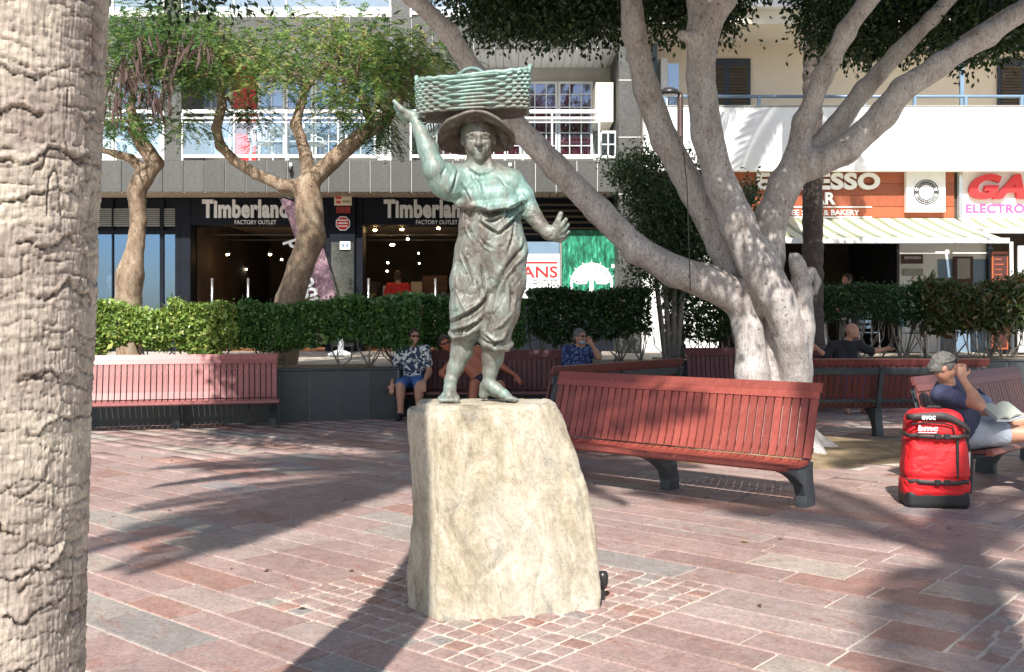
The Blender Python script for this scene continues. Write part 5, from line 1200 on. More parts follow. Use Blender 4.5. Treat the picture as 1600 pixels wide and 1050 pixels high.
def pil(x0, x1, mat=M['black'], y=Y0-.02, th=.45): return b1(MB().box(PX(x0,Y0), PX(x1,Y0), y, y+th, TZ, SIGN1-.035, .006), 'pilaster', mat)
pil(281, 298); pil(508, 516); pil(556, 567); pil(720, 727)
b1(MB().box(PX(516,Y0), PX(556,Y0), Y0-.10, Y0+.4, TZ, SIGN1-.04, .006), 'dark_pilaster', M['black'])
b1(MB().box(PX(519,Y0), PX(554,Y0), Y0-.125, Y0-.10, TZ+.1, PZ(379,Y0), .004), 'granite_panel', M['granite_d'])
# interior shells
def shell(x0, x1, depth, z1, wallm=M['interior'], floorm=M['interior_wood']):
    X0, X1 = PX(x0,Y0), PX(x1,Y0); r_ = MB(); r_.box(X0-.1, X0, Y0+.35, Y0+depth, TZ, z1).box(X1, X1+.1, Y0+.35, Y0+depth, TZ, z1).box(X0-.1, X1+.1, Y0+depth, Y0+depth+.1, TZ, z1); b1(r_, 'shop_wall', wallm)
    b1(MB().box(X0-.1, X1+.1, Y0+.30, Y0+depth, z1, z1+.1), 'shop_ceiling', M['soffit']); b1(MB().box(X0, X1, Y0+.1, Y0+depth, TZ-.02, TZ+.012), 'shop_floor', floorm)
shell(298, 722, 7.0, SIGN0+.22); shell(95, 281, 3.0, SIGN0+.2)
# track lights and bulbs
def spot(px, py, Y, warm=True, r_=.045):
    v = P(px, py, Y); o = b1(MB().lathe([(0,.0),(r_*.8,.01),(r_,.05),(r_*.9,.09),(0,.10)], 10, tuple(v)), 'spotlight_housing', M['blackmetal'], smooth=True)
    b1(MB().lathe([(0,-.035),(r_*.6,-.025),(r_*.75,.0),(r_*.6,.01),(0,.01)], 10, tuple(v)), 'bulb', M['lamp'] if warm else M['lampw'], o, smooth=True)
for a in ((356,397,23.0,1,.05),(422,397,23.4,1,.05),(440,405,24.2,0,.035),(371,416,25.5,0,.03),(385,420,26,0,.03),(321,413,26,0,.025),(586,359,22.2,1,.055),(628,358,22.2,1,.055),(685,356,22.2,1,.055),(613,382,23.2,1,.075),(637,373,23,0,.04),(606,410,25.5,0,.035),(605,423,26,0,.035),(654,395,25.5,0,.02),(655,411,26,0,.02)): spot(*a)
tr = MB()
for py, Y in ((368,22.6),(376,24.0)):
    for xa, xb in ((300,506),(568,720)): tr.box(PX(xa,Y), PX(xb,Y), Y, Y+.04, PZ(py,Y), PZ(py,Y)+.03)
b1(tr, 'lighting_track', M['blackmetal'])
# shop fittings seen in the dark: shelves, hanging rails, clothes
fit = [(306,340,455,480,25,M['interior_wood']),(350,372,440,480,26,M['interior']),(455,500,430,480,25.5,M['interior_wood']),(575,590,440,480,25.2,M['interior']),(468,500,400,430,24.6,M['orange_wood']),(452,498,436,478,23.8,M['orange_wood']),(598,612,446,480,24.0,M['concrete']),(642,660,440,480,24.2,M['soffit']),(660,700,430,480,25.4,M['interior_wood'])]
for x0, x1, ya, yb2, Y, mt in fit:
    f = b1(MB().box(PX(x0,Y), PX(x1,Y), Y, Y+.5, TZ+.01, PZ(ya,Y), .02), 'shelf_unit', mt)
    for k in range(3): b1(MB().box(PX(x0,Y)+.02, PX(x1,Y)-.02, Y-.06, Y-.01, TZ+.35+.45*k, TZ+.40+.45*k), 'shelf', M['cream'] if x0 > 600 else M['interior_wood'], f)
for k in range(8): b1(MB().box(PX(662+k*7,24.6), PX(667+k*7,24.6), 24.6, 24.95, TZ+.5, TZ+1.3, .02), 'hanging_garment', random.choice([M['white'], M['navy_cloth'], M['grey_cloth'], M['cream']]))
# door leaves standing open: bright vertical pulls
for px in (334,390,577,681):
    b1(MB().tube([(PX(px,Y0),Y0-.12,TZ+.35),(PX(px,Y0),Y0-.12,PZ(435,Y0))], .028, 10), 'door_pull', M['steel'], smooth=True)
# left display window with louvres above
wf = MB()
for xa, xb in ((95,100),(146,150),(175,177),(250,256),(274,281)): wf.box(PX(xa,Y0), PX(xb,Y0), Y0-.02, Y0+.06, TZ+.1, SIGN1-.05)
wf.box(PX(95,Y0), PX(281,Y0), Y0-.021, Y0+.055, PZ(366,Y0), PZ(360,Y0)).box(PX(95,Y0), PX(281,Y0), Y0-.021, Y0+.055, TZ, TZ+.16)
dw = b1(wf, 'display_window_frame', M['black'])
b1(MB().box(PX(96,Y0), PX(280,Y0), Y0+.02, Y0+.028, TZ+.16, PZ(366,Y0)), 'pane', M['glass_blue'], dw)
for k in range(9): b1(MB().prismx([(Y0+.0,PZ(359,Y0)+.075+k*.043),(Y0+.045,PZ(359,Y0)+.10+k*.043),(Y0+.045,PZ(359,Y0)+.112+k*.043),(Y0+.0,PZ(359,Y0)+.087+k*.043)], PX(100,Y0), PX(280,Y0)), 'louvre_blade', M['concrete'], dw)
b1(MB().box(PX(96,Y0), PX(281,Y0), Y0+.06, Y0+.10, PZ(360,Y0), SIGN1-.03), 'louvre_backing', M['black'], dw)
# right bay: dark roller slats above two posters
rb = b1(MB().box(PX(727,Y0), PX(962,Y0), Y0+.1, Y0+.2, TZ, SIGN1-.03), 'shop_back_panel', M['black'])
for k in range(12): b1(MB().box(PX(728,Y0), PX(961,Y0), Y0+.02, Y0+.07, PZ(372,Y0)+k*.062, PZ(372,Y0)+k*.062+.045, .004), 'roller_slat', M['louvre'] if k % 2 else M['black'], rb)
vp = b1(MB().box(PX(786,Y0), PX(874,Y0), Y0-.06, Y0-.02, PZ(466,Y0), PZ(397,Y0)), 'shop_poster', M['white'])
b1(MB().box(PX(786,Y0), PX(874,Y0), Y0-.06, Y0-.02, PZ(397,Y0)+.002, PZ(378,Y0)), 'poster_header', M['bluerail'], vp)
b1(MB().box(PX(793,Y0), PX(871,Y0), Y0-.066, Y0-.062, PZ(412,Y0), PZ(409,Y0)), 'red_line', M['redvinyl'], vp)
b1(text_mb('VANS', PX(797,Y0), PX(871,Y0), PZ(434,Y0), PZ(416,Y0), Y0-.062, .006, .02), 'poster_lettering', M['redvinyl'], vp)
b1(text_mb('OUTLET', PX(832,Y0), PX(871,Y0), PZ(444,Y0), PZ(437.5,Y0), Y0-.062, .005, .0), 'poster_lettering', M['dkletter'], vp)
fp = b1(MB().box(PX(878,Y0), PX(966,Y0)-.05, Y0-.06, Y0-.02, PZ(466,Y0), PZ(360,Y0)), 'forest_poster', M['poster'])
b1(MB().box(PX(874.5,Y0), PX(877.5,Y0), Y0-.08, Y0-.01, TZ+.2, PZ(376,Y0)), 'poster_frame', M['steel'], fp)
em = MB(); ex, ez, er = PX(924,Y0), PZ(444,Y0), .40
for k in range(28):
    a = math.radians(-35+250*k/27); c0, s0 = math.cos(a), math.sin(a)
    if k < 27:
        a2 = math.radians(-35+250*(k+1)/27); em.prism([(ex+er*c0, ez+er*s0), (ex+(er+.05)*c0, ez+(er+.05)*s0), (ex+(er+.05)*math.cos(a2), ez+(er+.05)*math.sin(a2)), (ex+er*math.cos(a2), ez+er*math.sin(a2))], Y0-.068, Y0-.062)
for k in range(15):
    a = math.radians(8+164*k/14); L_ = er*(.93+.2*(k % 2)); wd = .048; c0, s0 = math.cos(a), math.sin(a); i0 = .10
    em.prism([(ex+i0*c0+s0*.012, ez+i0*s0-c0*.012), (ex+L_*.8*c0+s0*wd, ez+L_*.8*s0-c0*wd), (ex+L_*1.12*c0, ez+L_*1.12*s0), (ex+L_*.8*c0-s0*wd, ez+L_*.8*s0+c0*wd), (ex+i0*c0-s0*.012, ez+i0*s0+c0*.012)], Y0-.0702-k*.0001, Y0-.0625)
em.prism([(ex-.035,ez+.16),(ex-.05,ez-.22),(ex+.05,ez-.22),(ex+.035,ez+.16)], Y0-.0715, Y0-.0622)
b1(em, 'tree_emblem', M['wletter'], fp)
b1(MB().box(PX(955,Y0), PX(961,Y0), Y0-.07, Y0-.062, PZ(419,Y0), PZ(413,Y0)), 'small_mark', M['wletter'], fp)
# notices on the dark pilaster
nb_ = b1(MB().box(PX(524,Y0), PX(551,Y0), Y0-.14, Y0-.115, PZ(322,Y0), PZ(306,Y0)), 'notice_board', M['cream'])
b1(MB().box(PX(526,Y0), PX(535,Y0), Y0-.146, Y0-.141, PZ(312,Y0), PZ(308,Y0)), 'notice_print', M['redvinyl'], nb_); b1(MB().box(PX(527,Y0), PX(534,Y0), Y0-.146, Y0-.141, PZ(319,Y0), PZ(315,Y0)), 'notice_print', M['redvinyl'], nb_)
b1(MB().box(PX(537,Y0), PX(549,Y0), Y0-.146, Y0-.141, PZ(318,Y0), PZ(314,Y0)), 'notice_print', M['soffit'], nb_)
b1(MB().box(PX(527,Y0), PX(549,Y0), Y0-.14, Y0-.115, PZ(334,Y0), PZ(324,Y0)), 'alarm_box', M['redcurtain'])
def octagon(cx, cz, r_, y0, y1): return MB().prism([(cx+r_*math.cos(math.radians(22.5+45*k)), cz+r_*math.sin(math.radians(22.5+45*k))) for k in range(8)], y0, y1)
oc = b1(octagon(PX(537.5,Y0), PZ(350,Y0), .16, Y0-.14, Y0-.12), 'octagonal_sign', M['wletter']); b1(octagon(PX(537.5,Y0), PZ(350,Y0), .14, Y0-.146, Y0-.1405), 'sign_face', M['red'], oc)
for k in range(3): b1(MB().box(PX(530,Y0), PX(545,Y0), Y0-.150, Y0-.1465, PZ(346+k*4.5,Y0), PZ(344.3+k*4.5,Y0)), 'sign_line', M['wletter'], oc)
sg = b1(MB().box(PX(533,Y0), PX(549,Y0), Y0-.155, Y0-.13, PZ(390.5,Y0), PZ(378,Y0)), 'white_sign', M['wletter'])
for k in range(2): b1(MB().box(PX(536+k*6.5,Y0), PX(540+k*6.5,Y0), Y0-.160, Y0-.156, PZ(387,Y0), PZ(381,Y0)), 'sign_symbol', M['bluerail'], sg)
# roof body behind
b1(MB().box(XL, XR+.4, YB+.25, YB+8, 3.9, 10.4), 'building_core', M['wallgrey'])
b1(MB().box(XL, PX(95,Y0), Y0, Y0+1, TZ, SIGN1-.03), 'end_wall', M['wallgrey'])
# security cameras on the stone band
for px, py in ((455,262),(797,262)):
    t = thing('security_camera', 'tiny security camera on the stone band %s' % ('above the left shop sign' if px < 500 else 'right of the statue shoulder'), 'security camera', P(px, py, YF))
    build(MB().box(-.03,.03,-.06,.0,.02,.09,.005), 'bracket', M['white'], t); build(MB().lathe([(0,-.11),(.03,-.10),(.042,-.06),(.042,.01),(0,.02)], 12, (0,-.09,0)), 'camera_body', M['blackmetal'], t, smooth=True)
# ---- white building
B2 = thing('white_building', 'white rendered building with a blank parapet over cafe and electronics shops', 'building', (8.0,24.0,TZ))
def b2(mb, name, mat, par=None, **k): return build(mb, name, mat, par or B2, ws=True, **k)
WY = 20.3; WX0 = PX(1001,YF)+.012; WX1 = 15.5
b2(MB().box(WX0, WX1, WY, WY+.18, PZ(267,WY), PZ(167,WY), .01), 'parapet', M['white'])
b2(MB().box(WX0, WX1, WY+.19, 22.1, 4.40, 4.56), 'balcony_floor', M['white'])
b2(MB().box(WX0, WX1, WY+.19, 22.1, 7.30, 7.62), 'upper_balcony_floor', M['cream'])
b2(MB().box(WX0, WX1, WY, WY+.18, 7.585, 8.75, .01), 'upper_parapet', M['white'])
b2(MB().box(WX0, WX1, 22.1, 30, 4.2, 14), 'rendered_wall', M['beige'])
cp_ = b2(MB().box(WX0, WX1, WY-.015, WY+.2, PZ(167,WY)+.003, PZ(167,WY)+.03), 'parapet_coping', M['concrete'])
rl = b2(MB().tube([(WX0,WY+.1,PZ(149,WY)),(WX1,WY+.1,PZ(149,WY))], .032, 8), 'balcony_rail', M['bluerail'], smooth=True)
for px in (1040,1105,1188,1270,1353,1432,1512,1600,1690): b2(MB().box(PX(px,WY)-.03, PX(px,WY)+.03, WY+.07, WY+.13, PZ(166,WY), PZ(149,WY)), 'rail_post', M['bluerail'], rl)
b2(MB().box(PX(1511,WY), PX(1517,WY), WY+.3, WY+.36, PZ(166,WY), 7.3), 'drain_pipe', M['bluerail'])
def shutter(x0, x1, y0, y1, halves=2):
    Y = 22.08; f = b2(MB().box(PX(x0,Y), PX(x1,Y), Y-.05, Y, PZ(y1,Y), PZ(y0,Y), .004), 'shutter', M['navy']); w_ = (PX(x1,Y)-PX(x0,Y))/halves
    for h_ in range(halves):
        X0 = PX(x0,Y)+h_*w_+.07; X1 = PX(x0,Y)+(h_+1)*w_-.07; n_ = int((PZ(y0,Y)-PZ(y1,Y)-.2)/.066)
        for k in range(n_): z = PZ(y1,Y)+.1+k*.066; b2(MB().prismx([(Y-.075,z),(Y-.052,z+.045),(Y-.052,z+.055),(Y-.082,z+.01)], X0, X1), 'louvre_blade', M['louvre'], f)
shutter(1098, 1172, 92, 192); shutter(1558, 1640, 92, 192); 
Yq = 22.08
wn_ = b2(MB().box(PX(1040,Yq), PX(1062,Yq), Yq-.03, Yq, PZ(190,Yq), PZ(97,Yq)), 'pale_window', M['cream']); b2(MB().box(PX(1043,Yq), PX(1060,Yq), Yq-.04, Yq-.031, PZ(188,Yq), PZ(100,Yq)), 'pane', M['glass'], wn_)
b2(MB().box(PX(1018,Yq), PX(1026,Yq), Yq-.1, Yq-.02, PZ(190,Yq), 7.3), 'blue_pipe', M['bluerail'])
b2(MB().box(PX(1029,Yq), PX(1039,Yq), Yq-.35, Yq-.02, PZ(185,Yq), PZ(97,Yq)), 'service_box', M['white'])
# ground floor of the white building
GY = 20.75
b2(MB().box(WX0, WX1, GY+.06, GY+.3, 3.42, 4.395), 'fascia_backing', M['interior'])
sgn = b2(MB().box(PX(1136,GY), PX(1491,GY), GY+.02, GY+.055, PZ(341,GY), PZ(269,GY)), 'sign_backing', M['brown_sign'])
for k in range(4):
    h = (PZ(269,GY)-PZ(341,GY))/4; z = PZ(341,GY)+k*h
    b2(MB().box(PX(1136,GY), PX(1491,GY), GY, GY+.02, z+.004, z+h-.004, .003), 'sign_plank', M['orange_wood'], sgn)
b2(text_mb('ESPRESSO', PX(1181,GY), PX(1373,GY), PZ(297,GY), PZ(270.5,GY), GY-.03, .06, .045), 'sign_lettering', M['wletter'])
b2(text_mb('BAR', PX(1254,GY), PX(1304,GY), PZ(320,GY), PZ(301,GY), GY-.03, .05, .035), 'sign_lettering', M['wletter'])
b2(text_mb('COFFEE SHOP & BAKERY', PX(1206,GY), PX(1342,GY), PZ(336.5,GY), PZ(328,GY), GY-.004, .02, .02), 'small_lettering', M['wletter'])
for py in (323.5,339.5): b2(MB().box(PX(1204,GY), PX(1362,GY), GY-.02, GY-.002, PZ(py+1,GY), PZ(py-1,GY)), 'sign_line', M['wletter'])
sq = b2(MB().box(PX(1412,GY), PX(1473,GY), GY-.14, GY-.01, PZ(332.5,GY), PZ(270,GY), .006), 'square_sign', M['white'])
cx_, cz_ = PX(1443,GY), PZ(301.5,GY)
def ringmb(cx, cz, r_, w_, y, n=48, a0=0, a1=360):
    mb = MB()
    for k in range(n):
        a = math.radians(a0+(a1-a0)*k/n); b_ = math.radians(a0+(a1-a0)*(k+1)/n)
        mb.prism([(cx+r_*math.cos(a), cz+r_*math.sin(a)), (cx+(r_+w_)*math.cos(a), cz+(r_+w_)*math.sin(a)), (cx+(r_+w_)*math.cos(b_), cz+(r_+w_)*math.sin(b_)), (cx+r_*math.cos(b_), cz+r_*math.sin(b_))], y-.006, y)
    return mb
b2(ringmb(cx_, cz_, .150, .022, GY-.141), 'emblem_ring', M['dkletter'], sq); b2(ringmb(cx_, cz_, .232, .022, GY-.141), 'emblem_ring', M['dkletter'], sq)
for (a0, a1, n_) in ((25,155,13),(205,335,12)):
    mb = MB()
    for k in range(n_):
        a = math.radians(a0+(a1-a0)*(k+.5)/n_); cxx, czz = cx_+.2*math.cos(a), cz_+.2*math.sin(a); u_ = random.uniform(.014,.022); mb.prism([(cxx-u_,czz-.02),(cxx+u_,czz-.02),(cxx+u_*.6,czz+.02),(cxx-u_*.6,czz+.02)], GY-.147, GY-.141)
    b2(mb, 'emblem_lettering', M['dkletter'], sq)
for a in (0, 180): b2(ringmb(cx_, cz_, .17, .065, GY-.1415, 3, a-9, a+9), 'emblem_mark', M['dkletter'], sq)
gs = b2(MB().box(PX(1497,GY), PX(1760,GY), GY-.02, GY+.05, PZ(341,GY), PZ(268,GY), .008), 'electronics_sign', M['white'])
b2(MB().box(PX(1497,GY), PX(1502,GY), GY-.05, GY-.021, PZ(341,GY), PZ(268,GY)), 'sign_frame', M['steel'], gs)
b2(text_mb('GAL', PX(1511,GY), PX(1632,GY), PZ(312,GY), PZ(273,GY), GY-.03, .10, .05, .28), 'sign_lettering', M['redvinyl'], gs)
b2(text_mb('ELECTRO', PX(1508,GY), PX(1600,GY), PZ(333,GY), PZ(319,GY), GY-.024, .010, .03), 'small_lettering', M['pinkletter'], gs)
# interiors and white wall panel with menus
RY = 21.4
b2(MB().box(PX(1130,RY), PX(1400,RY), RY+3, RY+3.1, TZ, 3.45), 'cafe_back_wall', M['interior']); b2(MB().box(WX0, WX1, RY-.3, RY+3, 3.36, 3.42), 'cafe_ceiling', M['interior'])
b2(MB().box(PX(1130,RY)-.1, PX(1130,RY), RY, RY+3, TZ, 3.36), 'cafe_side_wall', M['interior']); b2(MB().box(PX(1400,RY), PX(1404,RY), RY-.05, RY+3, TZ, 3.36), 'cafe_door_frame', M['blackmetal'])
b2(MB().box(WX0, PX(1128,RY), RY, RY+.2, TZ, 3.36), 'white_wall', M['white'])
wp = b2(MB().box(PX(1404,RY)+.003, PX(1541,RY), RY, RY+.2, TZ, 3.36), 'white_wall', M['white'])
b2(MB().box(PX(1465,RY), PX(1541,RY)-.005, RY-.012, RY-.002, TZ, PZ(405,RY)), 'blue_panel', M['bluerail'], wp)
def menu(x0, x1, y0, y1, mat, line=True):
    f = b2(MB().box(PX(x0,RY), PX(x1,RY), RY-.05, RY-.013, PZ(y1,RY), PZ(y0,RY), .004), 'menu_board', mat, wp)
menu(1408, 1441, 398, 412, M['brown_sign']); menu(1410, 1441, 420, 431, M['concrete']); menu(1488, 1519, 401, 452, M['brown_sign'])
b2(text_mb('ESPRESSO', PX(1412,RY), PX(1437,RY), PZ(405,RY), PZ(401,RY), RY-.051, .004, .01), 'menu_lettering', M['wletter'], wp)
b2(MB().box(PX(1494,RY), PX(1514,RY), RY-.058, RY-.051, PZ(436,RY), PZ(404,RY)), 'menu_sheet', M['concrete'], wp)
b2(MB().box(PX(1541,RY)+.003, PX(1548,RY), RY-.1, RY+.3, TZ, 3.36), 'dark_post', M['navy'])
b2(MB().box(PX(1548,RY)+.003, WX1, RY+1.5, RY+1.6, TZ, 3.42), 'shop_back_wall', M['interior'])
b2(MB().tube([(PX(1582,19.0),19.0,TZ),(PX(1580,19.0),19.0,PZ(378,19.0))], .035, 8), 'awning_post', M['white'])
# awnings
def awn(x0, x1, Ya, za, Yb_, zb_, label, tx=None):
    t = thing('awning', label, 'awning', ((x0+x1)/2, Ya, za), 0, 'striped awnings'); L_ = MB(); nx_ = 24; w_ = (x1-x0)/2
    vs = []
    for i in range(nx_+1):
        for j in range(7):
            f = j/6; x = -w_+2*w_*i/nx_; sag = -.035*math.sin(math.pi*f)*(1+.4*math.sin(i*1.3)); sh = (tx or 0)*f
            vs.append((x+sh, (Yb_-Ya)*f, (zb_-za)*f+sag))
    L_.add(vs, [(i*7+j, i*7+j+1, (i+1)*7+j+1, (i+1)*7+j) for i in range(nx_) for j in range(6)]); build(L_, 'canopy', M['awning'], t, smooth=True)
    build(MB().box(-w_+(tx or 0), w_+(tx or 0), Yb_-Ya-.05, Yb_-Ya+.02, zb_-za-.07, zb_-za+.03, .01), 'front_bar', M['white'], t)
    for sx in (-.8, .8): build(MB().tube([(sx*w_, 0.0, -.12),(sx*w_*.8, (Yb_-Ya)*.5, (zb_-za)*.5-.1),(sx*w_, Yb_-Ya, zb_-za-.03)], .02, 6), 'arm', M['white'], t)
    return t
awn(4.4, 8.95, GY-.03, 3.43, 18.45, 2.83, 'cream and green striped awning over the coffee shop')
awn(9.0, 14.0, GY-.03, 3.43, 19.6, 3.10, 'second striped awning under the red and white electronics sign')
awn(PX(1165,22), PX(1262,22), 22.07, PZ(8,22.0), 21.0, PZ(30,21.0), 'small striped awning high on the upper balcony')
# ================================================================== PEOPLE
def V3(*a): return Vector(a if len(a) > 1 else a[0])
def person(label, base, J, f, skinm, parts, h=0.012, up=(0,0,1), hands=None, group=None, face=True, lower=True, hair=None, hairm=None, glasses=None, headr=1.0, bulk=1.0):
    """one continuous body; J holds the joints in metres in the place itself"""
    J = {k: Vector(v) for k, v in J.items()}; f = Vector(f).normalized(); up = Vector(up).normalized(); rt = f.cross(up).normalized(); up = rt.cross(f).normalized()
    pts = list(J.values()); lo = [min(p[i] for p in pts)-0.22 for i in range(3)]; hi = [max(p[i] for p in pts)+0.24 for i in range(3)]
    t = thing('person', label, 'person', base, 0, group)
    br = (J['shR']-J['shL']).normalized()
    def torso(S, g, k=.05, top=True, bot=True):
        for sd in (-1, 1):
            S.chain([J['chest']+br*sd*.075, J['belly']+br*sd*.06, J['pelvis']+br*sd*.07], [(.100+g)*bulk, (.100+g)*bulk, (.108+g)], k)
        S.chain([J['shL'], (J['shL']+J['shR'])/2, J['shR']], [.058+g, .075+g, .058+g], k)
    def arm(S, sd, g, t1=1.0, k=.03):
        a, b, c = J['sh'+sd], J['el'+sd], J['wr'+sd]
        if t1 <= 1: S.chain([a, a.lerp(b, t1)], [.056+g, .056+g+(.040-.056)*t1+ (.008 if g else 0)], k)
        else: S.chain([a, b, c], [.054+g, .041+g, .029+g], k); S.cap(b.lerp(c, .15), b.lerp(c, .4), .043+g, .037+g, k)
    def leg(S, sd, g, t1=2.0, k=.04):
        a, b, c = J['hip'+sd], J['kn'+sd], J['an'+sd]
        if t1 <= 1: S.chain([a, a.lerp(b, t1)], [.098+g, .098+g+(.064-.098)*t1], k)
        else: S.chain([a, b, b.lerp(c, min(1, t1-1))], [.092+g, .062+g, .062+g+(.042-.062)*min(1, t1-1)], k); 
        if t1 >= 2: S.cap(b.lerp(c, .18)-Vector((0,0,.0)), b.lerp(c, .4), .06+g, .052+g, k)
    S = SDF(lo, hi, h); torso(S, 0)
    for sd in 'LR':
        arm(S, sd, 0, 2)
        if lower:
            leg(S, sd, 0, 2); an, to = J['an'+sd], J['to'+sd]; S.chain([an, an.lerp(to, .5)-V3(0,0,.01), to], [.042, .038, .028], .02); d = (an-to); d.z = 0; S.cap(an, an+d.normalized()*.03-V3(0,0,.045), .035, .03, .02)
    hd = J['head']
    def HP(x, y, z): return hd+(rt*x+f*y+up*z)*headr
    S.chain([J['neck']-(hd-J['neck'])*.2, J['neck'], hd-up*.04], [.062, .056, .052], .03)
    Rm = Matrix((rt, f, up)).transposed().to_4x4()
    S.ell(HP(0,-.005,.018), (.076*headr,.096*headr,.098*headr), .02, Rm); S.ell(HP(0,.022,-.05), (.055*headr,.066*headr,.058*headr), .03, Rm)
    if face:
        S.cap(HP(0,.088,.012), HP(0,.108,-.024), .010, .015, .01)
        for sd in (-1, 1):
            S.ell(HP(sd*.033,.096,.012), (.017,.014,.011), .006, Rm, carve=True); S.cap(HP(sd*.033,.079,.011), HP(sd*.033,.080,.011), .012, .012, .004)
            S.chain([HP(sd*.052,.073,.028), HP(sd*.032,.09,.033), HP(sd*.014,.092,.028)], [.006]*3, .008); S.ell(HP(sd*.078,-.005,-.005), (.009,.018,.030), .006, Rm)
            S.cap(HP(sd*.042,.072,-.02), HP(sd*.038,.068,-.03), .02, .018, .02)
        S.cap(HP(-.022,.086,-.050), HP(.022,.086,-.050), .0065, .0065, .006); S.cap(HP(-.018,.083,-.063), HP(.018,.083,-.063), .007, .007, .006); S.cap(HP(0,.078,-.09), HP(0,.079,-.09), .018, .018, .015)
    for sd in 'LR':
        spec = (hands or {}).get(sd); wr, el = J['wr'+sd], J['el'+sd]; d = Vector(spec[0]).normalized() if spec else (wr-el).normalized(); cu = spec[1] if spec else .5
        nrm = Vector(spec[2]).normalized() if spec and len(spec) > 2 else d.cross(br).normalized(); sdv = d.cross(nrm).normalized(); nrm = sdv.cross(d).normalized()
        pc = wr+d*.055
        for q_ in (-.026,-.009,.009,.026): S.cap(wr+sdv*q_*.7+d*.01, wr+d*.082+sdv*q_, .0165, .0135, .012)
        for i, (q_, L_) in enumerate(((-.029,.066),(-.010,.076),(.010,.071),(.028,.056))):
            a = wr+d*.084+sdv*q_; b = a+(d*math.cos(cu*.7)+nrm*math.sin(cu*.7))*L_*.5; c = b+(d*math.cos(cu*1.6)+nrm*math.sin(cu*1.6))*L_*.5; S.chain([a, b, c], [.0105, .0098, .0082], .004)
        a = wr+d*.02-sdv*.026; b = a+(d*.6-sdv*.7+nrm*.25).normalized()*.042; c = b+(d*.85-sdv*.25+nrm*.3).normalized()*.032; S.chain([a, b, c], [.014, .012, .0095], .008)
    sdf_part(S, 'body', skinm, t)
    for spec in parts:
        kind, mat_ = spec[0], spec[1]; S = SDF(lo, hi, h) if kind in ('shirt','shorts','trousers','shoes') else SDF([c-.21 for c in hd], [c+.21 for c in hd], .0055)
        if kind == 'shirt':
            torso(S, .016, .05); sl = spec[2] if len(spec) > 2 else .75
            for sd in 'LR': arm(S, sd, .018, sl)
            S.ell(J['neck']+V3(0,0,.02), (.075,.075,.06), .01, carve=True)
            # hem at the waist
            wz = J['pelvis']+(J['belly']-J['pelvis'])*.05; ax = (J['belly']-J['pelvis']).normalized()
            X, Y, Z = np.meshgrid(*S.ax, indexing='ij'); pl = -((X-wz.x)*ax.x+(Y-wz.y)*ax.y+(Z-wz.z)*ax.z); S.d = np.maximum(S.d, pl.astype(np.float32))
            S.rough(6, .014, 4, (1,1,.6)); S.rough(15, .007, 5, (1,1,.7))
        elif kind in ('shorts', 'trousers'):
            for sd in (-1, 1): S.chain([J['belly'].lerp(J['pelvis'], .7)+br*sd*.06, J['pelvis']+br*sd*.075], [.118, .124], .05)
            for sd in 'LR': leg(S, sd, .018, spec[2] if len(spec) > 2 else .8)
            S.rough(7, .012, 14)
        elif kind == 'shoes':
            for sd in 'LR': an, to = J['an'+sd], J['to'+sd]; S.chain([an-V3(0,0,.02), an.lerp(to,.5)-V3(0,0,.01), to], [.048,.046,.038], .02)
        elif kind == 'hair':
            S.ell(HP(0,-.014,.030), (.086*headr,.105*headr,.105*headr), .01, Rm); S.ell(HP(0,-.06,-.03), (.072,.06,.06), .03, Rm)
            S.ell(HP(0,.105,-.025), (.088,.09,.098), .012, Rm, carve=True); S.ell(HP(0,.03,-.12), (.2,.12,.09), .02, Rm, carve=True)
            for sd in (-1, 1): S.ell(HP(sd*.085,.0,-.012), (.02,.022,.035), .006, Rm, carve=True)
            S.rough(16, .009, 30); S.rough(34, .007, 31); 
        elif kind == 'mask': S.ell(HP(0,.05,-.075), (.05,.055,.035), .01, Rm); 
        elif kind == 'shades':
            for sd in (-1, 1): S.ell(HP(sd*.033,.096,.012), (.027,.008,.019), .004, Rm); S.cap(HP(sd*.06,.088,.016), HP(sd*.082,-.01,.012), .006, .005, .004)
            S.cap(HP(-.012,.104,.018), HP(.012,.104,.018), .006, .006, .004)
        elif kind == 'shades_up':
            for sd in (-1, 1): S.ell(HP(sd*.036,.070,.085), (.030,.012,.022), .004, Rm); S.cap(HP(sd*.066,.060,.082), HP(sd*.088,-.02,.03), .007, .006, .004)
            S.cap(HP(-.012,.08,.092), HP(.012,.08,.092), .007, .007, .004)
        nm = {'shades': 'sunglasses', 'shades_up': 'sunglasses', 'mask': 'face_mask'}.get(kind, kind); sdf_part(S, nm, mat_, t)
    return t
def seat_pose(x, y, ang, lean=.06, seat=.42, wr=None, spread=.13):
    c, s_ = math.cos(ang), math.sin(ang)
    def L(px, py, pz): return (x+px*c-py*s_, y+px*s_+py*c, pz)     # local +y is forward
    J = dict(pelvis=L(0,0,seat+.09), belly=L(0,-lean*.4,seat+.27), chest=L(0,-lean,seat+.45), neck=L(0,-lean+.01,seat+.63), head=L(0,-lean+.04,seat+.765),
             shL=L(-.185,-lean,seat+.54), shR=L(.185,-lean,seat+.54), hipL=L(-.09,.03,seat+.08), hipR=L(.09,.03,seat+.08), knL=L(-spread,.42,seat+.07), knR=L(spread,.42,seat+.07),
             anL=L(-spread,.44,.09), anR=L(spread,.44,.09), toL=L(-spread-.02,.60,.04), toR=L(spread+.02,.60,.04), elL=L(-.24,.06,seat+.27), elR=L(.24,.06,seat+.27), wrL=L(-.15,.30,seat+.16), wrR=L(.15,.30,seat+.16))
    return J, L
G_P = None
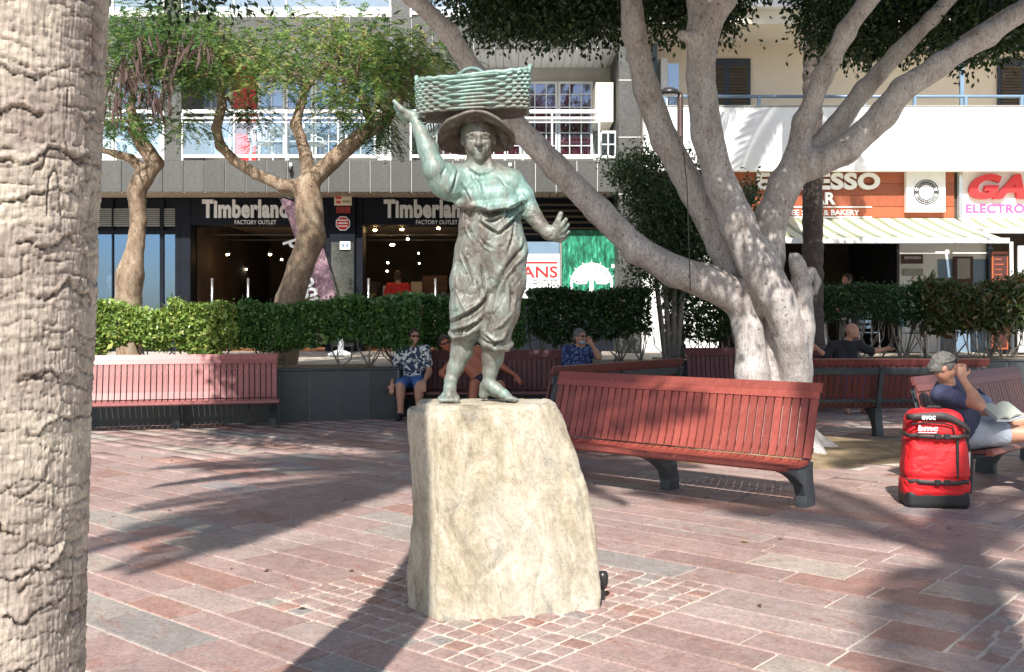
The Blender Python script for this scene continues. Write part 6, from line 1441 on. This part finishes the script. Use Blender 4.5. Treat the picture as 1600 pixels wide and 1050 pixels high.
# man in patterned shirt
J, L = seat_pose(-1.44, 14.86, math.pi, lean=-.02, seat=.43)
J.update(elL=L(-.25,.10,.66), wrL=L(-.20,.44,.53), elR=L(.27,.08,.68), wrR=L(.25,.40,.50), head=L(-.02,.07,1.17), neck=L(0,.03,1.04))
person('man in leaf print shirt and sunglasses at the left end of the bench', (-1.44,14.86,0), J, (.45,-1,-.05), M['skin'],
       [('shirt', M['hawaii'], .62), ('shorts', M['jeans'], .95), ('hair', M['hair_dark']), ('shades', M['blackglass']), ('shoes', M['black_cloth'])], h=.0125, hands={'L': ((.05,-.5,-.7),.5), 'R': ((-.05,-.4,-.8),.5)})
# shirtless man lounging behind the statue legs
J = dict(pelvis=(-.37,14.66,.50), belly=(-.45,14.82,.66), chest=(-.62,14.92,.83), neck=(-.84,14.90,.97), head=(-.97,14.84,1.07), shL=(-.50,14.92,.98), shR=(-.83,14.88,.84), hipL=(-.27,14.6,.49), hipR=(-.45,14.58,.49),
         knL=(-.16,14.2,.50), knR=(-.52,14.2,.52), anL=(-.12,14.12,.09), anR=(-.56,14.1,.09), toL=(-.1,13.96,.04), toR=(-.6,13.94,.04), elL=(-.16,14.9,.74), wrL=(.06,14.8,.60), elR=(-1.02,14.8,.64), wrR=(-.86,14.62,.52))
person('shirtless man in sunglasses and dark shorts lounging behind the statue legs', (-.45,14.7,0), J, (.25,-1,-.05), M['skin_red'],
       [('shorts', M['black_cloth'], .55), ('hair', M['hair_dark']), ('shades', M['blackglass']), ('shoes', M['black_cloth'])], h=.0125, up=(-.35,0,1), hands={'L': ((.5,-.3,-.75),.3), 'R': ((.3,-.6,-.4),.4)}, bulk=1.15)
# woman with hand to her face
J, L = seat_pose(.98, 14.80, math.pi, lean=.02, seat=.43); sc_ = .95
J.update(elR=L(.22,.08,.70), wrR=L(.20,.25,.62)); J.update(elL=(1.24,14.62,.88), wrL=(1.13,14.55,1.07), head=(.98,14.74,1.165), neck=(.985,14.8,1.03))
person('woman in navy floral top and sunglasses raising a hand to her mouth', (.98,14.8,0), J, (.75,-1,0), M['skin'],
       [('shirt', M['bluefloral'], .7), ('trousers', M['navy_cloth'], 1.9), ('hair', M['hair_grey']), ('shades', M['blackglass']), ('mask', M['light_cloth'])], h=.0125, hands={'L': ((-.45,-.1,.8),1.0)}, headr=.97)
# bald man in black
J, L = seat_pose(5.12, 15.72, math.pi, lean=.02, seat=.44)
J.update(head=(5.20,15.66,1.235), neck=(5.16,15.72,1.09), elR=L(.33,.05,.86), wrR=L(.46,.1,.96), elL=L(-.40,.0,.92), wrL=L(-.58,.02,.95), shL=L(-.2,0,1.01), shR=L(.2,0,1.0))
person('balding man in a black shirt looking right, behind the bench back', (5.12,15.72,0), J, (.85,-.6,.0), M['skin'], [('shirt', M['black_cloth'], 1.0), ('trousers', M['jeans'], 1.9)], h=.0125, headr=1.02)
# customer inside the shop, seen from behind
J = dict(pelvis=(PX(622,23),23,TZ+.95), belly=(PX(622,23),23.0,TZ+1.12), chest=(PX(622,23),23,TZ+1.30), neck=(PX(622,23),22.98,TZ+1.50), head=(PX(622,23),23.0,TZ+1.64), shL=(PX(622,23)-.2,23,TZ+1.42), shR=(PX(622,23)+.2,23,TZ+1.42),
         hipL=(PX(622,23)-.09,23,TZ+.92), hipR=(PX(622,23)+.09,23,TZ+.92), knL=(PX(622,23)-.1,23.02,TZ+.5), knR=(PX(622,23)+.1,23.02,TZ+.5), anL=(PX(622,23)-.1,22.98,TZ+.09), anR=(PX(622,23)+.1,22.98,TZ+.09), toL=(PX(622,23)-.12,23.14,TZ+.04), toR=(PX(622,23)+.12,23.14,TZ+.04),
         elL=(PX(622,23)-.29,23.0,TZ+1.14), wrL=(PX(622,23)-.22,23.2,TZ+.98), elR=(PX(622,23)+.29,23,TZ+1.14), wrR=(PX(622,23)+.22,23.2,TZ+.98))
person('standing person in a red T-shirt inside the right shop doorway', (PX(622,23),23,TZ), J, (.1,1,0), M['skin'], [('shirt', M['red_cloth'], .7), ('trousers', M['navy_cloth'], 1.9), ('hair', M['hair_dark'])], h=.017)
cx0 = PX(1325,19.6)
J, L = seat_pose(cx0, 19.6, math.pi*.9, seat=1.17)
for k_ in ('anL','anR','toL','toR'): v_ = J[k_]; J[k_] = (v_[0], v_[1], v_[2]+TZ)
J['head'] = (cx0-.04, 19.55, PZ(436,19.6)-.02); J['neck'] = (cx0, 19.6, PZ(436,19.6)-.15); dz_ = PZ(436,19.6)-.02-1.935
J = {k_: ((v_[0], v_[1], v_[2]+dz_) if k_ not in ('head','neck','anL','anR','toL','toR') else v_) for k_, v_ in J.items()}
person('dark haired person seated in the shade of the coffee shop', (cx0,19.6,TZ), J, (-.9,-.6,0), M['skin'], [('shirt', M['black_cloth'], .5), ('trousers', M['black_cloth'], 1.9), ('hair', M['hair_dark'])], h=.017)
# reading man
B_ = Vector((3.97,8.70,0))
J = dict(pelvis=(3.86,8.62,.50), belly=(3.77,8.60,.65), chest=(3.68,8.55,.80), neck=(3.60,8.48,.95), head=(3.56,8.44,1.055), shL=(3.78,8.80,.90), shR=(3.53,8.42,.83), elR=(3.66,8.02,.785), wrR=(3.63,8.27,.985), elL=(3.92,8.86,.66), wrL=(4.08,8.62,.64),
         hipL=(3.92,8.72,.50), hipR=(3.90,8.54,.50), knL=(4.38,8.58,.62), knR=(4.32,8.42,.51), anL=(4.56,8.24,.42), anR=(4.30,8.34,.09), toL=(4.70,8.12,.38), toR=(4.38,8.20,.04))
man = person('grey haired man in navy T-shirt leaning on the red bag', (3.99,8.66,0), J, (.93,-.28,-.30), M['skin'],
       [('shirt', M['navy_cloth'], .62), ('shorts', M['light_cloth'], .38), ('hair', M['hair_grey']), ('shades_up', M['blackglass']), ('shoes', M['black_cloth'])], h=.0095, up=(.25,-.1,1), hands={'R': ((.10,.22,.85),.9,(.2,.9,-.1)), 'L': ((.5,-.5,-.1),.6)})
# book
t = thing('book', 'open paperback book lying on the reading man\'s lap', 'book', (4.02,8.40,.685), math.radians(12))
for sd in (-1, 1):
    mb = MB(); n_ = 7; tp = []; bt = []
    for i in range(n_): u = i/(n_-1); xx = sd*.125*u; zz_ = .022*math.sin(math.pi*min(1,u*1.1))+.018*u; tp.append((xx, zz_+.014)); bt.append((xx, zz_-.004))
    poly = tp+bt[::-1]; mb.prism(poly, -.095, .095); build(mb, 'page_block', M['paper'], t, smooth=False)
build(MB().prism([(-.13,.0),(-.13,.022),(0,-.010),(.13,.022),(.13,.0),(0,-.02)], -.10, .10), 'cover', M['cover'], t); t.rotation_euler = (math.radians(28), math.radians(-6), math.radians(14))
# day pack on the bench
t = thing('day_pack', 'blue grey nylon day pack lying on the bench beside the reading man', 'bag', (4.08,8.98,.40))
S = SDF((3.7,8.7,.36),(4.5,9.4,.92), .012); S.ell((4.06,8.98,.62),(.17,.13,.20),.05); S.ell((4.16,8.92,.56),(.13,.13,.14),.05); S.rough(6,.022,3); S.rough(16,.008,8); S.d[:,:,:5] = np.maximum(S.d[:,:,:5], (.40-S.ax[2][:5])[None,None,:])
sdf_part(S, 'pack_body', M['grey_cloth'], t)
mb = MB(); mb.tube([(3.93,8.88,.74),(3.99,8.85,.64),(4.06,8.83,.52)], .016, 6).tube([(3.98,8.93,.80),(4.06,8.91,.84),(4.14,8.95,.78)], .012, 6); build(mb, 'strap', M['navy_cloth'], t, ws=True)
# ---- red wheeled bag
bx0 = Vector((3.285, 7.98, 0)); t = thing('travel_bag', 'big red wheeled travel bag standing in front of the reading man', 'travel bag', bx0, math.radians(-8))
S = SDF((-.36,-.28,-.02),(.36,.30,.86), .0085)
X, Y, Z = np.meshgrid(*S.ax, indexing='ij')
def rbox(X, Y, Z, c, b_, r_):
    qx = np.abs(X-c[0])-b_[0]+r_; qy = np.abs(Y-c[1])-b_[1]+r_; qz = np.abs(Z-c[2])-b_[2]+r_
    return np.sqrt(np.maximum(qx,0)**2+np.maximum(qy,0)**2+np.maximum(qz,0)**2)+np.minimum(np.maximum(qx,np.maximum(qy,qz)),0)-r_
wdt = .245-.05*np.clip((Z-.50)/.28,0,1)**1.5+.012*np.sin(Z*9)
sq_ = X*(.245/wdt); d = rbox(sq_, Y+.02*np.sin(Z*6), Z, (0,0,.405), (.24,.155,.355), .10); S.d = d.astype(np.float32)
S.d = np.minimum(S.d, rbox(X, Y, Z, (-.01,-.135,.60), (.155,.035,.095), .03).astype(np.float32)); S.d = np.minimum(S.d, rbox(X, Y, Z, (-.01,-.13,.33), (.17,.035,.15), .03).astype(np.float32))
for zc in (.555,.235): m_ = np.abs(Z-zc) < .03; S.d = S.d + (.012*np.exp(-((Z-zc)/.018)**2)).astype(np.float32)
S.rough(4,.012,12,(1,1,.8)); S.rough(11,.007,14); m2 = np.abs(S.d) < .04; i2 = np.argwhere(m2); q2_ = np.abs(fbm((S.lo+i2*S.h)*np.array([6,6,9]), 3, 99)); S.d[m2] += .006*np.exp(-(q2_/.05)**2)
sdf_part(S, 'bag_body', M['bagred'], t, local=True)
S2 = SDF((-.36,-.28,-.02),(.36,.32,.4), .0085); X2, Y2, Z2 = np.meshgrid(*S2.ax, indexing='ij'); d = rbox(X2, Y2, Z2, (0,.005,.075), (.235,.165,.075), .045); d = np.minimum(d, rbox(X2, Y2, Z2, (.03,.16,.12), (.225,.05,.12), .03)); S2.d = d.astype(np.float32); sdf_part(S2, 'rubber_base', M['bagblack'], t, local=True)
def strap(z, wd, rise=0.0, w0=.0, name='strap', mat=M['bagstrap']):
    mb = MB(); n_ = 30; vs = []
    for i in range(n_+1):
        a = math.pi*(-.08+1.16*i/n_); c_, s_ = math.cos(a), math.sin(a); x = -.236*np.sign(c_)*abs(c_)**.4; y = -.168*abs(s_)**.35*np.sign(s_)-.016*(abs(x) < .17)-.008; zz2 = z+rise*(x+.25)/.5 + .004*math.sin(i*.7)
        vs += [(x, y, zz2-wd), (x, y, zz2+wd)]
    mb.add(vs, [(2*i, 2*i+2, 2*i+3, 2*i+1) for i in range(n_)]); o = build(mb, name, mat, t, smooth=True); o.modifiers.new('s', 'SOLIDIFY').thickness = .008; return o
strap(.565,.016); strap(.215,.016); 
def ysurf(x): return -.185 if abs(x) < .17 else -.165
bl = MB(); n_ = 22; vs = []
for i in range(n_+1):
    x = -.235+.47*i/n_; zc = .700+.018*math.sin(math.pi*(i/n_)*.8+.3)-.10*max(0,(x-.02)/.21)**1.6; hw = .022+.008*math.sin(math.pi*i/n_); y = -.172-.008*math.cos(x*6)+.05*max(0,(abs(x)-.19)/.045)**2
    vs += [(x, y, zc-hw), (x, y, zc+hw)]
bl.add(vs, [(2*i, 2*i+2, 2*i+3, 2*i+1) for i in range(n_)]); o = build(bl, 'grey_band', M['bagstrap'], t, smooth=True); o.modifiers.new('s', 'SOLIDIFY').thickness = .01
zp = MB(); zp.tube([(-.20,-.176,.655),(-.10,-.184,.668),(.03,-.186,.664),(.09,-.186,.645),(.105,-.186,.60),(.105,-.186,.585)], .006, 6); build(zp, 'zip', M['bagblack'], t)
build(MB().box(.12,.142,-.176,-.166,.245,.545,.003), 'zip', M['bagblack'], t)
for z in (.565,.215): 
    for x in (-.02,.05): build(MB().box(x-.022,x+.022,-.204,-.186,z-.022,z+.022,.005), 'buckle', M['bagblack'], t)
bt = text_mb('evoc', -.135,-.035,.691,.722,-.1915,.002,.035); build(bt, 'logo_lettering', M['wletter'], t)
bt = text_mb('bmc', -.165,-.02,.607,.650,-.2035,.002,.035,.1); build(bt, 'logo_lettering', M['wletter'], t); build(MB().box(-.165,-.03,-.206,-.2035,.592,.598), 'logo_line', M['wletter'], t)
mb = MB(); mb.tube([(.235,-.06,.50),(.262,-.08,.36),(.245,-.09,.12)], .012, 6).tube([(.20,.12,.68),(.26,.05,.55),(.255,.02,.38)], .016, 6); build(mb, 'side_strap', M['bagblack'], t)
build(MB().box(.232,.244,-.10,.0,.30,.44,.004), 'side_label', M['wletter'], t)
for sx in (-.19,.19): build(MB().tube([(sx-.02,.19,.045),(sx+.02,.19,.045)], .045, 14), 'wheel', M['bagblack'], t)
build(MB().tube([(-.06,-.0,.745),(-.04,0,.775),(.04,0,.775),(.06,0,.745)], .012, 6), 'top_handle', M['bagblack'], t)

# ================================================================== STREET FURNITURE
LY = 17.9; lp = P(1063,240,LY)
t = thing('street_lamp', 'brown street lamp with dome head between the tree limbs', 'street lamp', (lp.x, LY, TZ))
build(MB().lathe([(.10,0),(.10,.25),(.06,.30),(.055,PZ(145,LY)-TZ-.1),(.04,PZ(145,LY)-TZ),(0,PZ(145,LY)-TZ+.01)], 14), 'post', M['lampwood'], t, smooth=True)
hx = PX(1046,LY)-lp.x; hz = PZ(146,LY)-TZ
build(MB().lathe([(.0,.11),(.08,.10),(.15,.06),(.19,.0),(.175,-.02),(0,-.015)], 20, (hx,0,hz)), 'lamp_head', M['blackmetal'], t, smooth=True)
build(MB().tube([(0,0,hz-.05),(0,0,hz+.0),(hx*.5,0,hz+.03)], .035, 8), 'arm', M['lampwood'], t)
# feather flag
FY = 19.2; p0 = P(520,560,FY)
t = thing('feather_flag', 'plum coloured sail flag with white lettering beside the shop doorway', 'flag', (PX(532,FY), FY, TZ))
def fl(px, py, dy=0): v = P(px, py, FY+dy); return (v.x, v.y, v.z)
Lp = [(437,311),(450,340),(462,375),(474,420),(482,468),(484,520),(486,545)]; Rp = [(441,309),(468,318),(492,345),(503,378),(515,420),(527,466),(533,520),]
mb = MB(); vs = []; nn2 = 24; mm = 10
def interp_path(pth, u):
    k = u*(len(pth)-1); i = min(len(pth)-2, int(k)); f_ = k-i; return (pth[i][0]*(1-f_)+pth[i+1][0]*f_, pth[i][1]*(1-f_)+pth[i+1][1]*f_)
for i in range(nn2+1):
    a = interp_path(Lp, i/nn2); b_ = interp_path(Rp, i/nn2)
    for j in range(mm+1): g = j/mm; vs.append(fl(a[0]*(1-g)+b_[0]*g, a[1]*(1-g)+b_[1]*g, .05*math.sin(g*7+i*.3)*(i/nn2)))
mb.add(vs, [(i*(mm+1)+j, (i+1)*(mm+1)+j, (i+1)*(mm+1)+j+1, i*(mm+1)+j+1) for i in range(nn2) for j in range(mm)]); o = build(mb, 'sail', M['flag'], t, ws=True, smooth=True); o.modifiers.new('s', 'SOLIDIFY').thickness = .006
build(MB().tube([fl(436,311),fl(444,307),fl(470,315),fl(495,342),fl(506,378),fl(518,420),fl(530,466),fl(535,520),(PX(532,FY)+.04,FY,TZ+.04)], .014, 8), 'pole', M['blackmetal'], t, ws=True, smooth=True)
build(MB().lathe([(0,.0),(.22,.0),(.24,.05),(.06,.12),(.05,.35),(0,.36)], 18), 'base', M['white'], t, smooth=True)
tb = text_mb('Timberland', 0, 1.75, 0, .34, 0, .008, .02); u0 = Vector(fl(507,512)); u1 = Vector(fl(452,345)); d_ = (u1-u0); d_.normalize(); s2 = Vector((d_.z, 0, -d_.x))
tb.v = [tuple(u0+d_*v[0]+s2*(-v[2]+.10)+Vector((0, -.06+v[1], 0))) for v in tb.v]; build(tb, 'flag_lettering', M['wletter'], t, ws=True)
# shop mannequin behind the left display window
mx, my = PX(171,22.0), 22.05
t = thing('mannequin', 'white headed shop mannequin in a pale blue top in the display window', 'mannequin', (mx,my,TZ))
S = SDF((mx-.42,my-.3,TZ),(mx+.42,my+.3,TZ+1.95), .016); zt = PZ(430,22)-TZ
S.ell((mx,my,TZ+zt-.11),(.08,.09,.12),.02); S.cap((mx,my,TZ+zt-.3),(mx,my,TZ+zt-.15),.05,.05,.03)
S.chain([(mx-.09,my,TZ+.2),(mx-.09,my,TZ+.85)],[.06,.09],.05); S.chain([(mx+.09,my,TZ+.2),(mx+.09,my,TZ+.85)],[.06,.09],.05)
sdf_part(S, 'figure', M['plastic'], t)
S = SDF((mx-.42,my-.3,TZ),(mx+.42,my+.3,TZ+1.95), .016); S.chain([(mx-.16,my,TZ+zt-.35),(mx+.16,my,TZ+zt-.35)],[.08,.08],.03); S.ell((mx,my,TZ+zt-.6),(.2,.14,.33),.05)
for sd in (-1,1): S.chain([(mx+sd*.19,my,TZ+zt-.36),(mx+sd*.26,my,TZ+zt-.65),(mx+sd*.25,my-.05,TZ+zt-.9)],[.07,.055,.045],.03)
S.rough(6,.012,3); sdf_part(S, 'top', M['bluerail'], t)
# balcony furniture
def plastic_chair(x, y, z, rz, label, group='white plastic balcony chairs'):
    t = thing('plastic_chair', label, 'chair', (x,y,z), rz, group)
    build(MB().box(-.22,.22,-.22,.20,.41,.44,.01), 'seat', M['plastic'], t)
    mb = MB(); n_ = 12
    for i in range(n_): 
        a = math.pi*i/(n_-1); mb.tube([(-.20*math.cos(a)*1.0, .20, .44),(-.24*math.cos(a), .25, .62+.20*math.sin(a))], .013, 5)
    mb.tube([(-.25*math.cos(math.pi*i/16), .25, .60+.24*math.sin(math.pi*i/16)) for i in range(17)], .022, 6); build(mb, 'backrest', M['plastic'], t)
    for sx in (-1,1):
        for sy in (-1,1): build(MB().tube([(sx*.20,sy*.18,.42),(sx*.24,sy*.23,0)], [.022,.016], 6), 'leg', M['plastic'], t)
        build(MB().tube([(sx*.26,.24,.62),(sx*.27,-.05,.64),(sx*.25,-.2,.60),(sx*.23,-.21,.42)], .018, 6), 'armrest', M['plastic'], t)
plastic_chair(PX(409,21.3),21.3,4.61,0.2,'white plastic chair in front of the red balcony door'); plastic_chair(PX(492,21.4),21.4,4.61,1.9,'white plastic chair right of the balcony table')
plastic_chair(PX(688,21.3),21.3,4.61,2.6,'white plastic chair on the balcony left of the statue hat')
def round_table(x, y, z, label, r_=.45, m_=M['plastic']):
    t = thing('round_table', label, 'table', (x,y,z)); build(MB().lathe([(0,.72),(r_,.72),(r_+.01,.70),(r_-.02,.685),(0,.685)], 24), 'tabletop', m_, t)
    build(MB().lathe([(.03,.685),(.03,.06),(.18,.03),(.2,0),(0,0)], 12), 'pedestal', m_, t)
round_table(PX(450,21.35),21.35,4.61,'round white table on the balcony behind the forked tree')
# cafe tables and chairs behind the right hedges
def cafe_chair(x, y, rz, label):
    t = thing('cafe_chair', label, 'chair', (x,y,TZ), rz, 'cafe chairs behind the right hedge')
    build(MB().box(-.2,.2,-.2,.2,.43,.455,.01), 'seat', M['bluerail'], t); 
    for sx in (-1,1): build(MB().tube([(sx*.2,-.2,0),(sx*.19,-.18,.44)], .014, 6), 'leg', M['steel'], t); build(MB().tube([(sx*.2,.22,0),(sx*.2,.19,.44),(sx*.2,.24,.82)], .014, 6), 'leg', M['steel'], t)
    for k in range(3): build(MB().box(-.2,.2,.205,.22,.52+.1*k,.58+.1*k,.004), 'back_slat', M['bluerail'], t)
for i, (px, Y, rz, lab) in enumerate(((1240,19.3,.4,'left of the shaded cafe customer'),(1352,19.2,2.4,'right of the shaded cafe customer'),(1428,19.0,.9,'below the white menu wall'),(1502,19.3,3.9,'below the framed menu board'))): cafe_chair(PX(px,Y),Y,rz,'blue slatted steel cafe chair '+lab)
round_table(PX(1290,19.0),19.0,TZ,'round pale cafe table behind the small leaved hedge',.38); round_table(PX(1466,19.0),19.0,TZ,'round pale cafe table behind the croton hedge',.38)
# freestanding display boards at the far right
t = thing('menu_stand', 'tall orange framed menu stand beside the dark post at right', 'menu stand', (PX(1562,20.0),20.0,TZ))
Z1 = PZ(393,20.0)-TZ; build(MB().box(-.16,.16,-.02,.02,.1,Z1,.006), 'board', M['orange_wood'], t); build(MB().box(-.13,.13,-.026,-.021,.14,Z1-.05), 'menu_face', M['brown_sign'], t)
for k in range(9): build(MB().box(-.11,.02+.06*random.random(),-.030,-.0265,Z1-.16-.1*k,Z1-.14-.1*k), 'menu_line', M['orange_wood'], t)
for sx in (-.14,.14): build(MB().box(sx-.015,sx+.015,-.02,.14,0,.1), 'foot', M['blackmetal'], t)
t = thing('postcard_rack', 'white rack with blue and green goods at the far right edge', 'display rack', (PX(1602,19.8),19.8,TZ))
Z1 = PZ(384,19.8)-TZ; build(MB().box(-.15,.5,-.02,.02,.05,Z1,.006), 'rack_panel', M['white'], t)
for k in range(5): 
    for j in range(4): build(MB().box(-.12+.15*j,.0+.15*j,-.05,-.022,.2+.27*k,.40+.27*k,.004), 'packet', random.choice([M['bluerail'], M['poster'], M['white'], M['jeans']]), t)
